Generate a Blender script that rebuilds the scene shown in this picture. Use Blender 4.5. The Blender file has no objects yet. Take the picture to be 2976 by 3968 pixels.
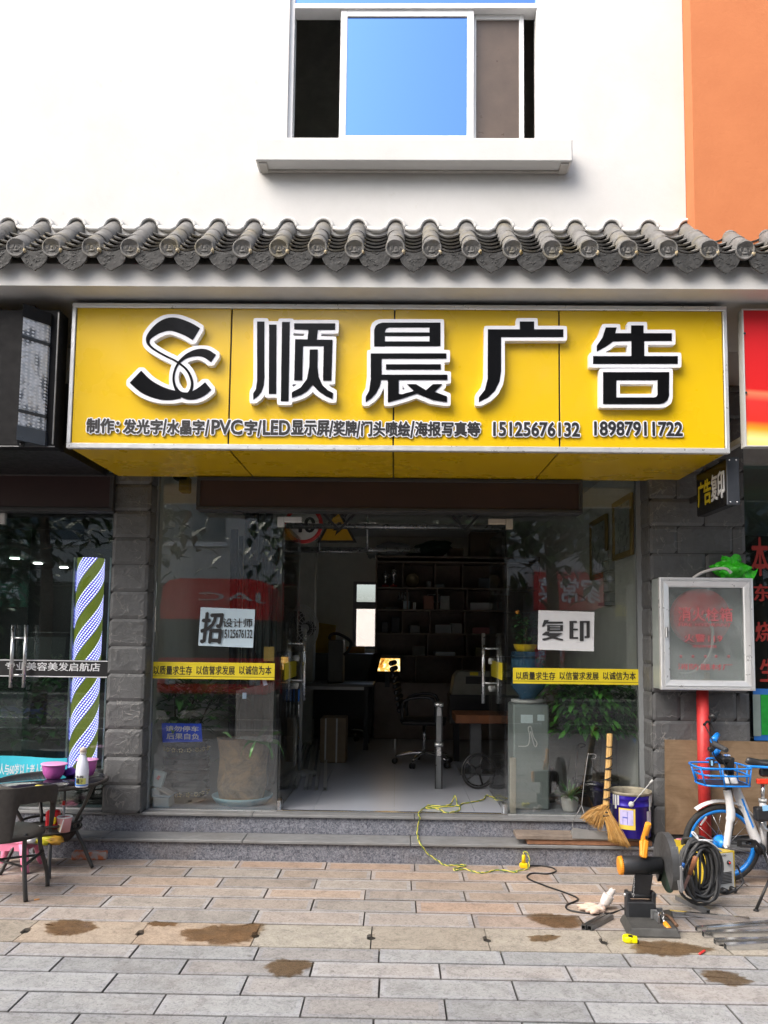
import bpy, bmesh, math, random
from mathutils import Vector, Matrix, noise
import numpy as np
V = Vector
rnd = random.Random(7)
C = bpy.context.scene.collection
# ---------------------------------------------------------------- camera
CAM = V((0, -6.0, 1.565)); F = 3095.0; PX = 1488.0; PY = 2216.0
pit = math.radians(4.7); yaw = 50 / F; rol = 0.0122
fw = V((-math.sin(yaw) * math.cos(pit), math.cos(yaw) * math.cos(pit), math.sin(pit)))
r0 = V((math.cos(yaw), math.sin(yaw), 0)); u0 = r0.cross(fw)
rt = r0 * math.cos(rol) + u0 * math.sin(rol); up = u0 * math.cos(rol) - r0 * math.sin(rol)
cd = bpy.data.cameras.new('camera'); cam = bpy.data.objects.new('camera', cd); C.objects.link(cam)
m = Matrix((rt, up, -fw)).transposed().to_4x4(); m.translation = CAM
cam.matrix_world = m
cd.sensor_fit = 'AUTO'; cd.sensor_width = 36; cd.lens = F / 3968 * 36
cd.shift_y = (PY - 1984) / 3968; cd.clip_start = 0.05; cd.clip_end = 2000
sc = bpy.context.scene; sc.camera = cam
# ---------------------------------------------------------------- light
SUN_EL, SUN_AZ = math.radians(46), math.radians(229)     # azimuth clockwise from +y
w = bpy.data.worlds.new('World'); sc.world = w; w.use_nodes = True
nt = w.node_tree; bg = nt.nodes['Background']
sky = nt.nodes.new('ShaderNodeTexSky'); sky.sky_type = 'NISHITA'; sky.sun_disc = False
sky.sun_elevation = SUN_EL; sky.sun_rotation = SUN_AZ; sky.dust_density = 4.0; sky.air_density = 1.0
hs = nt.nodes.new('ShaderNodeHueSaturation'); hs.inputs['Saturation'].default_value = .68; nt.links.new(sky.outputs[0], hs.inputs['Color']); nt.links.new(hs.outputs[0], bg.inputs[0]); bg.inputs[1].default_value = 0.15
sl = bpy.data.lights.new('sun', 'SUN'); sl.energy = 1.5; sl.angle = math.radians(50); sl.color = (1, 0.93, 0.84)
so = bpy.data.objects.new('sun', sl); C.objects.link(so)
sd = V((math.sin(SUN_AZ) * math.cos(SUN_EL), math.cos(SUN_AZ) * math.cos(SUN_EL), math.sin(SUN_EL)))
so.rotation_euler = sd.to_track_quat('Z', 'Y').to_euler(); so.location = (0, -10, 20)
sc.view_settings.view_transform = 'Standard'; sc.view_settings.look = 'None'
sc.view_settings.exposure = 1.36; sc.view_settings.gamma = 1
sc.cycles.max_bounces = 8; sc.cycles.transparent_max_bounces = 16; sc.cycles.caustics_reflective = False
# ---------------------------------------------------------------- picture <-> place
K = 2976 / 1659
def ray(sx, sy): return fw * F + rt * (sx - PX) - up * (sy - PY)
def As(sx, sy, y):                     # source pixel on the vertical plane y
    d = ray(sx, sy); return CAM + d * ((y - CAM.y) / d.y)
def Gs(sx, sy, z=0.0):                 # source pixel on the level plane z
    d = ray(sx, sy); return CAM + d * ((z - CAM.z) / d.z)
def A(vx, vy, y): return As(vx * K, vy * K, y)
def G(vx, vy, z=0.0): return Gs(vx * K, vy * K, z)
FL = 0.28; TR = 0.142                  # shop floor and tread heights
# ---------------------------------------------------------------- mesh builder
class M:
    def __init__(s): s.v = []; s.f = []; s.s = []; s.c = []
    def add(s, vs, fs, sm=False, col=None):
        b = len(s.v); s.v += [tuple(p) for p in vs]
        for f in fs: s.f.append([b + i for i in f]); s.s.append(sm); s.c.append(col)
        return s
    def bm(s, b, sm=False, mat=None, col=None):
        b.verts.index_update(); vs = [(mat @ v.co if mat else v.co.copy()) for v in b.verts]
        s.add(vs, [[v.index for v in f.verts] for f in b.faces], sm, col); b.free(); return s
    def box(s, a, b, bev=0, col=None):
        c = (V(a) + V(b)) / 2; d = V([abs(b[i] - a[i]) for i in range(3)])
        return s.obox(c, d, None, bev, col)
    def obox(s, c, d, rot=None, bev=0, col=None, seg=1):
        b = bmesh.new(); bmesh.ops.create_cube(b, size=1)
        for v in b.verts: v.co = V((v.co.x * d[0], v.co.y * d[1], v.co.z * d[2]))
        if bev: bmesh.ops.bevel(b, geom=b.edges[:], offset=min(bev, min(d) * .45), segments=seg, affect='EDGES', profile=.5)
        mt = Matrix.Translation(V(c)) @ (rot.to_4x4() if rot else Matrix())
        return s.bm(b, False, mt, col)
    def beam(s, p, q, w, h, bev=0, upv=(0, 0, 1), col=None):   # bar from p to q, w across, h along upv
        p = V(p); q = V(q); x = (q - p).normalized(); y = V(upv).cross(x)
        if y.length < 1e-4: y = V((0, 1, 0)).cross(x)
        y.normalize(); z = x.cross(y)
        return s.obox((p + q) / 2, ((q - p).length, w, h), Matrix((x, y, z)).transposed(), bev, col)
    def tube(s, pts, r, n=8, closed=False, caps=True, col=None):
        pts = [V(p) for p in pts]; N = len(pts); rs = r if isinstance(r, (list, tuple)) else [r] * N
        t0 = None; u = None; vs = []
        for i in range(N):
            a = pts[i - 1] if (i or closed) else pts[0]; c = pts[(i + 1) % N] if (i < N - 1 or closed) else pts[-1]
            t = (c - a); t = t.normalized() if t.length > 1e-9 else V((0, 0, 1))
            if u is None:
                u = t.cross(V((0, 0, 1)));
                if u.length < .05: u = t.cross(V((1, 0, 0)))
            else: u = u - t * u.dot(t)
            u.normalize(); w_ = t.cross(u)
            for k in range(n):
                a_ = 2 * math.pi * k / n; vs.append(pts[i] + (u * math.cos(a_) + w_ * math.sin(a_)) * rs[i])
        fs = []
        for i in range(N if closed else N - 1):
            j = (i + 1) % N
            for k in range(n):
                k2 = (k + 1) % n; fs.append([i * n + k, i * n + k2, j * n + k2, j * n + k])
        s.add(vs, fs, True, col)
        if caps and not closed:
            b = len(s.v) - len(vs)
            s.f.append([b + k for k in reversed(range(n))]); s.s.append(False); s.c.append(col)
            s.f.append([b + (N - 1) * n + k for k in range(n)]); s.s.append(False); s.c.append(col)
        return s
    def cyl(s, p, q, r, r2=None, n=16, col=None): return s.tube([p, q], [r, r if r2 is None else r2], n, col=col)
    def lathe(s, prof, c=(0, 0, 0), n=28, rot=None, col=None, a0=0, a1=2 * math.pi):
        full = abs(a1 - a0 - 2 * math.pi) < 1e-6; vs = []; L = len(prof); nn = n if full else n + 1
        for k in range(nn):
            a = a0 + (a1 - a0) * k / n
            for r, z in prof:
                p = V((r * math.cos(a), r * math.sin(a), z)); vs.append(V(c) + (rot @ p if rot else p))
        fs = []
        for k in range(n):
            k2 = (k + 1) % nn
            for i in range(L - 1): fs.append([k * L + i, k2 * L + i, k2 * L + i + 1, k * L + i + 1])
        return s.add(vs, fs, True, col)
    def prism(s, pts, vec, col=None):       # polygon pushed along vec
        pts = [V(p) for p in pts]; n = len(pts); vec = V(vec)
        s.add(pts + [p + vec for p in pts], [list(range(n - 1, -1, -1)), list(range(n, 2 * n))] + [[i, (i + 1) % n, n + (i + 1) % n, n + i] for i in range(n)], False, col)
        return s
    def ell(s, c, r, n=14, m_=9, rot=None, jit=0, seed=0, col=None):
        vs = []
        for i in range(m_ + 1):
            th = math.pi * i / m_
            for k in range(n):
                a = 2 * math.pi * k / n; p = V((math.sin(th) * math.cos(a), math.sin(th) * math.sin(a), math.cos(th)))
                if jit: p *= 1 + jit * noise.noise(p * 2.3 + V((seed, seed * 2, 0)))
                p = V((p.x * r[0], p.y * r[1], p.z * r[2])); vs.append(V(c) + (rot @ p if rot else p))
        fs = [[i * n + k, (i + 1) * n + k, (i + 1) * n + (k + 1) % n, i * n + (k + 1) % n] for i in range(m_) for k in range(n)]
        return s.add(vs, fs, True, col)
    def grid(s, fn, nu, nv, sm=True, col=None):
        vs = [fn(i / nu, j / nv) for i in range(nu + 1) for j in range(nv + 1)]
        fs = [[i * (nv + 1) + j, (i + 1) * (nv + 1) + j, (i + 1) * (nv + 1) + j + 1, i * (nv + 1) + j + 1] for i in range(nu) for j in range(nv)]
        return s.add(vs, fs, sm, col)
    def leaf(s, p, d, L, W, droop=.3, n=4, col=None, nrm=(0, 0, 1), fold=.25):
        p = V(p); d = V(d).normalized(); side = d.cross(V(nrm))
        if side.length < .05: side = d.cross(V((1, 0, 0)))
        side.normalize(); vs = []; q = p.copy()
        upn = side.cross(d)
        for i in range(n + 1):
            t = i / n; wd = W * math.sin(math.pi * min(.98, .06 + t * .92)) ** .8 / 2
            vs += [q - side * wd + upn * wd * fold, q.copy(), q + side * wd + upn * wd * fold]
            dd = (d + V((0, 0, -1)) * droop * (t + .3) * t * 2).normalized(); q = q + dd * L / n
        fs = []
        for i in range(n):
            b = i * 3; fs += [[b, b + 1, b + 4, b + 3], [b + 1, b + 2, b + 5, b + 4]]
        return s.add(vs, fs, True, col)
    def text(s, t, quad, depth=.002, lift=.001, bold=0., col=None, bbox=None, ring=None):
        vs, fs, bb = glyphs(t, 0); bb = bbox or bb
        if ring is None: ring = [(0, 0)] + ([(bold, 0), (-bold, 0), (0, bold * .6), (0, -bold * .6)] if bold else [])
        bl, br, tr, tl = [V(q) for q in quad]; nrm = (br - bl).cross(tl - bl).normalized()
        for ri, (rx, ry) in enumerate(ring):
          out = []
          for x, y, z in vs:
            a = (x + rx - bb[0]) / (bb[2] - bb[0]); b = (y + ry - bb[1]) / (bb[3] - bb[1])
            p = (bl * (1 - a) + br * a) * (1 - b) + (tl * (1 - a) + tr * a) * b
            out.append(p + nrm * (lift + (depth + ri * 3e-5 if z > 0 else 0)))
          s.add(out, fs, False, col)
        return s
    def build(s, name, mat, parent=None, smooth_angle=None):
        me = bpy.data.meshes.new(name); me.from_pydata(s.v, [], s.f)
        me.polygons.foreach_set('use_smooth', s.s)
        if any(c is not None for c in s.c):
            ca = me.color_attributes.new('Col', 'FLOAT_COLOR', 'CORNER'); dat = []
            for f, c in zip(s.f, s.c): dat += list(tuple(c or (1, 1, 1))[:3] + (1,)) * len(f)
            ca.data.foreach_set('color', dat)
        me.update(); me.validate()
        b = bmesh.new(); b.from_mesh(me); bmesh.ops.recalc_face_normals(b, faces=b.faces[:]) if len(s.f) < 60000 else None
        b.to_mesh(me); b.free()
        me.materials.append(mat)
        o = bpy.data.objects.new(name, me); C.objects.link(o)
        if parent: adopt(o, parent)
        return o
_g = {}
def glyphs(t, bold=0.):
    k = (t, bold)
    if k not in _g:
        cu = bpy.data.curves.new('t', 'FONT'); cu.body = t; cu.size = 1; cu.extrude = .01; cu.offset = bold; cu.resolution_u = 3
        o = bpy.data.objects.new('t', cu); C.objects.link(o)
        dg = bpy.context.evaluated_depsgraph_get(); me = bpy.data.meshes.new_from_object(o.evaluated_get(dg))
        vs = [tuple(v.co) for v in me.vertices]; fs = [list(p.vertices) for p in me.polygons]
        bpy.data.objects.remove(o); bpy.data.curves.remove(cu); bpy.data.meshes.remove(me)
        bb = (min(v[0] for v in vs), min(v[1] for v in vs), max(v[0] for v in vs), max(v[1] for v in vs)) if vs else (0, 0, 1, 1)
        _g[k] = (vs, fs, bb)
    return _g[k]
def adopt(o, parent):
    o.parent = parent
    o.matrix_parent_inverse = Matrix.Translation(-parent.location) if parent.type == 'EMPTY' else Matrix()
def tag(o, label=None, cat=None, group=None, kind=None):
    if label: o['label'] = label
    if cat: o['category'] = cat
    if group: o['group'] = group
    if kind: o['kind'] = kind
    return o
def thing(name, label, cat, loc, group=None):
    o = bpy.data.objects.new(name, None); C.objects.link(o); o.location = V(loc); o.empty_display_size = .1
    return tag(o, label, cat, group)
def one(name, mb, mat, label, cat, group=None): return tag(mb.build(name, mat), label, cat, group)
def struct(name, mb, mat): return tag(mb.build(name, mat), kind='structure')
def copy_tree(o, parent=None):
    c = o.copy(); C.objects.link(c)
    if parent: c.parent = parent
    for ch in [x for x in bpy.data.objects if x.parent == o]: copy_tree(ch, c)
    return c
def quadV(x0, y0, x1, y1, y):            # bl, br, tr, tl of a picture rectangle on plane y, kept upright
    a = A((x0 + x1) / 2, (y0 + y1) / 2, y); w_ = A(x1, (y0 + y1) / 2, y).x - A(x0, (y0 + y1) / 2, y).x
    h = A((x0 + x1) / 2, y0, y).z - A((x0 + x1) / 2, y1, y).z
    return [V((a.x - w_ / 2, y, a.z - h / 2)), V((a.x + w_ / 2, y, a.z - h / 2)), V((a.x + w_ / 2, y, a.z + h / 2)), V((a.x - w_ / 2, y, a.z + h / 2))]
def bez(pts, n=6, closed=False):         # Catmull-Rom through points
    P = [V(p) for p in pts]; out = []; N = len(P)
    for i in range(N if closed else N - 1):
        if closed: a, b, c, d = P[i - 1], P[i], P[(i + 1) % N], P[(i + 2) % N]
        else: a, b, c, d = P[max(i - 1, 0)], P[i], P[i + 1], P[min(i + 2, N - 1)]
        for k in range(n):
            t = k / n; out.append(.5 * ((2 * b) + (c - a) * t + (2 * a - 5 * b + 4 * c - d) * t * t + (3 * b - a - 3 * c + d) * t ** 3))
    if not closed: out.append(P[-1])
    return out
# ---------------------------------------------------------------- materials
def srgb(r, g, b): return tuple(((c / 255) / 12.92 if c / 255 <= .04045 else ((c / 255 + .055) / 1.055) ** 2.4) for c in (r, g, b))
_m = {}
class N:                                  # tiny node helper
    def __init__(s, name):
        s.m = bpy.data.materials.new(name); s.m.use_nodes = True; s.t = s.m.node_tree; s.b = s.t.nodes['Principled BSDF']; s.o = s.t.nodes['Material Output']
    def n(s, typ, **kw):
        x = s.t.nodes.new('ShaderNode' + typ)
        for k, v in kw.items():
            if k in ('op',): x.operation = v
            elif hasattr(x, k): setattr(x, k, v)
        return x
    def l(s, a, b): s.t.links.new(a, b)
    def coord(s):
        if not hasattr(s, '_c'): s._c = s.n('TexCoord').outputs['Object']
        return s._c
    def noise(s, scale, detail=4, rough=.6, dist=0, co=None):
        x = s.n('TexNoise'); x.inputs['Scale'].default_value = scale; x.inputs['Detail'].default_value = detail
        x.inputs['Roughness'].default_value = rough; x.inputs['Distortion'].default_value = dist
        s.l(co or s.coord(), x.inputs['Vector']); return x.outputs['Fac']
    def ramp(s, fac, stops):
        x = s.n('ValToRGB'); e = x.color_ramp.elements
        while len(e) < len(stops): e.new(.5)
        for i, (p, c) in enumerate(stops): e[i].position = p; e[i].color = tuple(c)[:3] + (1,) if not isinstance(c, (int, float)) else (c, c, c, 1)
        s.l(fac, x.inputs[0]); return x.outputs[0]
    def math(s, op, a, b=None, c=None):
        x = s.n('Math'); x.operation = op
        for i, v in enumerate((a, b, c)):
            if v is None: continue
            if isinstance(v, (int, float)): x.inputs[i].default_value = v
            else: s.l(v, x.inputs[i])
        return x.outputs[0]
    def mix(s, fac, a, b, typ='MIX'):
        x = s.n('MixRGB'); x.blend_type = typ
        for i, v in enumerate((fac, a, b)):
            if isinstance(v, (int, float)): x.inputs[i].default_value = v if i == 0 else (v, v, v, 1)
            elif isinstance(v, tuple): x.inputs[i].default_value = v[:3] + (1,)
            else: s.l(v, x.inputs[i])
        return x.outputs[0]
    def xyz(s):
        x = s.n('SeparateXYZ'); s.l(s.coord(), x.inputs[0]); return x.outputs
    def base(s, c):
        if isinstance(c, tuple): s.b.inputs['Base Color'].default_value = c[:3] + (1,)
        else: s.l(c, s.b.inputs['Base Color'])
    def set(s, **kw):
        for k, v in kw.items():
            i = s.b.inputs[k.replace('_', ' ')]
            if isinstance(v, (int, float, tuple)): i.default_value = v if not isinstance(v, tuple) else v[:3] + (1,)
            else: s.l(v, i)
        return s
    def bump(s, h, strength=.3, dist=.01):
        x = s.n('Bump'); x.inputs['Strength'].default_value = strength; x.inputs['Distance'].default_value = dist
        s.l(h, x.inputs['Height']); s.l(x.outputs[0], s.b.inputs['Normal'])
def mat(name, col, rough=.5, metal=0, var=.12, vs=9, bump=0, bs=70, spec=.5, trans=0, sub=0, emit=None, es=1, dirt=0):
    if name in _m: return _m[name]
    n = N(name)
    if var:
        f = n.ramp(n.noise(vs, 5, .65), [(.3, tuple(c * (1 - var) for c in col)), (.7, tuple(min(1, c * (1 + var)) for c in col))])
        if dirt:
            d = n.ramp(n.noise(vs * .35, 6, .7, .5), [(.48, 0), (.72, 1)]); f = n.mix(n.math('MULTIPLY', d, dirt), f, (.12, .1, .075))
        n.base(f)
        rr = n.ramp(n.noise(vs * 2.7, 3), [(.3, max(0, rough - .08)), (.7, min(1, rough + .08))]); n.set(Roughness=rr)
    else: n.base(col); n.set(Roughness=rough)
    n.set(Metallic=metal); n.b.inputs['Specular IOR Level'].default_value = spec
    if trans: n.b.inputs['Transmission Weight'].default_value = trans
    if emit: n.b.inputs['Emission Color'].default_value = emit + (1,); n.b.inputs['Emission Strength'].default_value = es
    if bump: n.bump(n.noise(bs, 4), bump, .01)
    _m[name] = n.m; return n.m
def glass_mat(name, tint, refl=.06, rough=0.0, dirt=0.02, dcol=(.5, .5, .48)):
    n = N(name); t = n.t; t.nodes.remove(n.b)
    tr = n.n('BsdfTransparent'); tr.inputs[0].default_value = tint + (1,)
    gl = n.n('BsdfGlossy'); gl.inputs['Roughness'].default_value = rough
    df = n.n('BsdfDiffuse'); df.inputs[0].default_value = dcol + (1,)
    lw = n.n('LayerWeight'); lw.inputs[0].default_value = .25
    fac = n.math('ADD', n.math('MULTIPLY', lw.outputs['Fresnel'], .55), refl)
    m1 = n.n('MixShader'); n.l(fac, m1.inputs[0]); n.l(tr.outputs[0], m1.inputs[1]); n.l(gl.outputs[0], m1.inputs[2])
    m2 = n.n('MixShader'); d = n.ramp(n.noise(1.3, 6, .7, .4), [(.35, dirt * .4), (.75, dirt * 2.2)])
    n.l(d, m2.inputs[0]); n.l(m1.outputs[0], m2.inputs[1]); n.l(df.outputs[0], m2.inputs[2]); n.l(m2.outputs[0], n.o.inputs[0])
    return n.m
def vcol(name, rough=.6, var=.1, vs=20, bump=0, bs=60, metal=0, dirt=0, spec=.5):
    if name in _m: return _m[name]
    n = N(name); a = n.n('VertexColor'); a.layer_name = 'Col'
    f = n.mix(1, a.outputs[0], n.ramp(n.noise(vs, 5, .65), [(.25, 1 - var), (.75, 1 + var)]), 'MULTIPLY')
    if dirt: f = n.mix(n.math('MULTIPLY', n.ramp(n.noise(vs * .2, 6, .7, .6), [(.5, 0), (.75, 1)]), dirt), f, (.1, .08, .06))
    n.base(f); n.set(Roughness=rough, Metallic=metal); n.b.inputs['Specular IOR Level'].default_value = spec
    if bump: n.bump(n.noise(bs, 4), bump, .01)
    _m[name] = n.m; return n.m
GLASS = glass_mat('shop_glass', (.97, .985, .98), .088, dirt=.004)
GLASS_TINT = glass_mat('dark_glass', (.8, .88, .86), .075, dirt=.008)
CHROME = mat('brushed_steel', (.55, .56, .57), .3, 1, .06)
STEEL = mat('bare_steel', (.62, .63, .64), .16, .92, 0)
DARKSTEEL = mat('oxidised_steel', (.16, .165, .17), .45, .4, .2, 20)
ALU = mat('anodised_aluminium', (.72, .73, .74), .34, .55, .05)
WHITEMETAL = mat('white_coated_frame', (.78, .78, .78), .38, 0, .05)
BLACK = mat('black_plastic', (.012, .012, .013), .42, 0, .15)
BLACKGLOSS = mat('black_gloss', (.008, .008, .009), .12, 0, .1)
DARK = mat('charcoal_paint', (.028, .028, .03), .55, 0, .15)
WHITE = mat('white_print', (.75, .75, .77), .5, 0, .04)
PAPER = mat('paper_white', (.72, .73, .75), .75, 0, .05)
INK = mat('ink_black', (.012, .012, .014), .55, 0, .05)
REDINK = mat('red_vinyl', (.55, .02, .018), .45, 0, .08)
RED = mat('red_plastic', (.6, .03, .025), .35, 0, .1)
YELVINYL = mat('yellow_vinyl', (.72, .58, .02), .5, 0, .05)
YELPLASTIC = mat('yellow_plastic', (.8, .55, .01), .35, 0, .08)
BLUE = mat('blue_paint', (.015, .14, .52), .3, 0, .08)
ORANGEP = mat('orange_plastic', (.75, .29, .02), .38, 0, .08)
GREY = mat('grey_plastic', (.3, .31, .32), .45, 0, .08)
LGREY = mat('light_grey_plastic', (.5, .51, .5), .4, 0, .08)
WOOD = mat('raw_wood', (.3, .15, .065), .6, 0, .25, 14, .2, 90)
LEAF = vcol('leaf_green', .42, .18, 30)
# ================================================================ SETTING
# ---- pavement of 600 x 200 stone slabs in running bond
n = N('paving_stone'); a_ = n.n('VertexColor'); a_.layer_name = 'Col'
f1 = n.ramp(n.noise(7, 7, .68, 1.2), [(.28, .68), (.5, 1.0), (.74, 1.16)])
f2 = n.ramp(n.noise(34, 6, .75, 2.0), [(.36, .6), (.5, 1.0), (.66, 1.1)])
cc = n.mix(1, n.mix(1, a_.outputs[0], f1, 'MULTIPLY'), f2, 'MULTIPLY')
st = n.ramp(n.noise(1.1, 6, .7, .8), [(.5, 0), (.68, 1)])
cc = n.mix(n.math('MULTIPLY', st, .14), cc, (.2, .12, .075))
sp = n.ramp(n.noise(12, 2, .5), [(.7, 0), (.76, 1)])
cc = n.mix(n.math('MULTIPLY', sp, .55), cc, (.055, .045, .035))
n.base(cc); n.set(Roughness=n.ramp(n.noise(5, 4), [(.3, .62), (.7, .85)])); n.bump(n.noise(40, 7, .75, 1.5), .55, .012)
PAVE = n.m
rows_px = [3346, 3376, 3412, 3451, 3490, 3537, 3592, 3679, 3732, 3792, 3869, 3951]
ys = [Gs(1600, p).y for p in rows_px]
jx = [1607, 1438, 1594, 1415, 1612, 1411, 1438, 1469, 1705, 1469, 1727, 1445]
mid = [(rows_px[i] + rows_px[i + 1]) / 2 for i in range(11)] + [4000]
jw = [Gs(jx[i], mid[i]).x for i in range(12)]
while ys[-1] > -7.4: ys.append(ys[-1] - .203); jw.append(jw[-1] + .3 + rnd.uniform(-.03, .03))
pv = M(); LT = .607; GAP = .006
for i in range(len(ys) - 1):
    y1, y0 = ys[i] - GAP * .8, ys[i + 1] + GAP * .8
    k0 = int(-9 / LT); drain = i == 6
    for k in range(-13, 14):
        xa = jw[i] + k * LT + GAP / 2 + rnd.uniform(-.0015, .0015); xb = jw[i] + (k + 1) * LT - GAP / 2
        g = max(0, min(1, (5 - i) / 2.2 + .5)); v = rnd.uniform(.88, 1.1)
        far = V((.27, .222, .182)); near = V((.262, .266, .265)); c = far * g + near * (1 - g)
        if g > .3:
            c = c.lerp(V((.325, .215, .15)), rnd.random() * .6) if rnd.random() < .7 else c.lerp(V((.26, .238, .215)), .7)
            if xb < -1.15: c = c.lerp(V((.235, .2, .175)), min(1, (-1.15 - xb) / .8) * .8)
        if rnd.random() < .3 and not drain: c = c * .8 + V((.33, .25, .2)) * .2
        if drain: c = V((.285, .265, .225)).lerp(V((.31, .205, .13)), rnd.random() * .55)
        c = c * (v * 1.24); h = rnd.uniform(-.001, .0015); z = h
        ed = 0
        if drain:
            nx, ny = .019, .045; ym = (y0 + y1) / 2
            P = [(xa, y0), (xb, y0), (xb, ym - ny), (xb - nx, ym - ny * .7), (xb - nx, ym + ny * .7), (xb, ym + ny), (xb, y1), (xa, y1), (xa, ym + ny), (xa + nx, ym + ny * .7), (xa + nx, ym - ny * .7), (xa, ym - ny)]
            pv.prism([(x, y, -.03) for x, y in P], (0, 0, .03 + z), tuple(c))
        else:
            b = .005; mrg = .027
            def ring(d, zz): return [(xa + d, y0 + d, zz), (xb - d, y0 + d, zz), (xb - d, y1 - d, zz), (xa + d, y1 - d, zz)]
            vs = ring(0, -.03) + ring(0, z - .003) + ring(.0022, z) + ring(mrg, z)
            e = len(pv.v)
            pv.add(vs, [], False)
            for L_, col in ((0, c * .3), (1, c * .55), (2, (c * .5 + V((.26, .264, .28)) * .66) * v)):
                for q in range(4):
                    pv.f.append([e + L_ * 4 + q, e + L_ * 4 + (q + 1) % 4, e + L_ * 4 + 4 + (q + 1) % 4, e + L_ * 4 + 4 + q]); pv.s.append(False); pv.c.append(tuple(col))
            pv.f.append([e + 12, e + 13, e + 14, e + 15]); pv.s.append(False); pv.c.append(tuple(c))
Y0, Y1 = ys[0], ys[-1]
pv.add([(-9, Y1, -.014), (9, Y1, -.014), (9, Y0 + .1, -.014), (-9, Y0 + .1, -.014)], [[0, 1, 2, 3]], False, (.02, .018, .015))
pv.box((-9, Y1 - .13, -.13), (9, Y1 - .004, .0), .012, (.35, .34, .32))
struct('pavement', pv, PAVE)
ASPH = mat('asphalt', (.055, .055, .057), .85, 0, .2, 30, .4, 120)
g = M(); g.add([(-400, -600, -.15), (400, -600, -.15), (400, 600, -.15), (-400, 600, -.15)], [[0, 1, 2, 3]]); struct('ground', g, mat('earth', (.16, .15, .13), .9))
g = M(); g.add([(-60, -15, -.135), (60, -15, -.135), (60, Y1 - .14, -.135), (-60, Y1 - .14, -.135)], [[0, 1, 2, 3]]); struct('road', g, ASPH)
g = M(); g.add([(-60, -10.4, -.131), (60, -10.4, -.131), (60, -10.28, -.131), (-60, -10.28, -.131)], [[0, 1, 2, 3]]); struct('road_marking', g, mat('road_paint', (.6, .6, .58), .7))
g = M(); g.box((-60, -21.8, -.15), (60, -15.02, 0), .02); struct('far_pavement', g, mat('far_slabs', (.3, .28, .25), .8))
# stains on the slabs (real wet patches, thin films)
n = N('muddy_water'); t = n.t; tr = n.n('BsdfTransparent'); pass
n.base(n.ramp(n.noise(5, 5), [(.35, (.13, .085, .05)), (.7, (.22, .16, .1))])); n.set(Roughness=.16)
mx = n.n('MixShader'); at = n.n('Attribute'); at.attribute_name = 'edge'; ms = n.ramp(n.math('ADD', at.outputs['Fac'], n.math('MULTIPLY', n.math('SUBTRACT', n.noise(26, 7, .75, .6), .5), 1.6)), [(.22, 0), (.75, 1)]); n.l(n.mix(ms, (1., 1., 1.), (.7, .6, .49)), tr.inputs[0]); n.l(n.math('MULTIPLY', ms, n.ramp(n.noise(8, 6, .7), [(.36, .08), (.64, .46)])), mx.inputs[0]); n.l(tr.outputs[0], mx.inputs[1]); n.l(n.b.outputs[0], mx.inputs[2]); n.l(mx.outputs[0], n.o.inputs[0]); MUD = n.m
def puddle(pts, seed, label, z=.0028):
    P = bez([Gs(x, y, z) for x, y in pts], 18, True); out = []
    for i, p in enumerate(P):
        d = V((noise.noise(p * 14 + V((seed, 0, 0))) + .6 * noise.noise(p * 45 + V((seed, 0, 0))), noise.noise(p * 14 + V((0, seed, 5))) + .6 * noise.noise(p * 45 + V((0, seed, 0))), 0)) * .035
        out.append(p + d)
    c_ = sum(out, V()) / len(out); m_ = M(); n_ = len(out); big = [c_ + (q - c_) * 1.16 for q in out]; sm = [c_ + (q - c_) * .72 for q in out]
    m_.grid(lambda u, v: (big[int(u * n_ + .5) % n_], out[int(u * n_ + .5) % n_], sm[int(u * n_ + .5) % n_])[int(v * 2 + .5)], n_, 2, False); k0 = len(m_.v); m_.add(sm, [list(range(n_))])
    o = one('puddle', m_, MUD, label, 'puddle', 'wet patches drying on the slabs'); at_ = o.data.attributes.new('edge', 'FLOAT', 'POINT'); at_.data.foreach_set('value', [(0, .55, 1)[i % 3] if i < k0 else 1 for i in range(len(o.data.vertices))]); return o
sx4 = lambda x, y: (x * .904, 3268 + y * .904)
sx5 = lambda x, y: (1476 + x * .904, 3268 + y * .904)
puddle([sx4(*p) for p in [(200, 340), (300, 328), (390, 345), (385, 370), (300, 395), (215, 388)]], 1, 'small brown puddle on the drain slab nearest the rattan chair')
puddle([sx4(*p) for p in [(790, 372), (950, 352), (1118, 345), (1090, 400), (1060, 425), (900, 425), (800, 400)]], 2, 'long brown puddle on a drain slab, the largest one left of the cutting saw')
puddle([sx4(*p) for p in [(660, 338), (760, 338), (740, 352), (665, 356)]], 8, 'thin brown wet streak along the upper edge of a drain slab')
puddle([sx4(*p) for p in [(1155, 508), (1250, 500), (1325, 512), (1310, 545), (1240, 568), (1155, 545)]], 3, 'round brown puddle on a plain slab in front of the drain row')
puddle([sx5(*p) for p in [(640, 305), (760, 305), (850, 318), (850, 350), (760, 362), (660, 335)]], 4, 'dark wet patch in front of the dropped work glove')
puddle([sx5(*p) for p in [(1080, 430), (1200, 420), (1350, 440), (1400, 462), (1250, 485), (1120, 465)]], 5, 'wide brown wet patch in front of the cutting saw')
puddle([sx5(*p) for p in [(635, 400), (720, 395), (760, 402), (720, 415), (645, 412)]], 9, 'narrow dark wet streak on the drain slab left of the tape measure')
puddle([sx5(*p) for p in [(1380, 545), (1480, 545), (1580, 585), (1560, 605), (1420, 598)]], 6, 'dark brown puddle close to the right edge in front of the steel tubes')
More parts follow.
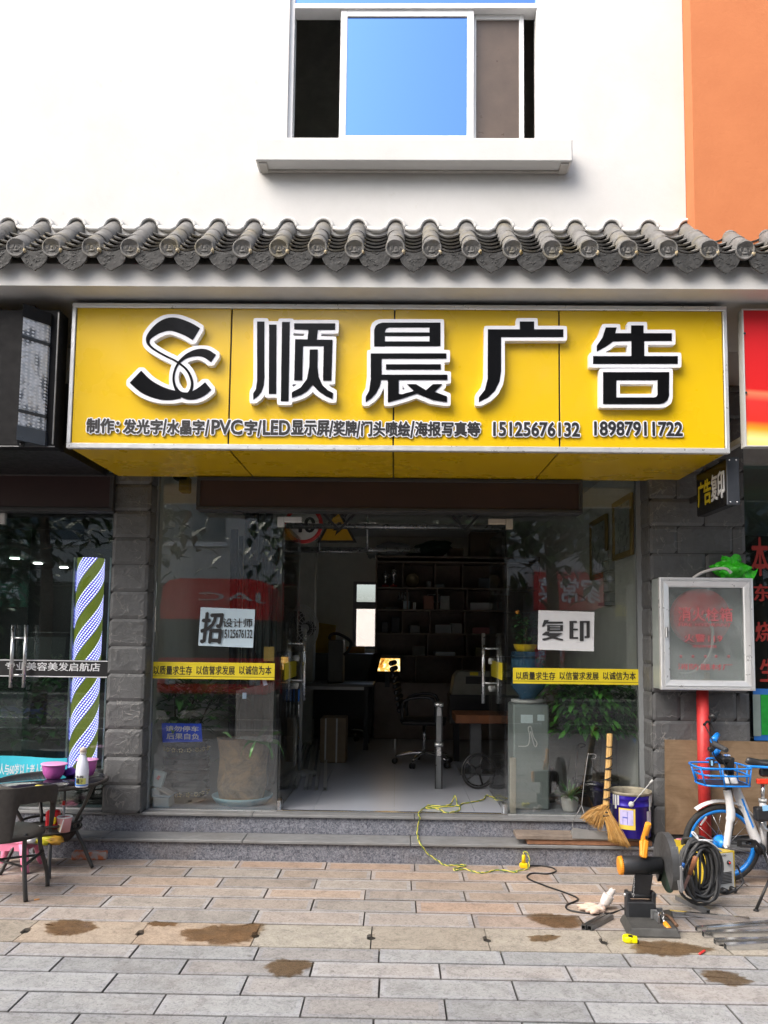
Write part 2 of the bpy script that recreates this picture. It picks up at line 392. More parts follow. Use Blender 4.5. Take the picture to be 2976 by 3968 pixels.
# ---- steps
n = N('granite'); s1 = n.noise(110, 3, .7); s2 = n.noise(45, 4, .7, 1.5)
c1 = n.ramp(s2, [(.36, (.055, .06, .08)), (.5, (.15, .158, .19)), (.62, (.26, .268, .3))])
c2 = n.mix(n.ramp(s1, [(.66, 0), (.72, 1)]), c1, (.5, .5, .5))
c2 = n.mix(n.math('MULTIPLY', n.ramp(n.noise(1.6, 5, .7, .6), [(.5, 0), (.72, 1)]), .35), c2, (.16, .12, .09))
n.base(c2); n.set(Roughness=.62); GRANITE = n.m
SLAB = mat('polished_grey_slab', (.2, .205, .21), .45, 0, .18, 6, .05, 40, dirt=.35)
Yt = Gs(1500, 3266, TR).y; Yu = Gs(1500, 3163, FL).y; Yr1 = ys[0] + .0
stp = M()
stp.box((-6, Yt + .02, -.02), (6, 0.3, TR - .022))
stp.box((-6, Yu + .02, TR), (6, 0.31, FL - .022))
xs = [-6, -4.1, -2.9, Gs(405, 3290, .05).x, Gs(610, 3290, .05).x + .62, Gs(1590, 3290, .05).x, 1.6, 2.5, 6]
struct('steps', stp, GRANITE)
tr_ = M()
for i in range(len(xs) - 1):
    tr_.box((xs[i] + .002, Yt, TR - .0215), (xs[i + 1] - .002, Yu + .019, TR + .0), .004)
    tr_.box((xs[i] + .032, Yu, FL - .0215), (xs[i + 1] + .028, -.012, FL), .004)
struct('step_treads', tr_, SLAB)
# ---- shop floor
n = N('glossy_floor_tiles'); n.base((.37, .39, .44)); n.set(Roughness=.26); FLOOR = n.m
fl_ = M()
for i in range(8):
    for j in range(8):
        x0, y0 = -2.4 + i * .6, .004 + j * .8; fl_.box((x0, y0, FL - .03), (x0 + .598, y0 + .798, FL + .003))
struct('shop_floor', fl_, FLOOR)
fl_ = M(); fl_.box((-6.5, .02, FL - .05), (-2.42, 5, FL - .002)); fl_.box((2.42, .02, FL - .05), (6.5, 5, FL - .002)); struct('neighbour_floor', fl_, mat('dull_floor', (.2, .2, .2), .4))
# ================================================================ BUILDING
n = N('white_render'); a1 = n.noise(2.2, 6, .7, .3)
cw = n.ramp(a1, [(.25, (.545, .54, .525)), (.6, (.60, .595, .585))])
cw = n.mix(n.math('MULTIPLY', n.ramp(n.noise(11, 3, .5), [(.71, 0), (.78, 1)]), .25), cw, (.45, .42, .36))
n.base(cw); n.set(Roughness=.85); n.bump(n.noise(60, 6, .7), .14, .008); RENDER = n.m
n = N('orange_render'); n.base(n.ramp(n.noise(3, 6, .7), [(.3, (.47, .15, .052)), (.7, (.52, .175, .063))])); n.set(Roughness=.85); n.bump(n.noise(45, 6, .7), .28, .01); ORANGE = n.m
B = thing('shop_building', 'white rendered building with a tiled eave above the open advertising shop', 'building', (0, 0, 0))
YW = -.95                                                  # upper wall plane
w0 = A(623, 150, YW); w1 = A(1171, 150, YW); wb = A(890, 298, YW).z; wt = wb + 2.15
xo = As(2652, 500, YW).x
ub = M()
ub.box((-7, YW, 3.9), (w0.x, YW + .25, 9)); ub.box((w1.x, YW, 3.9), (xo + .0, YW + .25, 9))
ub.box((w0.x, YW, 3.9), (w1.x, YW + .25, wb)); ub.box((w0.x, YW, wt), (w1.x, YW + .25, 9))
ub.build('upper_wall', RENDER, B)
ib = M()                                                   # room behind the upper window, back wall set close to catch sky light
ib.box((-7, .7, 3.9), (7, .8, 9)); ib.box((-7, YW + .26, 8.8), (7, .69, 9)); ib.box((-7, YW + .26, 3.9), (7, .69, 4.05)); ib.box((-3, YW + .26, 4.06), (-2.8, .69, 8.79)); ib.box((2.2, YW + .26, 4.06), (2.4, .69, 8.79))
ib.build('upper_room', mat('pale_plaster', (.7, .7, .64), .9), B)
# orange bay on the right
OB = thing('orange_building', 'orange rendered neighbouring building projecting beside the white upper wall', 'building', (xo, YW, 3.9))
ob = M(); YO = As(2685, 500, -1.0).y; YO = YW - .155
x2 = As(2685, 500, YO).x
ob.prism([(xo + .003, YW + .2, 4.06), (xo + .003, YW - .05, 4.06), (x2, YO, 4.06), (7, YO, 4.06), (7, YW + .2, 4.06)], (0, 0, 5)); ob.build('wall', ORANGE, OB)
# window
sill = M(); c0, c1 = A(552, 325, YW - .13), A(1237, 325, YW - .13)
zt_, zb_ = A(890, 299, YW - .13).z, A(890, 347, YW - .13).z
sill.box((c0.x, YW - .13, zb_), (c1.x, YW + .02, zt_), .006)
sill.build('window_sill', RENDER, B)
lip = M(); lip.box((c0.x + .02, YW - .11, zb_ - .014), (c0.x + .07, YW - .003, zb_)); lip.box((c1.x - .07, YW - .11, zb_ - .014), (c1.x - .02, YW - .003, zb_)); lip.box((c0.x + .07, YW - .03, zb_ - .01), (c1.x - .07, YW - .003, zb_)); lip.build('sill_lip', mat('grey_render', (.42, .4, .37), .9), B)
wf = M(); ft = .03; yf0, yf1 = YW + .03, YW + .13
zm = A(890, 12, yf0).z
wf.box((w0.x, yf0, wb), (w0.x + ft, yf1, wt)); wf.box((w1.x - ft, yf0, wb), (w1.x, yf1, wt)); wf.box((w0.x + ft, yf0, wt - ft), (w1.x - ft, yf1, wt))
wf.box((w0.x + ft, yf0 - .006, zm - .022), (w1.x - ft, yf1, zm + .012)); wf.box((w0.x + ft, yf0, wb), (w1.x - ft, yf1, wb + .012))
WINF = wf.build('window_frame', WHITEMETAL, B)
BLUEGLASS = N('blue_reflective_glass'); BLUEGLASS.base((.14, .285, .68)); BLUEGLASS.set(Roughness=.03, Metallic=1.0); BLUEGLASS = BLUEGLASS.m
def sash(x0, x1, y, name, pane, fwid=.045):
    s_ = M(); z0, z1 = wb + .013, zm - .024
    s_.box((x0, y, z0), (x0 + fwid, y + .03, z1), .003); s_.box((x1 - fwid, y, z0), (x1, y + .03, z1), .003)
    s_.box((x0 + fwid, y + .001, z0), (x1 - fwid, y + .029, z0 + .03)); s_.box((x0 + fwid, y + .001, z1 - fwid), (x1 - fwid, y + .029, z1))
    o = s_.build(name, WHITEMETAL, WINF)
    g_ = M(); g_.box((x0 + fwid, y + .012, z0 + .03), (x1 - fwid, y + .018, z1 - fwid)); p_ = g_.build('window_pane', pane, WINF); return o
sxs = lambda v: A(v, 160, YW + .06).x
sash(sxs(735), sxs(1023), yf0 + .008, 'window_sash', BLUEGLASS)
sash(sxs(1019), sxs(1133), yf0 + .05, 'window_sash', mat('brown_blind', (.095, .066, .048), .35, 0, .15, 6), .032)
g_ = M(); g_.box((w0.x + ft, yf0 + .03, zm + .013), (w1.x - ft, yf0 + .036, wt - ft)); g_.build('window_pane', BLUEGLASS, WINF)
# eave : slab, tiles
ZS = 3.72; YE = -1.23
ev = M(); ze = A(860, 577, YE).z
zw = 4.22
ev.prism([(-7, YE, ZS), (-7, YE, 3.86), (-7, YW - .002, 4.1), (-7, YW - .002, ZS)], (14, 0, 0)); ev.build('eave_slab', RENDER, B)
sf = M(); sf.box((-7, YW + .001, ZS + .002), (7, -.05, 3.88)); sf.box((-7, -.15, 3.45), (7, .1, ZS), 0); sf.build('soffit_beam', RENDER, B)
n = N('roof_tile'); b1 = n.noise(5, 5, .7, .5); cb = n.ramp(n.noise(14, 5, .7), [(.3, (.1, .098, .094)), (.7, (.205, .2, .194))])
cb = n.mix(n.math('MULTIPLY', n.ramp(b1, [(.5, 0), (.66, 1)]), .45), cb, (.2, .165, .08))
cb = n.mix(n.math('MULTIPLY', n.ramp(n.noise(9, 4, .6), [(.66, 0), (.74, 1)]), .5), cb, (.32, .27, .2))
n.base(cb); n.set(Roughness=.92); n.bump(n.noise(55, 5, .7), .5, .008); TILE = n.m
n = N('mortar'); n.base(n.ramp(n.noise(14, 5), [(.3, (.3, .22, .09)), (.7, (.6, .53, .4))])); n.set(Roughness=.9); n.bump(n.noise(50), .6, .01); MORTAR = n.m
dx = (As(2588, 976, -1.3).x - As(1042, 964, -1.3).x) / 11 * 1.0
discs = [(72, 183), (225, 182), (395, 182), (560, 182), (728, 190), (878, 190), (1040, 180), (1197, 185), (1362, 180), (1520, 185)]
dsx = [p[0] * .904 for p in discs] + [1476 + q * .904 for q in (62, 218, 387, 562, 733, 890, 1057, 1228, 1405, 1557)]
xd = [As(s_, 964, -1.3).x for s_ in dsx]; sp_ = (xd[-1] - xd[0]) / (len(xd) - 1)
xd = [xd[0] - sp_ * 2, xd[0] - sp_] + xd + [xd[-1] + sp_, xd[-1] + 2 * sp_]
PF = As(1600, 966, -1.3); PB = V((0, YW + .02, As(1600, 890, YW).z))
def slope(t): return V((0, PF.y + (PB.y - PF.y) * t, PF.z + (PB.z - PF.z) * t))
ax = (slope(1) - slope(0)).normalized(); nrm = V((0, -ax.z, ax.y)) if ax.z > 0 else V((0, 0, 1)); nrm = V((1, 0, 0)).cross(ax)
for i, x in enumerate(xd):
    R_ = .054; m_ = M(); L_ = (PB - V((0, PF.y, PF.z))); ln = (slope(1) - slope(0)).length
    jz = rnd.uniform(-.004, .004); jx_ = rnd.uniform(-.008, .008)
    segs = [(0, .13), (.12, .28), (.27, ln + .02)]
    for q, (a, b) in enumerate(segs):
        jx2 = rnd.uniform(-.004, .004)
        pa = V((x + jx2, 0, jz)) + slope(0) + ax * a; pb = V((x + jx2 + jx_ * .5, 0, jz)) + slope(0) + ax * b
        m_.tube([pa, pa + ax * .004, pb], [R_ + .003 - q * .0012, R_ + .004 - q * .0012, R_ - .001], 18)
    ridge = m_.build('tile_ridge', TILE, B)
    cap = M(); rot = Matrix((V((1, 0, 0)), V((0, 0, 1)).cross(V((1, 0, 0))) * 1, V((0, 0, 1)))).transposed()
    dn = V((0, -1, -.12)).normalized(); Xa = V((1, 0, 0)); Ya = dn.cross(Xa); rot = Matrix((Xa, Ya, dn)).transposed()
    cap.lathe([(0, -.012), (.059, -.012), (.061, .004), (.058, .010), (.051, .0105), (.047, .003), (.044, .002), (0, .003)], V((x, 0, jz)) + slope(0) + V((0, -.008, 0)), 26, rot)
    # moulded face ornament
    cc_ = V((x, 0, jz)) + slope(0) + V((0, -.0125, 0))
    for (px_, pz_, rx_, rz_) in [(-.016, .012, .009, .006), (.016, .012, .009, .006), (0, 0, .008, .012), (0, -.018, .02, .007), (-.024, -.002, .006, .012), (.024, -.002, .006, .012), (0, .026, .016, .005)]:
        cap.ell(cc_ + V((px_ * 1.1, .002, pz_ * 1.1)), (rx_, .0035, rz_), 8, 5)
    o = cap.build('end_cap', TILE, ridge)
for i in range(len(xd) - 1):
    xa, xb = xd[i], xd[i + 1]; xm = (xa + xb) / 2; hw = (xb - xa) / 2 - .018; m_ = M()
    for q in range(5):                                   # overlapping pan tiles
        a = .012 + q * .088; b = a + .14
        dz = .012 * (1 if q else 0)
        def pan(u, v, top=0): 
            th = (u - .5) * 2; return V((xm + th * hw, 0, -.04 + .046 * (th * th) - .012)) + slope(0) + ax * (a + (b - a) * v) + nrm * (.03 - .04 * v + top)
        m_.grid(lambda u, v: pan(u, v), 10, 1); m_.grid(lambda u, v: pan(u, v, .011), 10, 1)
        m_.grid(lambda u, v: pan(u, 0, .011 * v), 10, 1, False)
    ch = m_.build('tile_channel', TILE, B)
    dr = M(); P = []
    top = slope(0) + ax * .012 + V((xm, -.012, 0)); N_ = 20
    for k in range(N_ + 1):
        u = k / N_; th = (u - .5) * 2; P.append((th * hw * 1.08, -.05 + .042 * th * th + .016))
    for k in range(1, 24):
        u = 1 - k / 24; th = (u - .5) * 2
        zz = -.145 + .055 * abs(th) ** 1.0 + .075 * th ** 6 + rnd.uniform(-.002, .002)
        P.append((th * hw * 1.04, zz))
    tilt = .18
    dr.prism([top + V((p, -.012 - (p_ * tilt), p_)) for p, p_ in P], V((0, .012, 0)))
    for q in range(9):
        th = rnd.uniform(-.6, .6); zz = rnd.uniform(-.115, -.035); dr.tube(bez([top + V((th * hw + k_ * .012, -.0125 - zz * tilt, zz + .006 * math.sin(k_ * 2 + q))) for k_ in (-1, 0, 1)], 3), .0022, 5)
    dr.build('drip_tile', mat('dark_tile', (.06, .059, .057), .5, 0, .35, 16, .5, 40), ch)
    mo = M(); 
    for sgn, xx in ((1, xa),):
        for q in range(6):
            t_ = q / 6 + .03; mo.ell(V((xx + .052, 0, -.03)) + slope(t_), (.014, .04, .018), 8, 5, None, .5, i * 7 + q)
    mo.build('mortar_bed', MORTAR, ch)
# bumpy white flashing where the tiles meet the wall
fl2 = M()
for i in range(len(xd)):
    x = xd[i]; c = V((x, YW - .002, 0)); P = []
    fl2.tube([V((x + math.cos(a) * .062, YW - .012, PB.z + math.sin(a) * .062 + .004)) for a in [math.pi * k / 10 for k in range(11)]], .012, 6)
    if i < len(xd) - 1:
        xm = (x + xd[i + 1]) / 2; fl2.tube([V((x + .062, YW - .012, PB.z + .006)), V((xm - .02, YW - .014, PB.z - .012)), V((xm + .02, YW - .014, PB.z - .014)), V((xd[i + 1] - .062, YW - .012, PB.z + .006))], [.013, .016, .015, .013], 6)
fl2.build('plaster_flashing', RENDER, B)
# ---- stone clad pillars
n = N('split_stone'); a_ = n.n('VertexColor'); a_.layer_name = 'Col'
nz = n.noise(5.5, 3, .5, 1.6)
vein = n.ramp(n.math('ABSOLUTE', n.math('SUBTRACT', nz, .5)), [(.004, 1), (.016, 0)])
vm = n.ramp(n.noise(7, 2), [(.47, 0), (.56, 1)])
cs = n.mix(1, a_.outputs[0], n.ramp(n.noise(9, 6, .7), [(.3, .8), (.7, 1.18)]), 'MULTIPLY')
cs = n.mix(n.math('MULTIPLY', vm, n.math('MULTIPLY', vein, .42)), cs, (.3, .29, .27)); n.base(cs); n.set(Roughness=.5)
n.bump(n.math('ADD', n.noise(16, 6, .65, 1.2), n.math('MULTIPLY', vein, .35)), .45, .012); STONE = n.m
def clad(m_, o, ux, uy, wid, hei, cw_, ch_, nrm_, seed, bond=0):
    r = 0; z = 0
    while z < hei - .02:
        hh = min(ch_, hei - z); x = 0; first = True
        while x < wid - .005:
            ww = cw_ * (.5 if (first and bond and r % 2) else 1); first = False; ww = min(ww, wid - x)
            if wid - x - ww < .03: ww = wid - x
            sd_ = seed + r * 13.7 + x * 7.1; cvar = .1 * (1 + .22 * noise.noise(V((sd_, 3, 1)))); col = (cvar * .98, cvar, cvar * 1.02)
            g_ = .002; nu, nv = max(4, int(ww / .022)), 9
            def fn(u, v):
                e = min(1, min(u, 1 - u) * ww / .012, min(v, 1 - v) * hh / .012)
                p = o + ux * (x + g_ + u * (ww - 2 * g_)) + uy * (z + g_ + v * (hh - 2 * g_))
                q = p * 7 + V((sd_, 0, sd_)); rdg = (1 - abs(noise.noise(q + V((noise.noise(q * .7) * 1.5, 0, 0))) * 2.2))
                return p + nrm_ * (e ** .6 * (.006 + .0035 * max(0, rdg) ** 3 + .0012 * noise.noise(q * .6)))
            m_.grid(fn, nu, nv, False, col); x += ww
        z += hh; r += 1
    m_.add([o, o + ux * wid, o + ux * wid + uy * hei, o + uy * hei], [[0, 1, 2, 3]], False, (.02, .02, .02))
YP = -.15; xl0, xl1 = As(424, 2400, YP).x, As(569, 2400, YP).x; PH = 3.45 - FL
pl = M(); clad(pl, V((xl0, YP, FL)), V((1, 0, 0)), V((0, 0, 1)), xl1 - xl0, PH, .26, .2, V((0, -1, 0)), 3)
clad(pl, V((xl1, YP, FL)), V((0, 1, 0)), V((0, 0, 1)), .16, PH, .16, .2, V((1, 0, 0)), 9)
clad(pl, V((xl0, YP + .16, FL)), V((0, -1, 0)), V((0, 0, 1)), .16, PH, .16, .2, V((-1, 0, 0)), 19)
pl.build('stone_pillar', STONE, B)
YQ = -.2; xr0, xr1 = As(2520, 2300, YQ).x, As(2893, 2300, YQ).x
pl = M(); clad(pl, V((xr0, YQ, 0)), V((1, 0, 0)), V((0, 0, 1)), xr1 - xr0, 3.45, .4, .2, V((0, -1, 0)), 31, 1)
clad(pl, V((xr0, YQ + .21, 0)), V((0, -1, 0)), V((0, 0, 1)), .21, 3.45, .21, .2, V((-1, 0, 0)), 47)
clad(pl, V((xr1, YQ, 0)), V((0, 1, 0)), V((0, 0, 1)), .21, 3.45, .21, .2, V((1, 0, 0)), 57)
pl.build('stone_pillar', STONE, B)
# ---- interior shell
iw = M(); xlw, xrw = xl1 - .02, xr0 + .02; YBK = 5.5; ZC = 3.02
iw.box((xlw - .12, .02, FL), (xlw, YBK, ZC)); iw.box((xrw, .02, FL), (xrw + .12, YBK, ZC))
bz0, bz1 = A(785, 1402, YBK).z, A(785, 1256, YBK).z; bx0, bx1 = A(762, 1330, YBK).x, A(762, 1330, YBK).x + 1.5  # opening widened unseen behind the shelves to let in more daylight
iw.box((xlw, YBK, FL), (bx0, YBK + .15, ZC)); iw.box((bx1, YBK, FL), (xrw, YBK + .15, ZC)); iw.box((bx0, YBK, FL), (bx1, YBK + .15, bz0)); iw.box((bx0, YBK, bz1), (bx1, YBK + .15, ZC))
iw.build('interior_wall', mat('interior_paint', (.72, .74, .69), .8, 0, .05), B)
ic = M(); ic.box((-2.6, .0, ZC), (2.6, YBK + .2, ZC + .4)); ic.box((-6.5, .03, ZC), (-2.62, 5, ZC + .4)); ic.box((2.62, .03, ZC), (6.5, 5, ZC + .4)); ic.build('ceiling', mat('ceiling_paint', (.5, .52, .5), .85, 0, .04), B)
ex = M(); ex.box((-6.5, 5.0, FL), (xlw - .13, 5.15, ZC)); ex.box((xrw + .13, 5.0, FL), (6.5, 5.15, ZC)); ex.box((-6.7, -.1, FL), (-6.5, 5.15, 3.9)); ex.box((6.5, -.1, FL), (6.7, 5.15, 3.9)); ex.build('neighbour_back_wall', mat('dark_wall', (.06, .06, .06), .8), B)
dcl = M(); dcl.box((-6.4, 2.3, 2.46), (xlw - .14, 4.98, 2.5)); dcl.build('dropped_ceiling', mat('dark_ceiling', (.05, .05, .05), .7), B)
lb = M(); lb.box((-7, -.02, ZC + .001), (7, .0, 3.45)); lb.build('lintel', mat('grey_panel', (.3, .3, .29), .7), B)
# back window
bw = M(); zc_ = A(785, 1306, YBK).z
for a, b in (((bx0, bz0), (bx0 + .05, bz1)), ((bx1 - .05, bz0), (bx1, bz1)), ((bx0 + .05, bz0), (bx1 - .05, bz0 + .04)), ((bx0 + .05, bz1 - .04), (bx1 - .05, bz1)), ((bx0 + .05, zc_ - .06), (bx1 - .05, zc_ + .04))):
    bw.box((a[0], YBK + .03, a[1]), (b[0], YBK + .09, b[1]))
bwo = bw.build('back_window', mat('dull_frame', (.3, .31, .33), .5), B)
bg_ = M(); bg_.box((bx0 + .05, YBK + .055, bz0 + .04), (bx1 - .05, YBK + .062, bz1 - .04)); bg_.build('window_pane', GLASS, bwo)
# bright courtyard wall seen through the back window
cy = M(); cy.box((-4, 10.5, -.15), (4, 10.8, 2.2)); one('courtyard_wall', cy, mat('pale_courtyard', (.8, .72, .68), .8, 0, .03), 'pale pinkish wall outside the back window', 'wall')
# ---- shop front glazing
FB = FL + .004
xg0, xd0, xd1, xg1 = xl1 + .012, A(605, 1450, 0).x, A(1095, 1450, 0).x, A(1379, 1450, 0).x
zd = A(850, 1131, 0).z
SF = thing('shopfront', 'frameless glass shopfront with two inward open doors and yellow slogan strips', 'shopfront', (0, 0, FL))
def pane(x0, x1, z0, z1, par, m=GLASS, y=0.0, name='glass_panel'):
    g_ = M(); g_.box((x0, y, z0), (x1, y + .012, z1), .001); return g_.build(name, m, par)
pane(xg0 + .004, xd0 - .004, FB, ZC, SF); pane(xd1 + .004, xg1 - .004, FB, ZC, SF); pane(xd0, xd1, zd + .004, ZC, SF, name='transom_panel')
GFR = mat('grey_frame', (.3, .32, .33), .4, .3, .08)
fr = M(); fr.box((xg0 - .02, -.02, FB), (xg0 + .003, .03, ZC)); fr.build('side_channel', GFR, SF)
fr = M(); fr.box((xg1 - .003, -.02, FB), (xr0 - .002, .03, ZC)); fr.build('side_channel', GFR, SF)
th = M(); th.box((xd0 + .0, -.02, FL + .001), (xd1, .02, FL + .01), .002); th.build('threshold', STEEL, SF)
sb_ = M(); sb_.box((xg0, -.014, FL + .0005), (xd0 - .006, .026, FL + .0035)); sb_.box((xd1 + .006, -.014, FL + .0005), (xg1, .026, FL + .0035)); sb_.build('base_channel', ALU, SF)
yl = A(632, 1430, .78)
def door(xh, sgn, tilt):
    L_ = .86; d = V((sgn * math.sin(tilt), math.cos(tilt), 0)); g_ = M()
    p = V((xh, .015, 0)); sd2 = V((d.y, -d.x, 0))
    a, b = p + d * .0, p + d * L_
    g_.prism([a - sd2 * .006, a + sd2 * .006, b + sd2 * .006, b - sd2 * .006], (0, 0, zd - FB - .02)); 
    for i in range(len(g_.v)): g_.v[i] = (g_.v[i][0], g_.v[i][1], g_.v[i][2] + FB + .008)
    o = g_.build('glass_door', GLASS, SF)
    h = M(); q = p + d * (L_ - .08); z0, z1 = A(0, 1515, q.y).z, A(0, 1357, q.y).z
    z0, z1 = (A(632, 1513, q.y).z, A(632, 1357, q.y).z) if sgn > 0 else (A(1082, 1520, q.y).z, A(1082, 1368, q.y).z)
    for s_ in (-1, 1): h.cyl(q + sd2 * s_ * .066 + V((0, 0, z0)), q + sd2 * s_ * .066 + V((0, 0, z1)), .0155, n=14)
    for z_ in (z0 + .17, z1 - .13): h.cyl(q - sd2 * .064 + V((0, 0, z_)), q + sd2 * .064 + V((0, 0, z_)), .009, n=10)
    h.build('door_handle', CHROME, o)
    k = M(); k.lathe([(0, 0), (.022, 0), (.026, .03), (.02, .05), (0, .052)], q + V((0, -.01, z0 + .33)), 14); k.lathe([(0, -.05), (.016, -.05), (.028, -.02), (.022, 0), (0, 0)], q + V((0, -.01, z0 + .15)), 14); k.build('door_lock', LGREY, o)
    c = M(); c.obox(p + d * .05 + V((0, 0, FB + .035)), (.035, .11, .07), None, .008); c.build('patch_fitting', CHROME, o)
    return o
DL = door(xd0 + .008, 1, .02); DR = door(xd1 - .008, -1, .02)
for sgn, x in ((1, xd0), (-1, xd1)):
    c = M(); cm = mat('white_cap', (.62, .62, .6), .4) if sgn > 0 else mat('beige_cap', (.5, .43, .33), .45)
    c.box((x - sgn * .045, -.012, zd - .035), (x + sgn * .005, .03, zd + .045), .004); c.box((x + sgn * .006, -.012, zd + .002), (x + sgn * .14, .03, zd + .045), .004)
    c.build('corner_patch', cm, SF)
# slogan strips on the fixed panes
for (x0, x1, y0, y1) in ((325, 593, 1431, 1467), (1108, 1380, 1444, 1478)):
    q = quadV(x0, y0, x1, y1, -.0035); s_ = M()
    s_.prism(q, (0, .0025, 0)); o = s_.build('slogan_strip', YELVINYL, SF)
    w_ = x1 - x0
    for t_, a, b in (('以质量求生存', .025, .335), ('以信誉求发展', .37, .68), ('以诚信为本', .715, .975)):
        s_ = M(); s_.text(t_, quadV(x0 + w_ * a, y0 + 7.5, x0 + w_ * b, y1 - 9.5, -.0035), .0006, .0012, .022); s_.build('lettering', INK, o)
    s_ = M(); s_.prism(quadV(x0, y1 - 6, x1, y1 - 4.8, -.0045), (0, .0005, 0)); s_.build('border_line', mat('olive_line', (.15, .12, .01), .5), o)
for D_, vx in ((DL, 622), (DR, 1089)):
    s_ = M(); xx = xd0 + .0185 if D_ is DL else xd1 - .0205; z0, z1 = A(vx, 1467, .3).z, A(vx, 1431, .3).z
    s_.box((xx, .12, z0), (xx + .002, .82, z1)); s_.build('slogan_strip', YELVINYL, D_)
# notices on the glass
def notice(x0, y0, x1, y1, y, label, tilt=0, m=PAPER, name='paper_notice', cat='notice'):
    q = quadV(x0, y0, x1, y1, y); c = sum(q, V()) / 4
    q = [c + Matrix.Rotation(tilt, 3, 'Y') @ (p - c) for p in q]
    t_ = thing(name, label, cat, c); s_ = M()
    def fn(u, v): return (q[0] * (1 - u) + q[1] * u) * (1 - v) + (q[3] * (1 - u) + q[2] * u) * v + V((0, -.004 * (abs(u - .5) * 2) ** 4 - .0015 * math.sin(u * 9 + v * 5), 0))
    s_.grid(fn, 12, 8); s_.grid(lambda u, v: fn(u, v) + V((0, .0012, 0)), 12, 8); s_.build('sheet', m, t_); return t_, q
t_, q = notice(431, 1314, 549, 1397, -.008, 'pale blue recruiting notice with brush lettering and a phone number on the left pane', .03, mat('pale_blue_paper', (.5, .63, .72), .7, 0, .05))
q_ = quadV(436, 1324, 478, 1388, -.015); s_ = M(); s_.text('招', [q_[0] - V((.012, 0, 0)), q_[1] - V((.004, 0, .006)), q_[2] + V((.012, 0, .006)), q_[3] + V((.008, 0, 0))], .0006, .001, .035); s_.build('brush_character', INK, t_)
s_ = M(); s_.text('设计师', quadV(482, 1336, 545, 1355, -.015), .0006, .001, .012); s_.text('15125676132', quadV(481, 1360, 545, 1378, -.015), .0006, .001, .02); s_.build('lettering', INK, t_)
t_, q = notice(1162, 1320, 1283, 1405, -.008, 'white notice with two bold black characters on the right pane', .02, PAPER)
FU = [[(440, 145), (495, 145), (480, 163), (640, 163), (640, 185), (465, 185), (432, 215), (415, 215)], [(470, 200), (640, 200), (640, 262), (470, 262)], [(430, 280), (520, 268), (640, 280), (638, 300), (600, 305), (560, 328), (640, 352), (640, 367), (528, 342), (440, 365), (420, 362), (420, 345), (500, 325), (455, 300), (420, 305)]]
s_ = M(); RR = lambda x, y: ((1950 + x * .36166) / K, (2350 + y * .36166) / K)
for i, P in enumerate([[(438, 145), (490, 145), (480, 162), (640, 162), (640, 184), (462, 184), (436, 216), (415, 216)], [(470, 198), (500, 198), (500, 262), (470, 262)], [(610, 198), (640, 198), (640, 262), (610, 262)], [(470, 198), (640, 198), (640, 210), (470, 210)], [(495, 222), (620, 222), (620, 236), (495, 236)], [(470, 248), (640, 248), (640, 264), (470, 264)], [(455, 270), (500, 270), (490, 284), (640, 284), (560, 330), (640, 350), (640, 367), (528, 340), (440, 365), (420, 362), (420, 345), (500, 327), (462, 306), (420, 310), (420, 296)],
    [(710, 155), (790, 155), (790, 175), (752, 175), (752, 238), (800, 238), (800, 256), (752, 256), (752, 328), (803, 328), (803, 347), (710, 347)], [(820, 155), (862, 155), (862, 370), (820, 370)], [(820, 155), (927, 155), (927, 330), (915, 337), (872, 337), (872, 318), (892, 318), (892, 175), (820, 175)]]):
    s_.prism([A(*RR(x, y), -.0145 - i * .0002) for x, y in P], (0, .001, 0))
s_.build('lettering', mat('grey_ink', (.03, .03, .032), .6), t_)
# ================================================================ SIGNS
YS = -1.05
sl_, sr_ = A(152, 815, YS).x, A(1571, 820, YS).x; szt, szb = A(860, 659, YS).z, A(857, 973, YS).z
n = N('yellow_panel'); n.base((.70, .455, .004)); n.set(Roughness=n.ramp(n.noise(3, 3), [(.3, .24), (.7, .34)])); n.b.inputs['Coat Weight'].default_value = .3; n.b.inputs['Coat Roughness'].default_value = .08; YPAN = n.m
SG = thing('shop_sign', 'wide yellow shop sign box with black and white characters over the open shop', 'shop sign', ((sl_ + sr_) / 2, -.6, szb))
bx = M(); bx.box((sl_ + .012, YS + .012, szb + .012), (sr_ - .012, -.151, szt - .012)); bx.build('sign_core', BLACK, SG)
js = [sl_ + .02] + [A(v, 820, YS).x for v in (497, 851, 1208.5)] + [sr_ - .02]
for i in range(4):
    p = M(); p.box((js[i] + .005, YS + .0, szb + .03), (js[i + 1] - .005, YS + .01, szt - .03), .002); p.build('front_panel', YPAN, SG)
    p = M(); p.box((js[i] + (.005 if i else -.006), YS + .03, szb), (js[i + 1] - (.005 if i < 3 else -.006), -.152, szb + .01), .002); p.build('underside_panel', YPAN, SG)
for x in (sl_, sr_ - .004):
    p = M(); p.box((x, YS + .03, szb + .012), (x + .004, -.153, szt - .02)); p.build('side_panel', YPAN, SG)
al = M(); t_ = .03
al.box((sl_ - .004, YS - .012, szb - .004), (sr_ + .004, YS + .028, szb + t_), .004); al.box((sl_ - .004, YS - .012, szt - t_), (sr_ + .004, YS + .028, szt), .004)
al.box((sl_ - .003, YS - .011, szb + t_), (sl_ + .022, YS + .027, szt - t_), .003); al.box((sr_ - .022, YS - .011, szb + t_), (sr_ + .003, YS + .027, szt - t_), .003)
al.build('trim_frame', ALU, SG)
LETW = mat('white_letter', (.76, .77, .82), .35, 0, .02)
n = N('black_acrylic'); n.base((.005, .005, .006)); n.b.inputs['Specular IOR Level'].default_value = .2; n.set(Roughness=.2); n.bump(n.noise(9, 2, .5, .5), .03, .03); ACRY = n.m
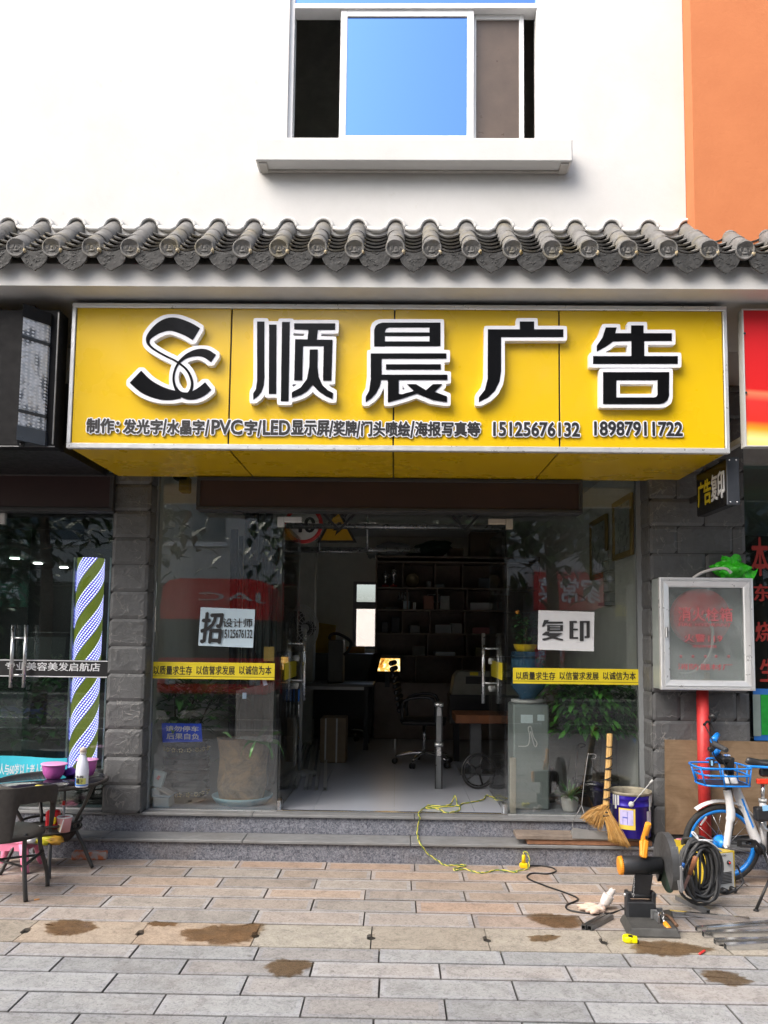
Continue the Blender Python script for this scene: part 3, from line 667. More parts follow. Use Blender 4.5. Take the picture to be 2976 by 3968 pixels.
def outline(polys, off, y0, y1, name, step=.005):
    pts = []
    for P in polys:
        for i in range(len(P)):
            a, b = P[i], P[(i + 1) % len(P)]; L = math.hypot(b[0] - a[0], b[1] - a[1]); k = max(2, int(L / .004))
            for j in range(k): pts.append((a[0] + (b[0] - a[0]) * j / k, a[1] + (b[1] - a[1]) * j / k))
    pts = np.array(pts); x0, z0 = pts.min(0) - off * 2; x1, z1 = pts.max(0) + off * 2
    nx, nz = int((x1 - x0) / step) + 2, int((z1 - z0) / step) + 2
    gx = x0 + np.arange(nx) * step; gz = z0 + np.arange(nz) * step
    GX, GZ = np.meshgrid(gx, gz, indexing='ij'); D = np.full(GX.shape, 9.0); D2 = np.full(GX.shape, 9.0)
    for c in range(0, len(pts), 64):
        q = pts[c:c + 64]; ddx = np.abs(GX[..., None] - q[:, 0]); ddz = np.abs(GZ[..., None] - q[:, 1])
        D = np.minimum(D, np.maximum(ddx, ddz).min(-1)); D2 = np.minimum(D2, np.sqrt(ddx ** 2 + ddz ** 2).min(-1))
    D = .75 * D + .25 * D2
    ins = np.zeros(GX.shape, bool)
    for P in polys:
        w_ = np.zeros(GX.shape, bool)
        for i in range(len(P)):
            (xa, za), (xb, zb) = P[i], P[(i + 1) % len(P)]
            if za == zb: continue
            c = ((za > GZ) != (zb > GZ)) & (GX < (xb - xa) * (GZ - za) / (zb - za) + xa); w_ ^= c
        ins |= w_
    S = np.where(ins, -D, D) - off
    b = bmesh.new(); vv = {}
    def gv(i, j):
        k = (i, j)
        if k not in vv: vv[k] = b.verts.new((gx[i], y0, gz[j]))
        return vv[k]
    def ev_(i, j, i2, j2):
        k = (min((i, j), (i2, j2)), max((i, j), (i2, j2)))
        if k not in vv:
            t = S[i, j] / (S[i, j] - S[i2, j2]); vv[k] = b.verts.new((gx[i] + (gx[i2] - gx[i]) * t, y0, gz[j] + (gz[j2] - gz[j]) * t))
        return vv[k]
    I = S < 0
    for i in range(nx - 1):
        for j in range(nz - 1):
            cs = [(i, j), (i + 1, j), (i + 1, j + 1), (i, j + 1)]; ins_ = [I[c] for c in cs]
            if not any(ins_): continue
            f = []
            for k in range(4):
                k2 = (k + 1) % 4
                if ins_[k]: f.append(gv(*cs[k]))
                if ins_[k] != ins_[k2]: f.append(ev_(*cs[k], *cs[k2]))
            f = list(dict.fromkeys(f))
            if len(f) > 2:
                try: b.faces.new(f)
                except ValueError: pass
    bmesh.ops.dissolve_limit(b, angle_limit=.02, verts=b.verts[:], edges=b.edges[:])
    r = bmesh.ops.extrude_edge_only(b, edges=[e for e in b.edges if e.is_boundary])
    for v in [v for v in r['geom'] if isinstance(v, bmesh.types.BMVert)]: v.co.y = y1
    m_ = M(); m_.bm(b); return m_
def sign_char(name, polys_src, off=.0235):
    polys = [[(lambda p: (p.x, p.z))(As(x, y, YS - .045)) for x, y in P] for P in polys_src]
    base = outline(polys, off, YS - .045, YS - .001, name).build(name, LETW, SG)
    f = M()
    for i, P in enumerate(polys): f.prism([(x, YS - .0475 - i * .0003, z) for x, z in P], (0, .002, 0))
    f.build('black_face', ACRY, base); return base
ra = lambda P: [(900 + .6028 * x, 1180 + .6028 * y) for x, y in P]
rb = lambda P: [(1800 + .6028 * x, 1180 + .6028 * y) for x, y in P]
sign_char('letter', [ra(P) for P in [
    [(160, 110), (207, 110), (207, 470), (203, 520), (188, 562), (165, 590), (135, 612), (135, 572), (152, 545), (160, 490)], [(237, 130), (285, 130), (283, 575), (235, 575)], [(320, 113), (370, 113), (362, 622), (312, 622)],
    [(398, 122), (662, 122), (660, 163), (550, 163), (543, 226), (484, 226), (490, 163), (398, 160)], [(405, 224), (645, 228), (637, 490), (583, 490), (588, 267), (455, 267), (450, 488), (398, 488)],
    [(498, 290), (550, 290), (548, 400), (555, 465), (580, 520), (615, 552), (648, 570), (645, 608), (600, 588), (555, 558), (517, 517), (480, 558), (440, 582), (383, 600), (383, 565), (440, 535), (480, 480), (495, 400)]]])
sign_char('letter', [ra(P) for P in [
    [(912, 270), (912, 165), (922, 138), (940, 124), (965, 117), (1338, 117), (1338, 148), (1008, 148), (990, 155), (982, 172), (980, 270)], [(1268, 118), (1338, 118), (1338, 268), (1268, 268)], [(975, 180), (1275, 180), (1275, 203), (975, 203)], [(913, 238), (1337, 238), (1337, 268), (913, 268)],
    [(890, 315), (1376, 315), (1376, 348), (960, 348), (960, 470), (950, 520), (925, 570), (895, 602), (858, 628), (858, 595), (880, 555), (890, 480)], [(988, 385), (1340, 385), (1340, 418), (988, 418)], [(950, 452), (1382, 452), (1382, 485), (950, 485)],
    [(1000, 480), (1070, 480), (1070, 575), (1090, 578), (1180, 553), (1215, 565), (1180, 574), (1100, 602), (1000, 630)], [(1122, 513), (1180, 513), (1245, 552), (1290, 513), (1350, 513), (1300, 562), (1380, 592), (1380, 628), (1290, 615), (1185, 572)]]])
sign_char('letter', [rb([(150, 160), (355, 160), (355, 110), (447, 110), (447, 160), (635, 160), (635, 210), (235, 210), (235, 430), (225, 495), (195, 555), (150, 598), (92, 628), (92, 598), (130, 550), (148, 480)])])
sign_char('letter', [rb(P) for P in [
    [(908, 148), (978, 148), (968, 185), (1070, 185), (1070, 135), (1150, 135), (1150, 185), (1332, 185), (1332, 235), (1155, 235), (1155, 332), (1370, 332), (1370, 382), (826, 382), (826, 332), (1072, 332), (1072, 235), (955, 238), (910, 270), (850, 302), (850, 265), (885, 215)],
    [(890, 435), (1315, 435), (1315, 487), (890, 487)], [(890, 436), (975, 436), (975, 639), (890, 639)], [(1240, 436), (1314, 436), (1314, 585), (1305, 615), (1280, 634), (1255, 640), (890, 640), (890, 598), (1215, 598), (1232, 594), (1240, 580)]]])
def ribbon(pts, n=7):                      # (x, y, width) along a stroke -> polygon
    P = bez([(x, y, w_) for x, y, w_ in pts], n); L, R = [], []
    for i, p in enumerate(P):
        a = P[max(0, i - 1)]; b = P[min(len(P) - 1, i + 1)]; d = V((b.x - a.x, b.y - a.y)).normalized(); nn = V((-d.y, d.x))
        L.append((p.x + nn.x * p.z / 2, p.y + nn.y * p.z / 2)); R.append((p.x - nn.x * p.z / 2, p.y - nn.y * p.z / 2))
    return L + R[::-1]
rl = lambda P: [(.904 * x, 800 + .904 * y) for x, y in P]
S_ = ribbon([(842, 548, 60), (800, 524, 60), (740, 505, 58), (690, 517, 46), (645, 552, 26), (634, 580, 15), (652, 606, 9), (700, 636, 8), (755, 664, 8), (800, 700, 10), (822, 745, 11), (820, 785, 12), (800, 812, 14)])
S2 = ribbon([(581, 730, 72), (625, 770, 68), (680, 797, 58), (730, 808, 45), (775, 808, 30)])
C_ = ribbon([(915, 652, 38), (880, 630, 36), (840, 628, 28), (795, 645, 16), (760, 680, 9), (744, 730, 9), (752, 775, 12), (778, 806, 22), (820, 812, 34), (860, 796, 42), (893, 770, 42)])
sign_char('logo', [rl(S_), rl(S2), rl(C_)], .022)
# small raised line of text : white backing plus black face
def small(t, x0, x1, y0, y1):
    o = M(); q = quadV(x0 + 1, y0 + 1, x1 - 1, y1 - 1, YS - .006); w_ = q[1].x - q[0].x; h_ = q[2].z - q[0].z; g0 = glyphs(t, 0)[2]; kx, ky = (g0[2] - g0[0]) / w_, (g0[3] - g0[1]) / h_
    def rg(d): return [(0, 0)] + [(math.cos(a) * d * kx, math.sin(a) * d * ky) for a in [math.pi * k / 5 for k in range(10)]]
    o.text(t, q, .004, .0, ring=rg(.0105)); lo = o.build('lettering', LETW, SG)
    o = M(); o.text(t, q, .002, .0046, ring=rg(.0033)); o.build('black_face', INK, lo)
for t, x0, x1, y0, y1 in [('制作：', 187, 258, 904, 936), ('发光字', 266, 352, 906, 938), ('/', 352, 360, 906, 941), ('水晶字', 361, 442, 907, 939), ('/', 443, 452, 907, 942), ('PVC', 457, 524, 907, 939), ('字', 528, 556, 908, 940), ('/', 556, 565, 908, 943), ('LED', 568, 627, 908, 940), ('显示屏', 629, 712, 908, 941), ('/', 711, 720, 909, 944),
        ('奖牌', 720, 771, 909, 942), ('/', 770, 778, 910, 945), ('门头喷绘', 780, 886, 910, 943), ('/', 886, 895, 910, 946), ('海报写真等', 896, 1037, 911, 943), ('15125676132', 1065, 1252, 912, 943), ('18987911722', 1283, 1474, 911, 942)]:
    small(t, x0, x1, y0, y1)
# scrap stuck along the lower edge of the sign
# ---- led message board over the door
n = N('led_matrix'); x_ = n.xyz(); s1 = n.math('SINE', n.math('MULTIPLY', x_[0], 2 * math.pi / .0125)); s2 = n.math('SINE', n.math('MULTIPLY', x_[2], 2 * math.pi / .0125))
d_ = n.ramp(n.math('MULTIPLY', s1, s2), [(.25, 0), (.6, 1)]); bars = n.ramp(n.noise(2.5, 2), [(.4, .8), (.6, 1.15)])
n.base(n.mix(1, n.mix(d_, (.018, .008, .008), (.055, .018, .017)), bars, 'MULTIPLY')); n.set(Roughness=.5); LEDM = n.m
def led_board(x0, x1, z0, z1, y0, y1, label):
    t_ = thing('led_board', label, 'led board', ((x0 + x1) / 2, y1, z0)); p = M(); b = .028
    p.box((x0, y0, z0), (x1, y1, z0 + b), .004); p.box((x0, y0, z1 - b), (x1, y1, z1), .004); p.box((x0, y0 + .001, z0 + b), (x0 + b, y1, z1 - b), .003); p.box((x1 - b, y0 + .001, z0 + b), (x1, y1, z1 - b), .003); p.build('frame', DARK, t_)
    p = M(); p.box((x0 + b, y0 + .012, z0 + b), (x1 - b, y1 - .002, z1 - b)); p.build('led_panel', LEDM, t_); return t_
YL = -.2; lz0 = A(840, 1105, YL).z; lx0, lx1 = A(424, 1065, YL).x, A(1259, 1065, YL).x
lt = led_board(lx0, lx1, lz0, szb - .004, YL, -.05, 'dark red led message board hanging above the open doorway')
for v0, v1 in ((690, 775), (965, 1045)):
    br = M(); c = (v0 + v1) / 2; y = -.045; z0, z1 = A(c, 1145, y).z, A(c, 1100, y).z; xa, xb, xm = A(v0, 1105, y).x, A(v1, 1105, y).x, A(c, 1105, y).x; w_ = .018
    br.beam((xa, y, z1), (xm, y, z0), .006, w_, 0, (0, 0, 1)); br.beam((xb, y + .004, z1), (xm, y + .004, z0), .006, w_, 0, (0, 0, 1))
    br.beam((xa + .07, y + .008, z1), ((xa + xm) / 2 + .03, y + .008, (z0 + z1) / 2 + .02), .006, w_ * .7); br.beam((xb - .07, y + .008, z1), ((xb + xm) / 2 - .03, y + .008, (z0 + z1) / 2 + .02), .006, w_ * .7); br.beam((xm, y + .012, z1 - .02), ((xa + xm) / 2 + .03, y + .012, (z0 + z1) / 2 + .02), .006, w_ * .7); br.beam((xm, y + .012, z1 - .02), ((xb + xm) / 2 - .03, y + .012, (z0 + z1) / 2 + .02), .006, w_ * .7)
    br.build('bracket', BLACK, lt)
for v in (515, 1225):
    br = M(); p = A(v, 1107, -.1); br.ell(p, (.045, .03, .02), 12, 6); br.build('floodlight', BLACK, lt)
# ---- neighbour on the left : black sign with led lantern, led board, glass
YB = -1.1; nz0, nz1 = A(60, 963, YB).z, A(60, 669, YB).z; nx1 = A(124, 815, YB).x
NS = thing('neighbour_sign', 'black sign box with a perforated led lantern left of the yellow sign', 'shop sign', (nx1 - 1, YB, nz0))
p = M(); p.box((-5, YB, nz0), (nx1, YB + .13, nz1), .006); p.build('sign_box', mat('matte_black', (.009, .009, .01), .7, 0, .1, spec=.15), NS)
p = M(); p.box((nx1 - .012, YB - .008, nz0 + .01), (nx1 - .004, YB - .0005, nz1 - .02)); p.box((-5, YB - .006, nz0 - .008), (nx1 + .004, YB - .0005, nz0 - .001)); p.build('trim_line', mat('grey_trim', (.25, .25, .25), .35, .6), NS)
p = M(); p.box((-5, YB + .132, nz0), (nx1, -.152, nz0 + .04)); p.box((nx1 - .02, YB + .14, nz0 - .006), (nx1 + .003, -.155, nz0 + .05)); p.box((-5, -.14 - .02, nz0 + .041), (nx1 + .25, -.1495, 3.44)); p.build('canopy_panel', BLACK, NS)
LN = thing('led_lantern', 'faceted lantern of perforated led sheet wrapped in shiny film on the black sign', 'led lantern', (A(72, 900, YB).x, YB, nz0))
def lx(v): return A(v, 815, YB - .05).x
L0, L1, L2 = lx(41), lx(63), lx(99)
yA, yB_ = YB - .001, YB - .17
def band(zlo, zhi, grow, m_, name, mt=None):
    p = M(); g_ = grow; P = [(L0 - g_, yA, zlo), (L1, yB_ - g_, zlo), (L2 + g_, yA - .03, zlo), (L2 + g_, yA, zlo)]; p.prism(P, (0, 0, zhi - zlo)); return p.build(name, m_, LN)
zA, zB = A(70, 925, YB - .1).z, A(70, 693, YB - .1).z
n = N('perforated_led_sheet'); x_ = n.xyz(); s1 = n.math('SINE', n.math('MULTIPLY', x_[0], 2 * math.pi / .019)); s2 = n.math('SINE', n.math('MULTIPLY', x_[2], 2 * math.pi / .021))
d_ = n.ramp(n.math('ADD', s1, s2), [(.72, 0), (.86, 1)]); w_ = n.ramp(n.noise(5, 3, .5, 1.5), [(.4, (.07, .072, .075)), (.53, (.5, .51, .54)), (.75, (.3, .33, .37))])
n.base(n.mix(d_, w_, (.6, .6, .62))); n.set(Roughness=.22); n.b.inputs['Coat Weight'].default_value = .6; n.bump(n.noise(8, 2, .5, 1), .5, .03); PERF = n.m
band(zA, zB, -.005, PERF, 'led_sheet'); band(zB, nz1 - .035, .006, mat('matte_black', (.009, .009, .01), .7, 0, .1, spec=.15), 'top_cap'); band(nz0 - .004, zA, .006, mat('slate_cap', (.035, .04, .05), .35), 'bottom_cap')
for v in (735, 893):
    z_ = A(70, v, YB - .1).z; band(z_ - .009, z_ + .009, .003, BLACK, 'cross_band')
p = M(); p.cyl((L1 + .0, YB - .1, nz0 - .03), (L1, YB - .1, nz0 - .004), .012, .018, 10); p.build('drain_nipple', BLACK, LN)
p = M(); hz = A(50, 660, YB).z; p.box((L0 + .02, YB + .03, nz1), (L0 + .04, YB + .06, nz1 + .04)); p.box((L0 - .0, YB + .03, nz1 + .03), (L0 + .02, YB + .06, nz1 + .04)); p.build('hook', BLACK, LN)
lzn = A(100, 1103, YL).z
led_board(-4.5, A(245, 1050, YL).x, lzn, nz0 + .02, YL, -.05, 'dark red led message board above the hair salon glass at the left edge')
NG = thing('shopfront', 'dark glass front of the neighbouring hair salon with a black lettered strip', 'shopfront', (-3, 0, FL))
YG = -.03; sx1 = xl0 - .004
zg = A(100, 1108, YG).z
xpl = A(62, 1300, YG).x
p = M(); p.box((-5.5, YG, FL + .012), (sx1, YG + .012, ZC)); p.build('glass_panel', GLASS_TINT, NG)
p = M(); p.box((-5.5, YG - .02, FL + .001), (sx1, YG + .03, FL + .012)); p.build('base_channel', ALU, NG)
# the salon's glass door, ajar, in front of the fixed pane
o = M(); xa, xb = A(-80, 1300, YG - .03).x, A(62, 1300, YG - .03).x
o.box((xa, YG - .045, FL + .02), (xb, YG - .033, A(40, 1122, YG).z)); dd = o.build('glass_door', GLASS_TINT, NG)
o = M()
for v in (28, 56):
    x = A(v, 1400, YG - .08).x; o.cyl((x, YG - .09, A(v, 1485, YG - .08).z), (x, YG - .09, A(v, 1350, YG - .08).z), .013)
xx = (A(28, 1400, YG - .08).x, A(56, 1400, YG - .08).x)
for v in (1378, 1458): z_ = A(40, v, YG - .08).z; o.cyl((xx[0], YG - .088, z_), (xx[1], YG - .088, z_), .008); 
for v in (1378, 1458): z_ = A(40, v, YG - .08).z; o.cyl((xx[0], YG - .09, z_), (xx[0], YG - .04, z_), .008)
o.build('door_handle', CHROME, dd)
o = M(); a = A(-10, 1132, YG - .05); b = A(12, 1108, YG - .05); o.box((a.x, YG - .06, a.z), (b.x, YG - .02, b.z), .004); o.build('patch_fitting', mat('white_cap', (.62, .62, .6), .4), dd)
q = quadV(-160, 1424, 233, 1462, YG - .052); o = M(); o.prism(q, (0, .003, 0)); st_ = o.build('name_strip', BLACK, NG)
o = M()
for v in (1426, 1460.5):
    q = quadV(-160, v - 1, 233, v + 1, YG - .0535); o.prism(q, (0, .001, 0))
o.build('white_line', PAPER, st_)
o = M(); o.text('专业美容美发启航店', quadV(12, 1431, 216, 1449, YG - .053), .0006, .0012, .018); o.build('lettering', PAPER, st_)
# ---- barber pole light box behind the salon glass
PX0, PX1 = A(148, 1430, .12).x, A(236, 1430, .12).x; pz0, pz1 = A(190, 1662, .12).z, A(190, 1204, .12).z
BP = thing('barber_pole', 'lit spiral barber pole in a mirrored case behind the salon glass', 'barber pole', ((PX0 + PX1) / 2, .2, FL))
pc = V((A(188, 1430, .21).x, .21, 0)); pr = (A(216, 1430, .21).x - A(160, 1430, .21).x) / 2
n = N('pole_leds'); x_ = n.n('SeparateXYZ'); mp = n.n('Mapping'); mp.inputs['Location'].default_value = (-pc.x, -pc.y, -pz0); n.l(n.coord(), mp.inputs[0]); n.l(mp.outputs[0], x_.inputs[0])
an = n.math('DIVIDE', n.math('ARCTAN2', x_.outputs[1], x_.outputs[0]), 2 * math.pi); zz = n.math('DIVIDE', x_.outputs[2], .285)
ph = n.math('FRACT', n.math('SUBTRACT', n.math('MULTIPLY', zz, 1.0), n.math('MULTIPLY', an, 3.0)))
on = n.math('LESS_THAN', ph, .54); rows = n.math('ABSOLUTE', n.math('SINE', n.math('MULTIPLY', ph, math.pi / .115)))
al_ = n.math('ABSOLUTE', n.math('SINE', n.math('MULTIPLY', n.math('ADD', zz, n.math('MULTIPLY', an, .8)), math.pi * 15)))
dot = n.math('MULTIPLY', n.math('GREATER_THAN', rows, .8), n.math('GREATER_THAN', al_, .5))
gold = n.ramp(n.noise(9, 2), [(.3, (.14, .16, .02)), (.7, (.3, .27, .03))])
n.base(n.mix(on, gold, (.04, .02, .16))); n.set(Roughness=.3)
em = n.mix(on, (.09, .1, .012), n.mix(dot, (.06, .03, .42), (1.5, 1.4, 2.0))); n.set(Emission_Color=em); n.b.inputs['Emission Strength'].default_value = .85
p = M(); p.cyl((pc.x, pc.y, pz0), (pc.x, pc.y, pz1), pr, n=40); p.build('led_cylinder', n.m, BP)
p = M()
for x, y in ((PX0, .13), (PX1 - .03, .13)): p.box((x, y, pz0), (x + .014, y + .014, pz1 + .0), .002)
p.build('post', ALU, BP)
n = N('mirror_blue_reflection'); n.base((.09, .15, .38)); n.set(Metallic=.25, Roughness=.12); MIR = n.m  # blue of the reflected pole LEDs put into the panel colour
p = M(); p.prism([(PX0 + .014, .137, pz0), (PX0 + .018, .137, pz0), (pc.x - pr - .004, .3, pz0), (pc.x - pr - .01, .3, pz0)], (0, 0, pz1 - pz0)); p.prism([(PX1 - .018, .137, pz0), (PX1 - .014, .137, pz0), (pc.x + pr + .02, .3, pz0), (pc.x + pr + .014, .3, pz0)], (0, 0, pz1 - pz0)); p.build('side_mirror', MIR, BP)
p = M(); p.box((PX0 - .02, .11, FL + .001), (PX1 + .01, .33, pz0 - .004), .004); p.build('base', BLACKGLOSS, BP)
# downlights inside salon
for vx, vy in ((32, 1205), (82, 1216), (138, 1225)):
    yy = 2.0 + (vy - 1200) * .02; p_ = A(vx, vy, 1.9); d_ = (p_ - CAM); p_ = CAM + d_ * ((2.455 - CAM.z) / d_.z)
    o = M(); o.lathe([(0, 0), (.045, 0), (.055, -.006), (.05, -.012), (.045, -.005), (0, -.004)], p_, 16)
    p = one('downlight', o, mat('lamp_glow', (.8, .8, .8), .4, 0, 0, emit=(1, .97, .9), es=9), 'lit ceiling downlight inside the salon, %s of the three' % {32: 'leftmost', 82: 'middle', 138: 'rightmost'}[vx], 'light', 'salon ceiling downlights')
# ---- cyan banner
q = quadV(-150, 1634, 145, 1691, -.19); BN = thing('cyan_banner', 'cyan banner with white lettering low in front of the salon glass', 'banner', (q[0] + q[1]) / 2)
s_ = M(); s_.grid(lambda u, v: (q[0] * (1 - u) + q[1] * u) * (1 - v) + (q[3] * (1 - u) + q[2] * u) * v + V((0, .012 * math.sin(u * 11) * v, -.006 * math.sin(u * 9))), 24, 6)
s_.grid(lambda u, v: (q[0] * (1 - u) + q[1] * u) * (1 - v) + (q[3] * (1 - u) + q[2] * u) * v + V((0, .003 + .012 * math.sin(u * 11) * v, -.006 * math.sin(u * 9))), 24, 6); s_.build('sheet', mat('cyan_fabric', (.04, .52, .66), .7, 0, .06), BN)
s_ = M(); s_.text('环卫工人与60岁以上老人免费剪发', quadV(-34, 1650, 130, 1674, -.206), .001, .001, .012); s_.build('lettering', PAPER, BN)
for x in (q[1].x - .02, q[0].x + .5): s_ = M(); s_.box((x, -.185, TR + .002), (x + .012, -.172, q[2].z)); s_.build('stand', DARK, BN)
# ---- right neighbour : red sign, glass with red characters, poster
rx0 = A(1606, 820, YS).x; rz0, rz1 = A(1630, 965, YS).z, A(1630, 668, YS).z
RS = thing('red_sign', 'red sign with a yellow band at the right edge', 'shop sign', (rx0 + .6, YS, rz0))
n = N('red_print'); x_ = n.xyz(); h_ = n.math('DIVIDE', n.math('SUBTRACT', x_[2], rz0), rz1 - rz0)
sw = n.math('ADD', h_, n.math('MULTIPLY', n.math('SINE', n.math('MULTIPLY', x_[0], 3.0)), .03))
n.base(n.ramp(sw, [(.02, (.85, .65, .2)), (.07, (.85, .8, .3)), (.14, (.85, .35, .02)), (.2, (.66, .03, .02)), (.34, (.66, .035, .03)), (.40, (.75, .2, .1)), (.43, (.62, .015, .015)), (1, (.6, .012, .018))])); n.set(Roughness=.35)
p = M(); p.box((rx0 + .008, YS, rz0 + .008), (rx0 + 2.2, YS + .05, rz1 - .008)); p.build('sign_face', n.m, RS)
p = M(); p.box((rx0, YS - .006, rz0), (rx0 + .0075, YS + .06, rz1)); p.box((rx0 + .0075, YS - .006, rz1 - .0075), (rx0 + 2.2, YS + .06, rz1)); p.box((rx0 + .0075, YS - .006, rz0), (rx0 + 2.2, YS + .06, rz0 + .0075)); p.box((rx0 + .1, YS + .061, rz0 + .1), (rx0 + .14, -.2, rz0 + .14)); p.build('frame', LGREY, RS)
for vy in (720, 848):
    p = M(); c = A(1610, vy, YS - .006); p.ell((rx0 + .012, YS - .007, c.z), (.008, .004, .008), 8, 5); p.build('screw', DARK, RS)
RG = thing('shopfront', 'dark glass front with red characters beyond the right stone pillar', 'shopfront', (xr1 + 1, 0, 0))
YR = -.06; p = M(); p.box((xr1 + .004, YR, FL + .01), (6.4, YR + .012, ZC)); p.build('glass_panel', GLASS_TINT, RG)
p = M(); a, b = A(1612, 990, YR - .3), A(1659, 965, YR - .3); p.box((xr1 + .003, YR - .1, A(1640, 1000, YR - .1).z), (6.4, YR - .01, A(1640, 962, YR - .1).z + .2)); p.build('head_panel', mat('grey_panel', (.3, .3, .29), .7), RG)
for t, x0, x1, y0, y1 in (('本', 1624, 1659, 1162, 1243), ('东', 1628, 1664, 1262, 1298), ('烧', 1632, 1668, 1344, 1386), ('生', 1642, 1680, 1424, 1472)):
    p = M(); p.text(t, quadV(x0, y0, x1, y1, YR - .001), .001, .001, .03); p.build('character', mat('dull_red_vinyl', (.38, .03, .02), .5), RG)
q = quadV(1628, 1488, 1720, 1600, YR - .02); PO = thing('poster', 'green and blue poster low on the right glass at the picture edge', 'poster', (q[0] + q[1]) / 2)
p = M(); p.prism(q, (0, .004, 0)); p.build('sheet', mat('blue_poster', (.04, .2, .62), .35), PO)
p = M(); p.prism(quadV(1627, 1500, 1643, 1590, YR - .0225), (0, .002, 0)); p.build('grey_patch', mat('pale_patch', (.34, .42, .38), .4), PO)
p = M(); p.prism(quadV(1644, 1501, 1720, 1588, YR - .0235), (0, .002, 0)); p.build('green_patch', mat('green_patch', (.02, .38, .05), .35, 0, .3, 12), PO)
# ---- small projecting sign under the right corner
D1, D0 = As(2806, 1860, -.93), As(2706, 1890, -.42); bxx = (D1.x + D0.x) / 2
pz = [As(2806, 1776, -.93).z, As(2806, 1956, -.93).z]
PJ = thing('projecting_sign', 'black double-sided hanging sign with yellow and white characters under the yellow sign', 'hanging sign', (bxx, -.9, pz[1]))
p = M(); p.box((bxx, -.93, pz[1]), (bxx + .07, -.42, pz[0]), .006); p.build('sign_box', BLACKGLOSS, PJ)
p = M(); p.box((bxx - .004, -.948, pz[1] - .004), (bxx + .076, -.93, pz[0] + .004), .004); p.build('end_strip', mat('slate_strip', (.045, .05, .06), .4, .3), PJ)
p = M()
for z_ in (pz[0] - .015, pz[1] + .015):
    for x in (bxx + .015, bxx + .058): p.ell((x, -.949, z_), (.006, .004, .006), 8, 5)
p.build('screw', CHROME, PJ)
def sq(y0, y1, a, b):   # characters on the left face, read from the street (far -> near)
    H = pz[0] - pz[1]; x = bxx - .0005
    return [V((x, y0, pz[1] + H * a)), V((x, y1, pz[1] + H * a)), V((x, y1, pz[1] + H * b)), V((x, y0, pz[1] + H * b))]
p = M(); p.text('广', sq(-.455, -.56, .2, .75), .003, .001, .03); p.text('告', sq(-.565, -.68, .2, .75), .003, .001, .03); p.build('lettering', YELVINYL, PJ)
p = M(); p.text('复', sq(-.69, -.79, .2, .78), .003, .001, .03); p.text('印', sq(-.8, -.9, .2, .78), .003, .001, .03); p.build('lettering', PAPER, PJ)
for ba, bb_ in (((bxx + .02, -.8, pz[0]), (bxx + .05, -.77, szb + .02)), ((bxx + .02, -.55, pz[0]), (bxx + .05, -.52, szb + .02)), ((bxx + .03, -.42, (pz[0] + pz[1]) / 2 - .02), (bxx + .05, YQ - .0, (pz[0] + pz[1]) / 2 + .02))): p = M(); p.box(ba, bb_); p.build('bracket', DARK, PJ)
# ---- fire hydrant cabinet on the right pillar
YH = -.40; hx0, hx1 = A(1426, 1370, YH).x, A(1629, 1370, YH).x; hz0, hz1 = A(1527, 1491, YH).z, A(1527, 1248, YH).z
HC = thing('hydrant_cabinet', 'silver glass-fronted fire hose cabinet with a red reel on the right pillar', 'hose cabinet', ((hx0 + hx1) / 2, YQ, hz0))
p = M(); t_ = .01
p.box((hx0 + .004, YH + .03, hz0 + .004), (hx0 + .012, YQ - .022, hz1 - .004)); p.box((hx1 - .012, YH + .03, hz0 + .004), (hx1 - .004, YQ - .022, hz1 - .004)); p.box((hx0 + .013, YH + .031, hz0 + .004), (hx1 - .013, YQ - .022, hz0 + .012)); p.box((hx0 + .013, YH + .031, hz1 - .012), (hx1 - .013, YQ - .022, hz1 - .004)); p.box((hx0 + .013, YQ - .03, hz0 + .013), (hx1 - .013, YQ - .022, hz1 - .013))
p.build('case', mat('grey_enamel', (.33, .37, .36), .4, .2), HC)
p = M(); fw_ = .078
def frame(x0, x1, z0, z1, y, prof):     # mitred moulded frame, prof = [(inset, dy)]
    R = [[(x0 + d, y + q_, z0 + d), (x1 - d, y + q_, z0 + d), (x1 - d, y + q_, z1 - d), (x0 + d, y + q_, z1 - d)] for d, q_ in prof]
    vs = [v for r in R for v in r]; fs = [[a * 4 + k, a * 4 + (k + 1) % 4, a * 4 + 4 + (k + 1) % 4, a * 4 + 4 + k] for a in range(len(R) - 1) for k in range(4)]; p.add(vs, fs)
frame(hx0, hx1, hz0, hz1, YH, [(0, .03), (0, .0), (.008, -.004), (.02, -.004), (.022, .0), (.026, 0), (.028, -.006), (.06, .004), (.064, .008), (.068, .008), (.0685, .03)])
p.build('door_frame', ALU, HC)
p = M(); p.box((hx0 + .06, YH + .012, hz0 + .06), (hx1 - .06, YH + .017, hz1 - .06)); GH = p.build('door_glass', glass_mat('frosty_glass', (.86, .9, .89), .05, .1, .2, (.6, .64, .64)), HC)
hc = As(2719, 2392, -.30); hr = .2
p = M(); rx_ = Matrix.Rotation(math.pi / 2, 3, 'X'); p.lathe([(0, -.02), (hr, -.02), (hr + .004, -.012), (hr, -.004), (.07, .0), (.07, .05), (hr, .05), (hr, .06), (0, .06)], (hc.x - .02, -.30, hc.z), 40, rx_); p.build('hose_reel', RED, HC)
p = M(); p.tube(bez([(hc.x + .0, -.365, hc.z + .02), (hc.x + .05, -.365, hc.z - .1), (hc.x + .03, -.355, hc.z - .26), (hc.x - .06, -.33, hc.z - .38), (hc.x - .17, -.32, hc.z - .4)], 6), .011, 8); p.build('hose', mat('canvas_hose', (.5, .47, .45), .7), HC)
p = M(); vc = As(2739, 2593, -.3); p.lathe([(.0, 0), (.04, 0), (.04, .03), (.02, .035), (.02, .08), (0, .08)], (vc.x, -.3, hz0 + .04), 16); p.build('valve', mat('dull_brass', (.4, .32, .2), .4, .6), HC)
p = M()
FR_ = mat('faded_red', (.45, .1, .11), .5)
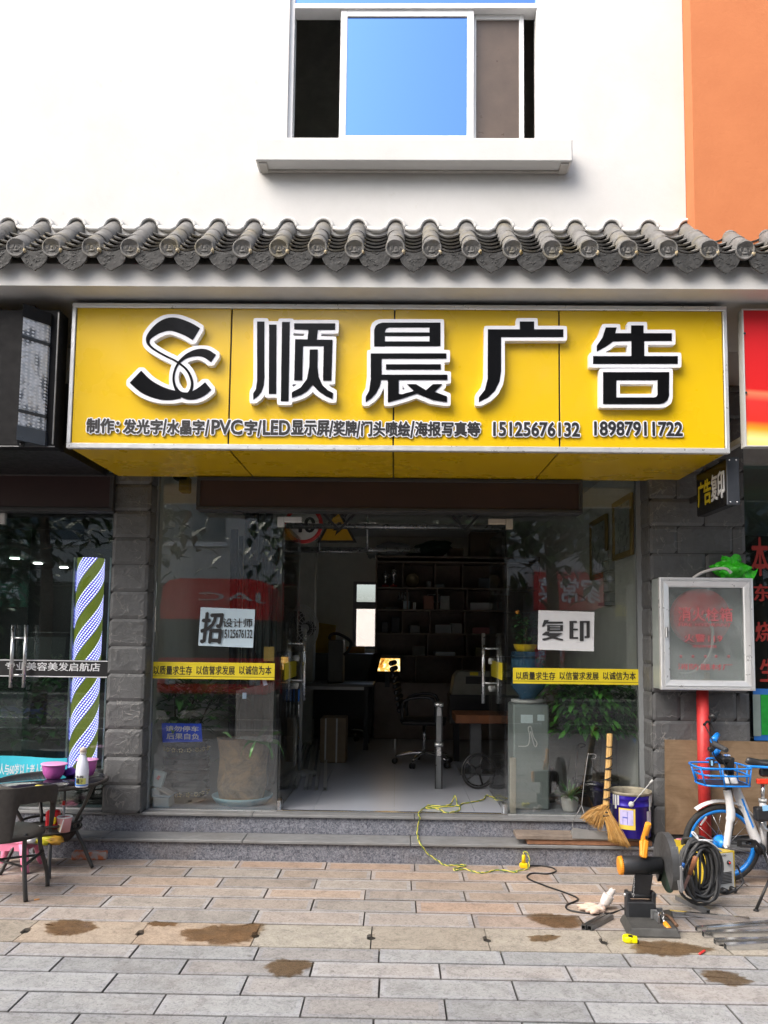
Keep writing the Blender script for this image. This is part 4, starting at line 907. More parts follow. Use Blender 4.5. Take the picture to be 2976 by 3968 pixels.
for t, x0, x1, y0, y1, b in (('消火栓箱', 1465, 1582, 1312, 1342, .008), ('FIRE HYDRANT', 1466, 1580, 1346, 1353, 0), ('火警119', 1478, 1560, 1370, 1387, .008), ('请击碎玻璃', 1495, 1548, 1393, 1399, 0), ('消防器材厂', 1464, 1582, 1434, 1447, 0)):
    p = M(); p.text(t, quadV(x0, y0, x1, y1, YH + .0115), .0005, .0005, b); p.build('lettering', FR_, GH)
p = M()
for v in (1471, 1497, 1524, 1547, 1574):
    c = A(v, 1418, YH + .011); p.lathe([(.005, 0), (.009, 0), (.009, .001), (.005, .001)], c, 10, rx_)
p.build('symbol_row', FR_, GH)
p = M(); c = A(1440, 1365, YH - .01); p.box((c.x - .009, YH - .026, c.z - .04), (c.x + .009, YH - .006, c.z + .035), .005); p.build('latch', CHROME, HC)
# pipe
p = M(); px_ = A(1520, 1640, -.275).x; p.cyl((px_, -.275, TR + .001), (px_, -.275, hz0 + .002), .041, n=22); p.cyl((px_, -.275, TR + .001), (px_, -.275, TR + .02), .056, n=22)
one('standpipe', p, mat('red_pipe_paint', (.5, .03, .03), .5, 0, .2, 7, .15, 40, dirt=.3), 'red standpipe rising from the ground to the hose cabinet', 'pipe')
# green bag and grey hose on top of the cabinet
p = M(); c = A(1590, 1240, -.38)
r = random.Random(3); c0 = V((c.x + .005, -.3, hz1 + .003))
def bag(u, v):
    a = 2 * math.pi * u; t = v; R_ = .105 * math.sin(math.pi * min(1, .12 + t * .62)) * (1 if t < .6 else max(.34, 1 - (t - .6) * 3.4) + max(0, t - .84) * 2.2); z = .085 * t / .6 if t < .6 else .085 + (t - .6) * .17
    q = V((math.cos(a) * 1.9, math.sin(a) * 1.9, t * 3)); k = 1.12 + .34 * noise.noise(q) + .2 * noise.noise(q * 2.6) + .07 * math.sin(a * 9 + t * 6)
    return c0 + V((R_ * 1.15 * k * math.cos(a), R_ * .7 * k * math.sin(a), max(0, z * (1 + .3 * noise.noise(q * .8 + V((5, 0, 0)))))))
p.grid(bag, 54, 16)
for (dx_, dz_, ex, ez, w_) in ((-.045, .045, -.105, .02, .085), (.05, .045, .14, .0, .1)):
    a_, b_ = c0 + V((dx_, -.03, dz_)), c0 + V((ex, -.045, ez + .012))
    p.grid(lambda u, v: a_.lerp(b_, u) + V((0, .012 * math.sin(u * 7 + v * 5), 0)) + (b_ - a_).normalized().cross(V((0, 1, 0))) * (v - .5) * w_ * (.35 + .8 * u) * (1 + .3 * math.sin(u * 9 + v * 4)), 8, 6)
one('plastic_bag', p, mat('green_bag', (.04, .5, .02), .25, 0, .2, 14, .4, 30), 'crumpled bright green plastic bag on top of the hose cabinet', 'bag')
p = M(); p.tube(bez([A(1497, 1249, -.33), A(1515, 1238, -.33), A(1540, 1230, -.34), A(1566, 1228, -.36), A(1580, 1238, -.37)], 6), .011, 8); one('grey_hose', p, mat('pale_hose', (.5, .48, .47), .6), 'pale grey hose arching over the top of the cabinet', 'hose')
# ================================================================ INSIDE THE SHOP
def fl(vx, vy): return G(vx, vy, FL + .004)
FZ = FL + .004
def plant_leaves(mb, c, n_, R, L, W, seed, up_=.3, droop=.5, cols=((.02, .075, .015), (.035, .12, .02), (.05, .15, .03))):
    r = random.Random(seed)
    for i in range(n_):
        a = r.uniform(0, 6.283); rr = r.random() ** .5; p = V(c) + V((math.cos(a) * R[0] * rr, math.sin(a) * R[1] * rr, r.uniform(-1, 1) * R[2]))
        d = V((math.cos(a), math.sin(a), r.uniform(-.2, up_ * 2))); k = r.uniform(.7, 1.2); mb.leaf(p, d, L * k, W * k, droop * r.uniform(.5, 1.4), 3, r.choice(cols))
# -- left display window
jc = fl(401, 1722); jc.y = max(jc.y, .3); jc = V((A(401, 1700, .34).x, .34, FZ))
T1 = thing('ceramic_urn', 'black ribbed ceramic urn with gold flower bands behind the left pane', 'urn', jc)
def zAt(v, y): return A(401, v, y).z
p = M(); h = [zAt(v, .2) for v in (1738, 1720, 1695, 1690, 1668, 1663, 1640, 1634, 1622)]
W0 = .185; prof = [(0, FZ), (W0 * .82, FZ)]
z = FZ; zt2 = zAt(1602, .25)
for i in range(4):
    a = FZ + .02 + (zt2 - .14 - FZ) * i / 4; b = FZ + .02 + (zt2 - .14 - FZ) * (i + 1) / 4; prof += [(W0 * .9, a), (W0 * .97, (a + b) / 2), (W0 * .95, b - .012), (W0 * .985, b - .008), (W0 * .9, b)]
prof += [(W0 * .78, zt2 - .12), (W0 * .9, zt2 - .1), (W0 * .95, zt2 - .01), (W0 * 1.0, zt2), (W0 * .9, zt2), (W0 * .85, zt2 - .05), (0, zt2 - .06)]
p.lathe(prof, (jc.x, jc.y, 0), 36); p.build('body', mat('black_glaze', (.012, .012, .013), .16, 0, .2, 8), T1)
r = random.Random(3); p = M()
for zc, R_, n_ in ((zt2 - .055, W0 * .935, 9), (FZ + .07, W0 * .965, 9)):
    for i in range(n_):
        a = -math.pi + math.pi * (i + .5) / n_; cx, cy = jc.x + math.cos(a) * R_, jc.y + math.sin(a) * R_; nn = V((math.cos(a), math.sin(a), 0)); tt = V((-nn.y, nn.x, 0)); o_ = V((cx, cy, zc)) + nn * .004
        for k in range(5):
            b_ = k * 1.2566 + i; p.ell(o_ + tt * .013 * math.cos(b_) + V((0, 0, .013 * math.sin(b_))), (.006, .003, .006), 6, 4)
        for s_ in (-1, 1): p.leaf(o_ + tt * .02 * s_, tt * s_ + V((0, 0, .6 * (-1) ** i)), .03, .012, .2, 2)
p.build('gold_flowers', mat('gold_leaf', (.45, .36, .15), .45, .5), T1)
# blue no parking plate standing on the urn
q = [A(351, 1604, .16), A(437, 1602, .16), A(435, 1563, .16), A(349, 1562, .16)]
T1 = thing('parking_sign', 'small blue plate with two rows of white characters on the black urn', 'sign plate', (q[0] + q[1]) / 2)
p = M(); p.prism(q, (0, .006, 0)); p.build('plate', mat('royal_blue', (.01, .08, .75), .4, 0, .05), T1)
p = M(); p.text('请勿停车', quadV(358, 1568, 429, 1580, .158), .0005, .001, .02); p.text('后果自负', quadV(360, 1584, 430, 1597, .158), .0005, .001, .02); p.build('lettering', PAPER, T1)
# tree stump planter with an orchid in a pale blue saucer
sc_ = V((A(523, 1740, .30).x, .30, FZ))
p = M(); p.lathe([(0, 0), (.2, 0), (.225, .035), (.235, .055), (.228, .057), (.205, .012), (0, .01)], sc_, 40)
one('saucer', p, mat('pale_blue_plastic', (.25, .48, .6), .4, 0, .06), 'pale blue plastic saucer under the tree stump planter', 'saucer')
T1 = thing('stump_planter', 'weathered tree stump planter holding an orchid behind the left pane', 'planter', sc_ + V((0, 0, .012)))
zt3 = A(520, 1592, .3).z; H = zt3 - sc_.z - .012
def stump(u, v):
    a = 2 * math.pi * u; rr = .205 - .02 * math.sin(v * 3) + (.02 if v < .15 else 0) * 0
    rr *= 1 - .18 * max(0, .25 - v) / .25; k = 1 + .12 * noise.noise(V((math.cos(a) * 1.5, math.sin(a) * 1.5, v * 2.2))) + .05 * noise.noise(V((math.cos(a) * 5, math.sin(a) * 5, v * 3)))
    hz = H * (1 + .05 * noise.noise(V((math.cos(a), math.sin(a), 3)))); return sc_ + V((rr * k * math.cos(a), rr * k * math.sin(a) * .8, .013 + hz * v))
n = N('old_stump'); n.base(n.ramp(n.noise(7, 6, .7, 1), [(.3, (.12, .09, .06)), (.5, (.27, .2, .135)), (.64, (.38, .26, .15)), (.75, (.35, .3, .25))])); n.set(Roughness=.9); n.bump(n.noise(22, 7, .75, 1.5), 1.0, .02)
p = M(); p.grid(stump, 48, 16); p.add([stump(k / 48, .93) for k in range(48)], [list(range(48))]); p.build('stump', n.m, T1)
p = M(); 
for i, (x, z_, dx_, dz_, L_, W_) in enumerate([(556, 1600, .5, 1.0, .2, .035), (575, 1600, .8, .9, .17, .03), (562, 1603, -.5, .25, .24, .045), (567, 1604, -.15, .2, .24, .048), (575, 1604, .15, .15, .24, .05), (583, 1604, .5, .2, .22, .045), (560, 1604, .9, .1, .2, .04), (540, 1600, -.9, .5, .12, .03), (500, 1594, -.6, .6, .1, .02)]):
    o_ = A(x, z_, .12 + .02 * (i % 3)); p.leaf(o_, (dx_, -.3 if i < 7 else .2, dz_), L_, W_, 2.2 if dz_ < .5 else .5, 6, ((.05, .17, .03), (.035, .12, .025), (.06, .2, .035))[i % 3], (0, -1, .2))
for i in range(9): 
    a = rnd.uniform(0, 6); b_ = A(545, 1598, .2); p.tube(bez([b_ + V((rnd.uniform(-.09, .1), rnd.uniform(-.05, .1), 0)), b_ + V((math.cos(a) * .07, math.sin(a) * .05, .06)), b_ + V((math.cos(a) * .15, math.sin(a) * .08, .01))], 4), .004, 5, col=(.1, .09, .05))
p.build('orchid', LEAF, T1)
# leafy shrub behind the urn
p = M(); c = A(385, 1525, .55); c.y = .42; plant_leaves(p, c, 150, (.36, .2, .17), .19, .06, 11, .5, .5, ((.04, .12, .03), (.07, .2, .05), (.1, .26, .07))); plant_leaves(p, A(445, 1500, .38), 60, (.22, .16, .13), .18, .055, 12, .6, .5, ((.04, .12, .03), (.08, .2, .06)))
T1 = thing('leafy_plant', 'dark leafy pot plant behind the blue plate in the left window', 'plant', (c.x, .6, FZ)); p.build('foliage', LEAF, T1)
p = M(); 
for k in range(5): p.tube(bez([(c.x + .02 * k, .62, FZ + .3), c + V((.1 * (k - 2), .03 * k, -.1)), c + V((.16 * (k - 2), .02 * k, .12))], 4), .007, 6, col=(.07, .06, .03))
p.lathe([(0, FZ), (.12, FZ), (.16, FZ + .3), (.165, FZ + .32), (.14, FZ + .32), (0, FZ + .29)], (c.x + .04, .62, 0), 22, col=(.1, .055, .03)); p.build('pot', vcol('pot_and_stem', .7), T1)
# cartons standing beside the urn
T1 = thing('paper_carton', 'open pale blue paper carton on the floor left of the urn', 'carton', fl(353, 1735)); p = M()
q0, q1 = A(333, 1742, .05), A(366, 1742, .05); p.box((q0.x, .03, FZ), (q1.x, .2, FZ + .075), .003); p.prism([(q0.x, .03, FZ + .076), (q1.x, .03, FZ + .076), (q1.x + .02, .0 + .035, FZ + .09), (q0.x - .01, .035, FZ + .088)], (0, .16, .0)); p.build('box', mat('pale_blue_card', (.22, .33, .42), .7), T1)
p = M(); p.obox((q0.x + .07, .09, FZ + .115), (.12, .1, .012), Matrix.Rotation(.45, 3, 'Y')); p.build('flap', mat('grey_card', (.4, .4, .38), .7), T1)
p = M(); c = A(341, 1682, .09); p.obox(c, (.1, .05, .12), Matrix.Rotation(.28, 3, 'Y'), .006); p.obox(c + V((-.01, 0, -.1)), (.07, .05, .07), Matrix.Rotation(-.2, 3, 'Y'), .008); p.obox(c + V((0, 0, -.20)), (.06, .05, .14), Matrix.Rotation(.08, 3, 'Y'), .006)
T1 = thing('carton_pile', 'pale carton with a red mark perched on crumpled packing beside the left pane', 'carton', c + V((0, 0, -.2))); p.build('carton', mat('pale_card', (.45, .55, .58), .6), T1)
p = M(); p.obox(c + V((.012, -.027, .012)), (.022, .002, .03), Matrix.Rotation(.5, 3, 'Y')); p.build('red_mark', REDINK, T1)
# clear plastic sleeve hanging on the left pane
q = [A(508, 1596, .03), A(589, 1604, .03), A(592, 1472, .03), A(510, 1492, .03)]
T1 = thing('plastic_sleeve', 'clear plastic sleeve hanging behind the left pane', 'plastic sleeve', q[0]); p = M(); p.prism(q, (0, .004, 0)); p.build('sheet', glass_mat('clear_film', (.8, .8, .8), .05, .15, .22, (.4, .38, .38)), T1)
for (x, y, a) in ((528, 1503, 0), (572, 1474, -.35)):
    p = M(); c = A(x, y, .025); p.obox(c, (.03, .002, .045), Matrix.Rotation(a, 3, 'Y')); p.build('sticker', mat('sky_sticker', (.5, .62, .8), .5), T1)
T1 = thing('yellow_papers', 'yellow papers with black writing against the left pane edge', 'paper', A(583, 1420, .06)); p = M(); p.prism(quadV(570, 1397, 592, 1428, .06), (0, .003, 0)); p.build('sheet', mat('kraft_yellow', (.4, .27, .06), .7), T1)
# vinyl rolls standing at the left wall and a scaffold of long rolls above
T1 = thing('roll_bundle', 'bundle of dark rolled banners standing upright inside the left window', 'rolls', (A(540, 1600, .9).x, .95, FZ)); r = random.Random(5)
for k in range(7):
    p = M(); x = A(502 + k * 15, 1300, 1.0).x; z1 = A(540, 1110 + r.uniform(-10, 60), 1.0).z; p.cyl((x + r.uniform(-.02, .02), .95 + r.uniform(0, .2), FZ), (x, 1.0, z1), r.uniform(.02, .035), n=10, col=r.choice([(.02, .03, .03), (.05, .07, .06), (.1, .1, .09), (.03, .03, .03)])); p.build('roll', vcol('dark_rolls', .45), T1)
T1 = thing('utility_box', 'small dark and yellow utility box high on the left wall', 'utility box', A(395, 1045, .3)); p = M(); a = A(385, 1062, .3); b = A(408, 1028, .3); p.box((a.x, .3, a.z), (b.x, .4, b.z), .01); p.build('case', mat('ochre_box', (.3, .2, .03), .6), T1)
p = M(); a = A(372, 1034, .26); b = A(402, 1022, .26); p.box((a.x, .27, a.z), (b.x, .38, b.z), .01); p.build('clip', BLACK, T1)
# -- right display window : water dispenser
wx0, wx1 = A(1109, 1650, .16).x, A(1187, 1650, .16).x; wz1 = A(1150, 1522, .16).z; T1 = thing('water_dispenser', 'grey water dispenser with a blue bottle behind the right pane', 'water dispenser', ((wx0 + wx1) / 2, .3, FZ))
p = M(); p.box((wx0, .16, FZ), (wx1, .46, wz1), .012); p.build('cabinet', mat('dispenser_grey', (.22, .26, .25), .35, 0, .05), T1)
p = M(); cxx = (wx0 + wx1) / 2; wr = (wx1 - wx0) / 2; zb1, zb0 = A(1150, 1408, .25).z, wz1 + .03
p.lathe([(0, zb0), (wr * .5, zb0), (wr * .55, zb0 + .03), (wr * .95, zb0 + .09), (wr, zb0 + .12), (wr * .95, zb0 + .2), (wr, zb0 + .24), (wr * .96, zb0 + .3), (wr, zb0 + .34), (wr, zb1 - .04), (wr * .93, zb1), (0, zb1)], (cxx, .31, 0), 30); p.build('bottle', mat('blue_bottle', (.05, .16, .3), .15, 0, .1, trans=.4), T1)
p = M(); p.lathe([(wr * .5, wz1 + .0005), (wr * .95, wz1 + .005), (wr * .98, wz1 + .026), (wr * .6, wz1 + .03)], (cxx, .31, 0), 26); p.build('collar', LGREY, T1)
for x0, x1, nme in ((1125, 1151, 'label_plate'), (1161, 1176, 'energy_sticker')):
    p = M(); p.prism(quadV(x0, 1544, x1, 1562 if x1 < 1160 else 1557, .157), (0, .002, 0)); p.build('label_plate', mat('pale_label', (.55, .66, .68), .5), T1)
# potted kumquat on the bottle
pc_ = V((A(1135, 1395, .27).x, .27, zb1 + .001)); T1 = thing('flower_pot', 'yellow pot with a bushy green plant on top of the water bottle', 'pot plant', pc_)
p = M(); p.lathe([(0, 0), (.065, 0), (.085, .03), (.092, .055), (.095, .057), (.085, .057), (0, .045)], pc_, 26); p.build('pot', YELPLASTIC, T1)
p = M(); plant_leaves(p, pc_ + V((0, 0, .17)), 130, (.075, .07, .11), .05, .03, 21, .4, .6, ((.04, .13, .025), (.06, .18, .035), (.03, .09, .02))); p.tube([pc_ + V((0, 0, .04)), pc_ + V((.01, 0, .2))], .007, 6, col=(.1, .07, .03)); p.build('foliage', LEAF, T1)
p = M(); p.ell(A(1118, 1322, .26), (.02, .015, .016), 9, 6, None, .4); p.build('flower', ORANGEP, T1)
# tall plant
tc = V((A(1288, 1740, .38).x, .38, FZ)); T1 = thing('bushy_tree', 'bushy green indoor tree in a dark pebbled pot behind the right pane', 'pot plant', tc)
p = M(); ht = A(1300, 1500, .45).z
p.tube(bez([tc + V((0, 0, .15)), tc + V((.01, 0, .35)), tc + V((.03, 0, .55)), tc + V((.0, 0, .75))], 5), [.03] * 15 + [.022], 10, col=(.035, .03, .02))
r = random.Random(31)
for k in range(14):
    a = r.uniform(0, 6.28); p.tube(bez([tc + V((0, 0, .55 + .02 * k)), tc + V((math.cos(a) * .12, math.sin(a) * .09, .65 + .02 * k)), tc + V((math.cos(a) * .3, math.sin(a) * .2, .62 + .03 * k))], 4), .006, 5, col=(.05, .06, .02))
p.build('trunk', vcol('bark', .8), T1)
p = M(); c = A(1270, 1535, .42); c = A(1275, 1532, .3); plant_leaves(p, c, 620, (.36, .17, .19), .14, .045, 22, .3, .8, ((.04, .15, .02), (.06, .23, .03), (.09, .32, .04), (.025, .09, .02)))
for k in range(6):
    for sgn in (-1, 1):
        for j in range(9):
            o_ = A(1325 + k * 7, 1560 - k * 14, .15) if k < 3 else A(1340, 1500 + k * 8, .2); t = j / 9; q_ = o_ + V((.16 * t, 0, .14 * t * (1 if k % 2 else .6))); p.leaf(q_, (sgn * .5 + .4, 0, .6 * sgn + .2), .07, .016, .2, 3, (.012, .045, .012), (0, -1, 0))
p.build('foliage', LEAF, T1)
p = M(); p.lathe([(0, 0), (.13, 0), (.16, .02), (.175, .16), (.18, .2), (.165, .2), (0, .17)], tc, 28); p.build('pot', BLACKGLOSS, T1)
p = M(); r = random.Random(2)
for k in range(50):
    a, q_ = r.uniform(0, 6.28), r.random() ** .5 * .15; p.ell(tc + V((q_ * math.cos(a), q_ * math.sin(a), .18)), (.016, .014, .011), 6, 4, None, 0, 0, r.choice([(.3, .28, .25), (.1, .1, .1), (.2, .16, .12)]))
p.build('pebbles', vcol('pebble', .6), T1)
# small succulent in a ribbed white pot
pc_ = V((A(1231, 1750, .13).x, .13, FZ)); T1 = thing('ribbed_pot', 'small ribbed white pot with a green succulent at the foot of the right pane', 'pot plant', pc_)
p = M(); pr_ = [(0, 0), (.05, 0)] + [(.052 + .0015 * k + (.003 if k % 2 else 0), .01 + .011 * k) for k in range(9)] + [(.06, .105), (.055, .106), (0, .095)]; p.lathe(pr_, pc_, 26); p.build('pot', mat('white_ceramic', (.5, .5, .48), .4), T1)
p = M(); plant_leaves(p, pc_ + V((0, 0, .11)), 26, (.03, .03, .015), .12, .022, 41, 1.4, .4, ((.06, .17, .05), (.09, .22, .07))); p.build('foliage', LEAF, T1)
# black floor fan behind the right pane
fc = A(1185, 1684, .55); T1 = thing('floor_fan', 'black round floor fan seen edge-on behind the right pane', 'fan', (fc.x, fc.y, FZ))
p = M(); rY = Matrix.Rotation(math.pi / 2, 3, 'Y')
for k in range(9): p.tube([fc + V((.02 - .035 * abs(k - 4) / 4 * 0 + .012 * (4 - abs(k - 4)), 0, 0)) + V((0, math.cos(a) * (.1 + .015 * 0), math.sin(a) * .1)) * ((k + 1) / 9) for a in [2 * math.pi * j / 20 for j in range(20)]], .004, 5, True)
p.lathe([(0, -.03), (.1, -.03), (.115, 0), (.1, .04), (0, .05)], fc, 24, rY); p.build('guard', BLACK, T1)
p = M(); p.cyl(fc + V((-.1, 0, 0)), fc + V((-.02, 0, 0)), .035, .05, 14); p.build('motor', BLACK, T1)
p = M(); p.cyl((fc.x - .04, fc.y, FZ + .02), fc + V((-.04, 0, .0)), .012); p.lathe([(0, 0), (.12, 0), (.11, .02), (0, .03)], (fc.x - .04, fc.y, FZ), 22); p.cyl(fc + V((-.04, 0, .0)), fc + V((-.05, 0, .17)), .018, .012); p.build('stand', BLACK, T1)
# iron hook rods
for (pts, m_, lab) in (([A(1240, 1745, .2), A(1246, 1640, .16), A(1248, 1612, .14), A(1254, 1606, .14), A(1262, 1607, .14), A(1264, 1611, .14), A(1254, 1615, .14)], BLACK, 'thin black hooked rod leaning inside the right pane'),):
    p = M(); P = bez(pts, 5); p.tube(P, .005, 7); one('hooked_rod', p, m_, lab, 'rod')
p = M(); c = A(1147, 1605, .12); p.tube(bez([A(1120, 1612, .12), A(1140, 1610, .12), A(1144, 1590, .12), A(1141, 1573, .12), A(1147, 1570, .12), A(1152, 1590, .12), A(1160, 1606, .12), A(1155, 1612, .12), A(1146, 1580, .12)], 6), .0045, 6); one('power_lead', p, LGREY, 'coiled pale grey power lead hanging beside the water dispenser', 'cable')
p = M(); a, b = A(1103, 1752, -.0), A(1116, 1638, -.0); p.box((a.x + .0, .022, FZ), (b.x, .055, b.z), .004); one('beige_plank', p, mat('beige_laminate', (.4, .37, .3), .5, 0, .06), 'narrow beige board standing beside the right door hinge', 'board')
# spray bottles, gold frames, printer behind the right pane
for i, (vx, y0, y1) in enumerate(((1270, 1090, 1250), (1330, 1046, 1215))):
    xw = xrw - .012; ya, yb = (1.55, .95) if i == 0 else (.75, .2); z0, z1 = A(1300, y1 - (10 if i else 0), (ya + yb) / 2).z, A(1300, y0 + 30, (ya + yb) / 2).z
    T1 = thing('picture_frame', ('gold framed picture on the right inner wall, farther from the glass', 'gold framed picture on the right inner wall, nearest the glass')[i], 'picture', (xw, ya, z0), 'gold frames on the inner wall')
    p = M(); b_ = .045; p.box((xw - .025, yb, z0), (xw, yb + b_, z1), .004); p.box((xw - .025, ya - b_, z0), (xw, ya, z1), .004); p.box((xw - .024, yb + b_, z0), (xw, ya - b_, z0 + b_)); p.box((xw - .024, yb + b_, z1 - b_), (xw, ya - b_, z1)); p.build('frame', mat('old_gold', (.35, .23, .07), .4, .5), T1)
    p = M(); p.box((xw - .012, yb + b_, z0 + b_), (xw - .004, ya - b_, z1 - b_)); p.build('picture', mat('pale_picture', (.4, .42, .4), .3, 0, .3, 5), T1)
T1 = thing('side_cabinet', 'low grey cabinet against the right inner wall behind the plants', 'cabinet', (1.6, .9, FZ)); p = M(); p.box((1.25, .75, FZ), (xrw - .01, 1.4, A(1300, 1470, .8).z), .006); p.build('carcass', mat('cabinet_grey', (.2, .21, .2), .5), T1)
ztop = A(1300, 1470, .8).z
T1 = thing('steel_flask', 'steel vacuum flask with black lid on the grey cabinet', 'flask', (A(1346, 1450, .85).x, .85, ztop)); p = M(); p.lathe([(0, 0), (.045, 0), (.045, .2), (.035, .22), (0, .22)], T1.location, 20); p.build('body', CHROME, T1); p = M(); p.lathe([(0, .2205), (.034, .2205), (.034, .26), (.02, .29), (0, .29)], T1.location, 16); p.build('lid', BLACK, T1)
T1 = thing('paper_stack', 'stack of white paper on the grey cabinet beside the flask', 'paper', (A(1362, 1462, .85).x, .8, ztop)); p = M(); r = random.Random(8)
for k in range(8): p.obox(T1.location + V((r.uniform(-.01, .01) + .05, .08, .006 + .012 * k)), (.24, .2, .0115), Matrix.Rotation(r.uniform(-.1, .1), 3, 'Z'))
p.build('sheets', PAPER, T1)
p = M(); c = A(1340, 1245, .8); r = random.Random(4)
p = M(); 
for k in range(5): p.box((c.x - .1, .8, c.z - .22 + .09 * k), (c.x + .09, .98, c.z - .22 + .09 * k + .085), .005)
SHB = thing('wall_shelf', 'pale boxes stacked on a bracket shelf on the right inner wall', 'boxes', (c.x, .9, c.z - .24)); p.build('boxes', mat('pale_boxes', (.35, .36, .34), .6, 0, .2, 5), SHB); p = M(); p.box((c.x - .14, .78, c.z - .245), (xrw - .005, 1.0, c.z - .222)); p.build('shelf', GREY, SHB)
# -- middle of the shop : wall of shelves
YSH = 4.3; sx0, sx1 = A(808, 1500, YSH).x, xrw - .01; sz1 = A(900, 1205, YSH).z
n = N('dark_veneer'); n.base(n.ramp(n.noise(6, 6, .7, 2), [(.3, (.2, .15, .12)), (.7, (.3, .23, .18))])); n.set(Roughness=.45); VEN = n.m
T1 = thing('display_shelves', 'dark veneer shelving full of trophies and boxes along the back wall', 'shelving', ((sx0 + sx1) / 2, 4.6, FZ)); p = M()
zrow = [A(900, v, YSH).z for v in (1475, 1418, 1369, 1318, 1270, 1214)]
p.box((sx0, YSH, FZ), (sx0 + .02, 4.75, sz1)); p.box((sx1 - .02, YSH, FZ), (sx1, 4.75, sz1)); p.box((sx0 + .02, 4.73, FZ), (sx1 - .02, 4.75, sz1)); p.box((sx0 - .01, YSH - .01, sz1 + .001), (sx1, 4.75, sz1 + .025))
for z_ in zrow[1:]: p.box((sx0 + .021, YSH + .002, z_ - .01), (sx1 - .021, 4.729, z_ + .01))
cols_ = [[900, 1000], [925, 1010], [870, 930, 1005], [880, 945, 1010], [870, 940, 1000]]
for k in range(5):
    za = zrow[k] + .011 if k else zrow[0]; zb_ = (zrow[k + 1] if k < 5 else sz1) - .011
    for v in cols_[k]: x = A(v, 1300, YSH).x; p.box((x - .009, YSH + .004, zrow[k] + .0115), (x + .009, 4.728, zrow[k + 1] - .0115))
p.build('carcass', VEN, T1)
p = M(); p.box((sx0 + .003, YSH - .02, FZ + .002), (sx1 - .003, YSH + .001, zrow[0]), .003); p.build('base_door', mat('dark_veneer_door', (.26, .2, .17), .4, 0, .2, 5), T1)
r = random.Random(77); kk = 0
def on_shelf(row, v): return V((A(v, 1300, YSH + .12).x, YSH + .12, zrow[row] + .0105))
def trophy(c, h, label):
    t_ = thing('trophy', label, 'trophy', c, 'trophies on the dark shelves'); p = M(); p.lathe([(0, .03), (.02, .03), (.012, .3 * h), (.02, .4 * h), (.045, .6 * h), (.05, .8 * h), (.035, .82 * h), (.01, .9 * h), (0, h)], c, 16); p.build('cup', mat('dull_silver', (.45, .45, .46), .25, .9), t_); p = M(); p.box(c + V((-.045, -.04, 0)), c + V((.045, .04, .03)), .004); p.build('base', REDINK, t_)
trophy(on_shelf(4, 850), .27, 'tall silver trophy on a red base, left bay of the top shelf'); trophy(on_shelf(4, 832), .22, 'shorter silver trophy beside the tall one on the top shelf')
t_ = thing('plaque', 'round bronze plaque on a stand on the top shelf', 'plaque', on_shelf(4, 890)); p = M(); p.lathe([(0, 0), (.09, 0), (.1, .01), (.075, .012), (.07, .006), (0, .006)], t_.location + V((0, 0, .1)), 28, Matrix.Rotation(math.pi / 2, 3, 'X')); p.box(t_.location + V((-.05, .0, 0)), t_.location + V((.05, .05, .012))); p.build('disc', mat('dull_bronze', (.14, .11, .06), .4, .6), t_)
items = [(4, 925, .05, .08, .08, (.2, .2, .19)), (4, 950, .12, .05, .05, (.12, .14, .14)), (4, 1045, .14, .1, .13, (.06, .07, .08)), (3, 845, .18, .2, .03, (.1, .1, .1)), (3, 879, .08, .1, .11, (.3, .36, .38)), (3, 895, .04, .06, .09, (.4, .4, .4)), (3, 925, .13, .15, .18, (.22, .1, .07)), (3, 960, .12, .08, .18, (.25, .26, .25)), (3, 955 - 30, .0, .0, .0, None), (3, 1040, .28, .2, .1, (.3, .31, .31)), (3, 1042, .2, .2, .0, None), (2, 832, .09, .1, .14, (.03, .03, .035)), (2, 855, .11, .12, .2, (.02, .02, .024)), (2, 895, .13, .12, .1, (.12, .12, .12)), (2, 958, .2, .12, .11, (.24, .26, .27)), (2, 985, .14, .12, .13, (.2, .2, .2)), (2, 1040, .22, .2, .08, (.2, .06, .06)), (1, 960, .26, .2, .05, (.3, .33, .36)), (1, 905, .16, .15, .12, (.1, .1, .09)), (1, 1040, .2, .2, .12, (.13, .12, .06))]
names = ['box', 'carton', 'parcel']
desc = {}
for row, v, w_, d_, h_, c_ in items:
    if not c_: continue
    o_ = on_shelf(row, v); p = M(); p.obox(o_ + V((0, d_ / 2 - .08, h_ / 2)), (w_, d_, h_), Matrix.Rotation(r.uniform(-.2, .2), 3, 'Z'), .006)
    shade = 'black' if max(c_) < .05 else 'reddish' if c_[0] > 1.8 * c_[2] else 'pale' if max(c_) > .28 else 'grey'
    side = 'left' if v < 900 else 'middle' if v < 1000 else 'right'; rown = ['', 'lowest', 'second lowest', 'third', 'top'][row]
    lab = '%s %s box in the %s bay of the %s open shelf' % ('wide' if w_ > .15 else 'small', shade, side, rown)
    if lab in desc: lab = lab.replace(' box', ' box, the %s one,' % ('taller' if h_ > .12 else 'flatter'))
    desc[lab] = 1
    one('shelf_box', p, mat('shelf_item_%s' % '_'.join('%d' % (x * 100) for x in c_), tuple(min(.8, x * 1.7) for x in c_), .5), lab, 'box', 'boxes on the dark shelves')
for k in range(4):
    c = on_shelf(3, 872) + V((-.06 + .04 * k, .03, .11)); p = M(); p.lathe([(0, 0), (.017, 0), (.017, .06), (.008, .09), (.01, .12), (0, .12)], c, 12); o = one('small_bottle', p, mat('silvery_bottle', (.4, .4, .4), .3, .5), 'small silvery bottle in a row of four on the shelf box', 'bottle', 'row of small bottles')
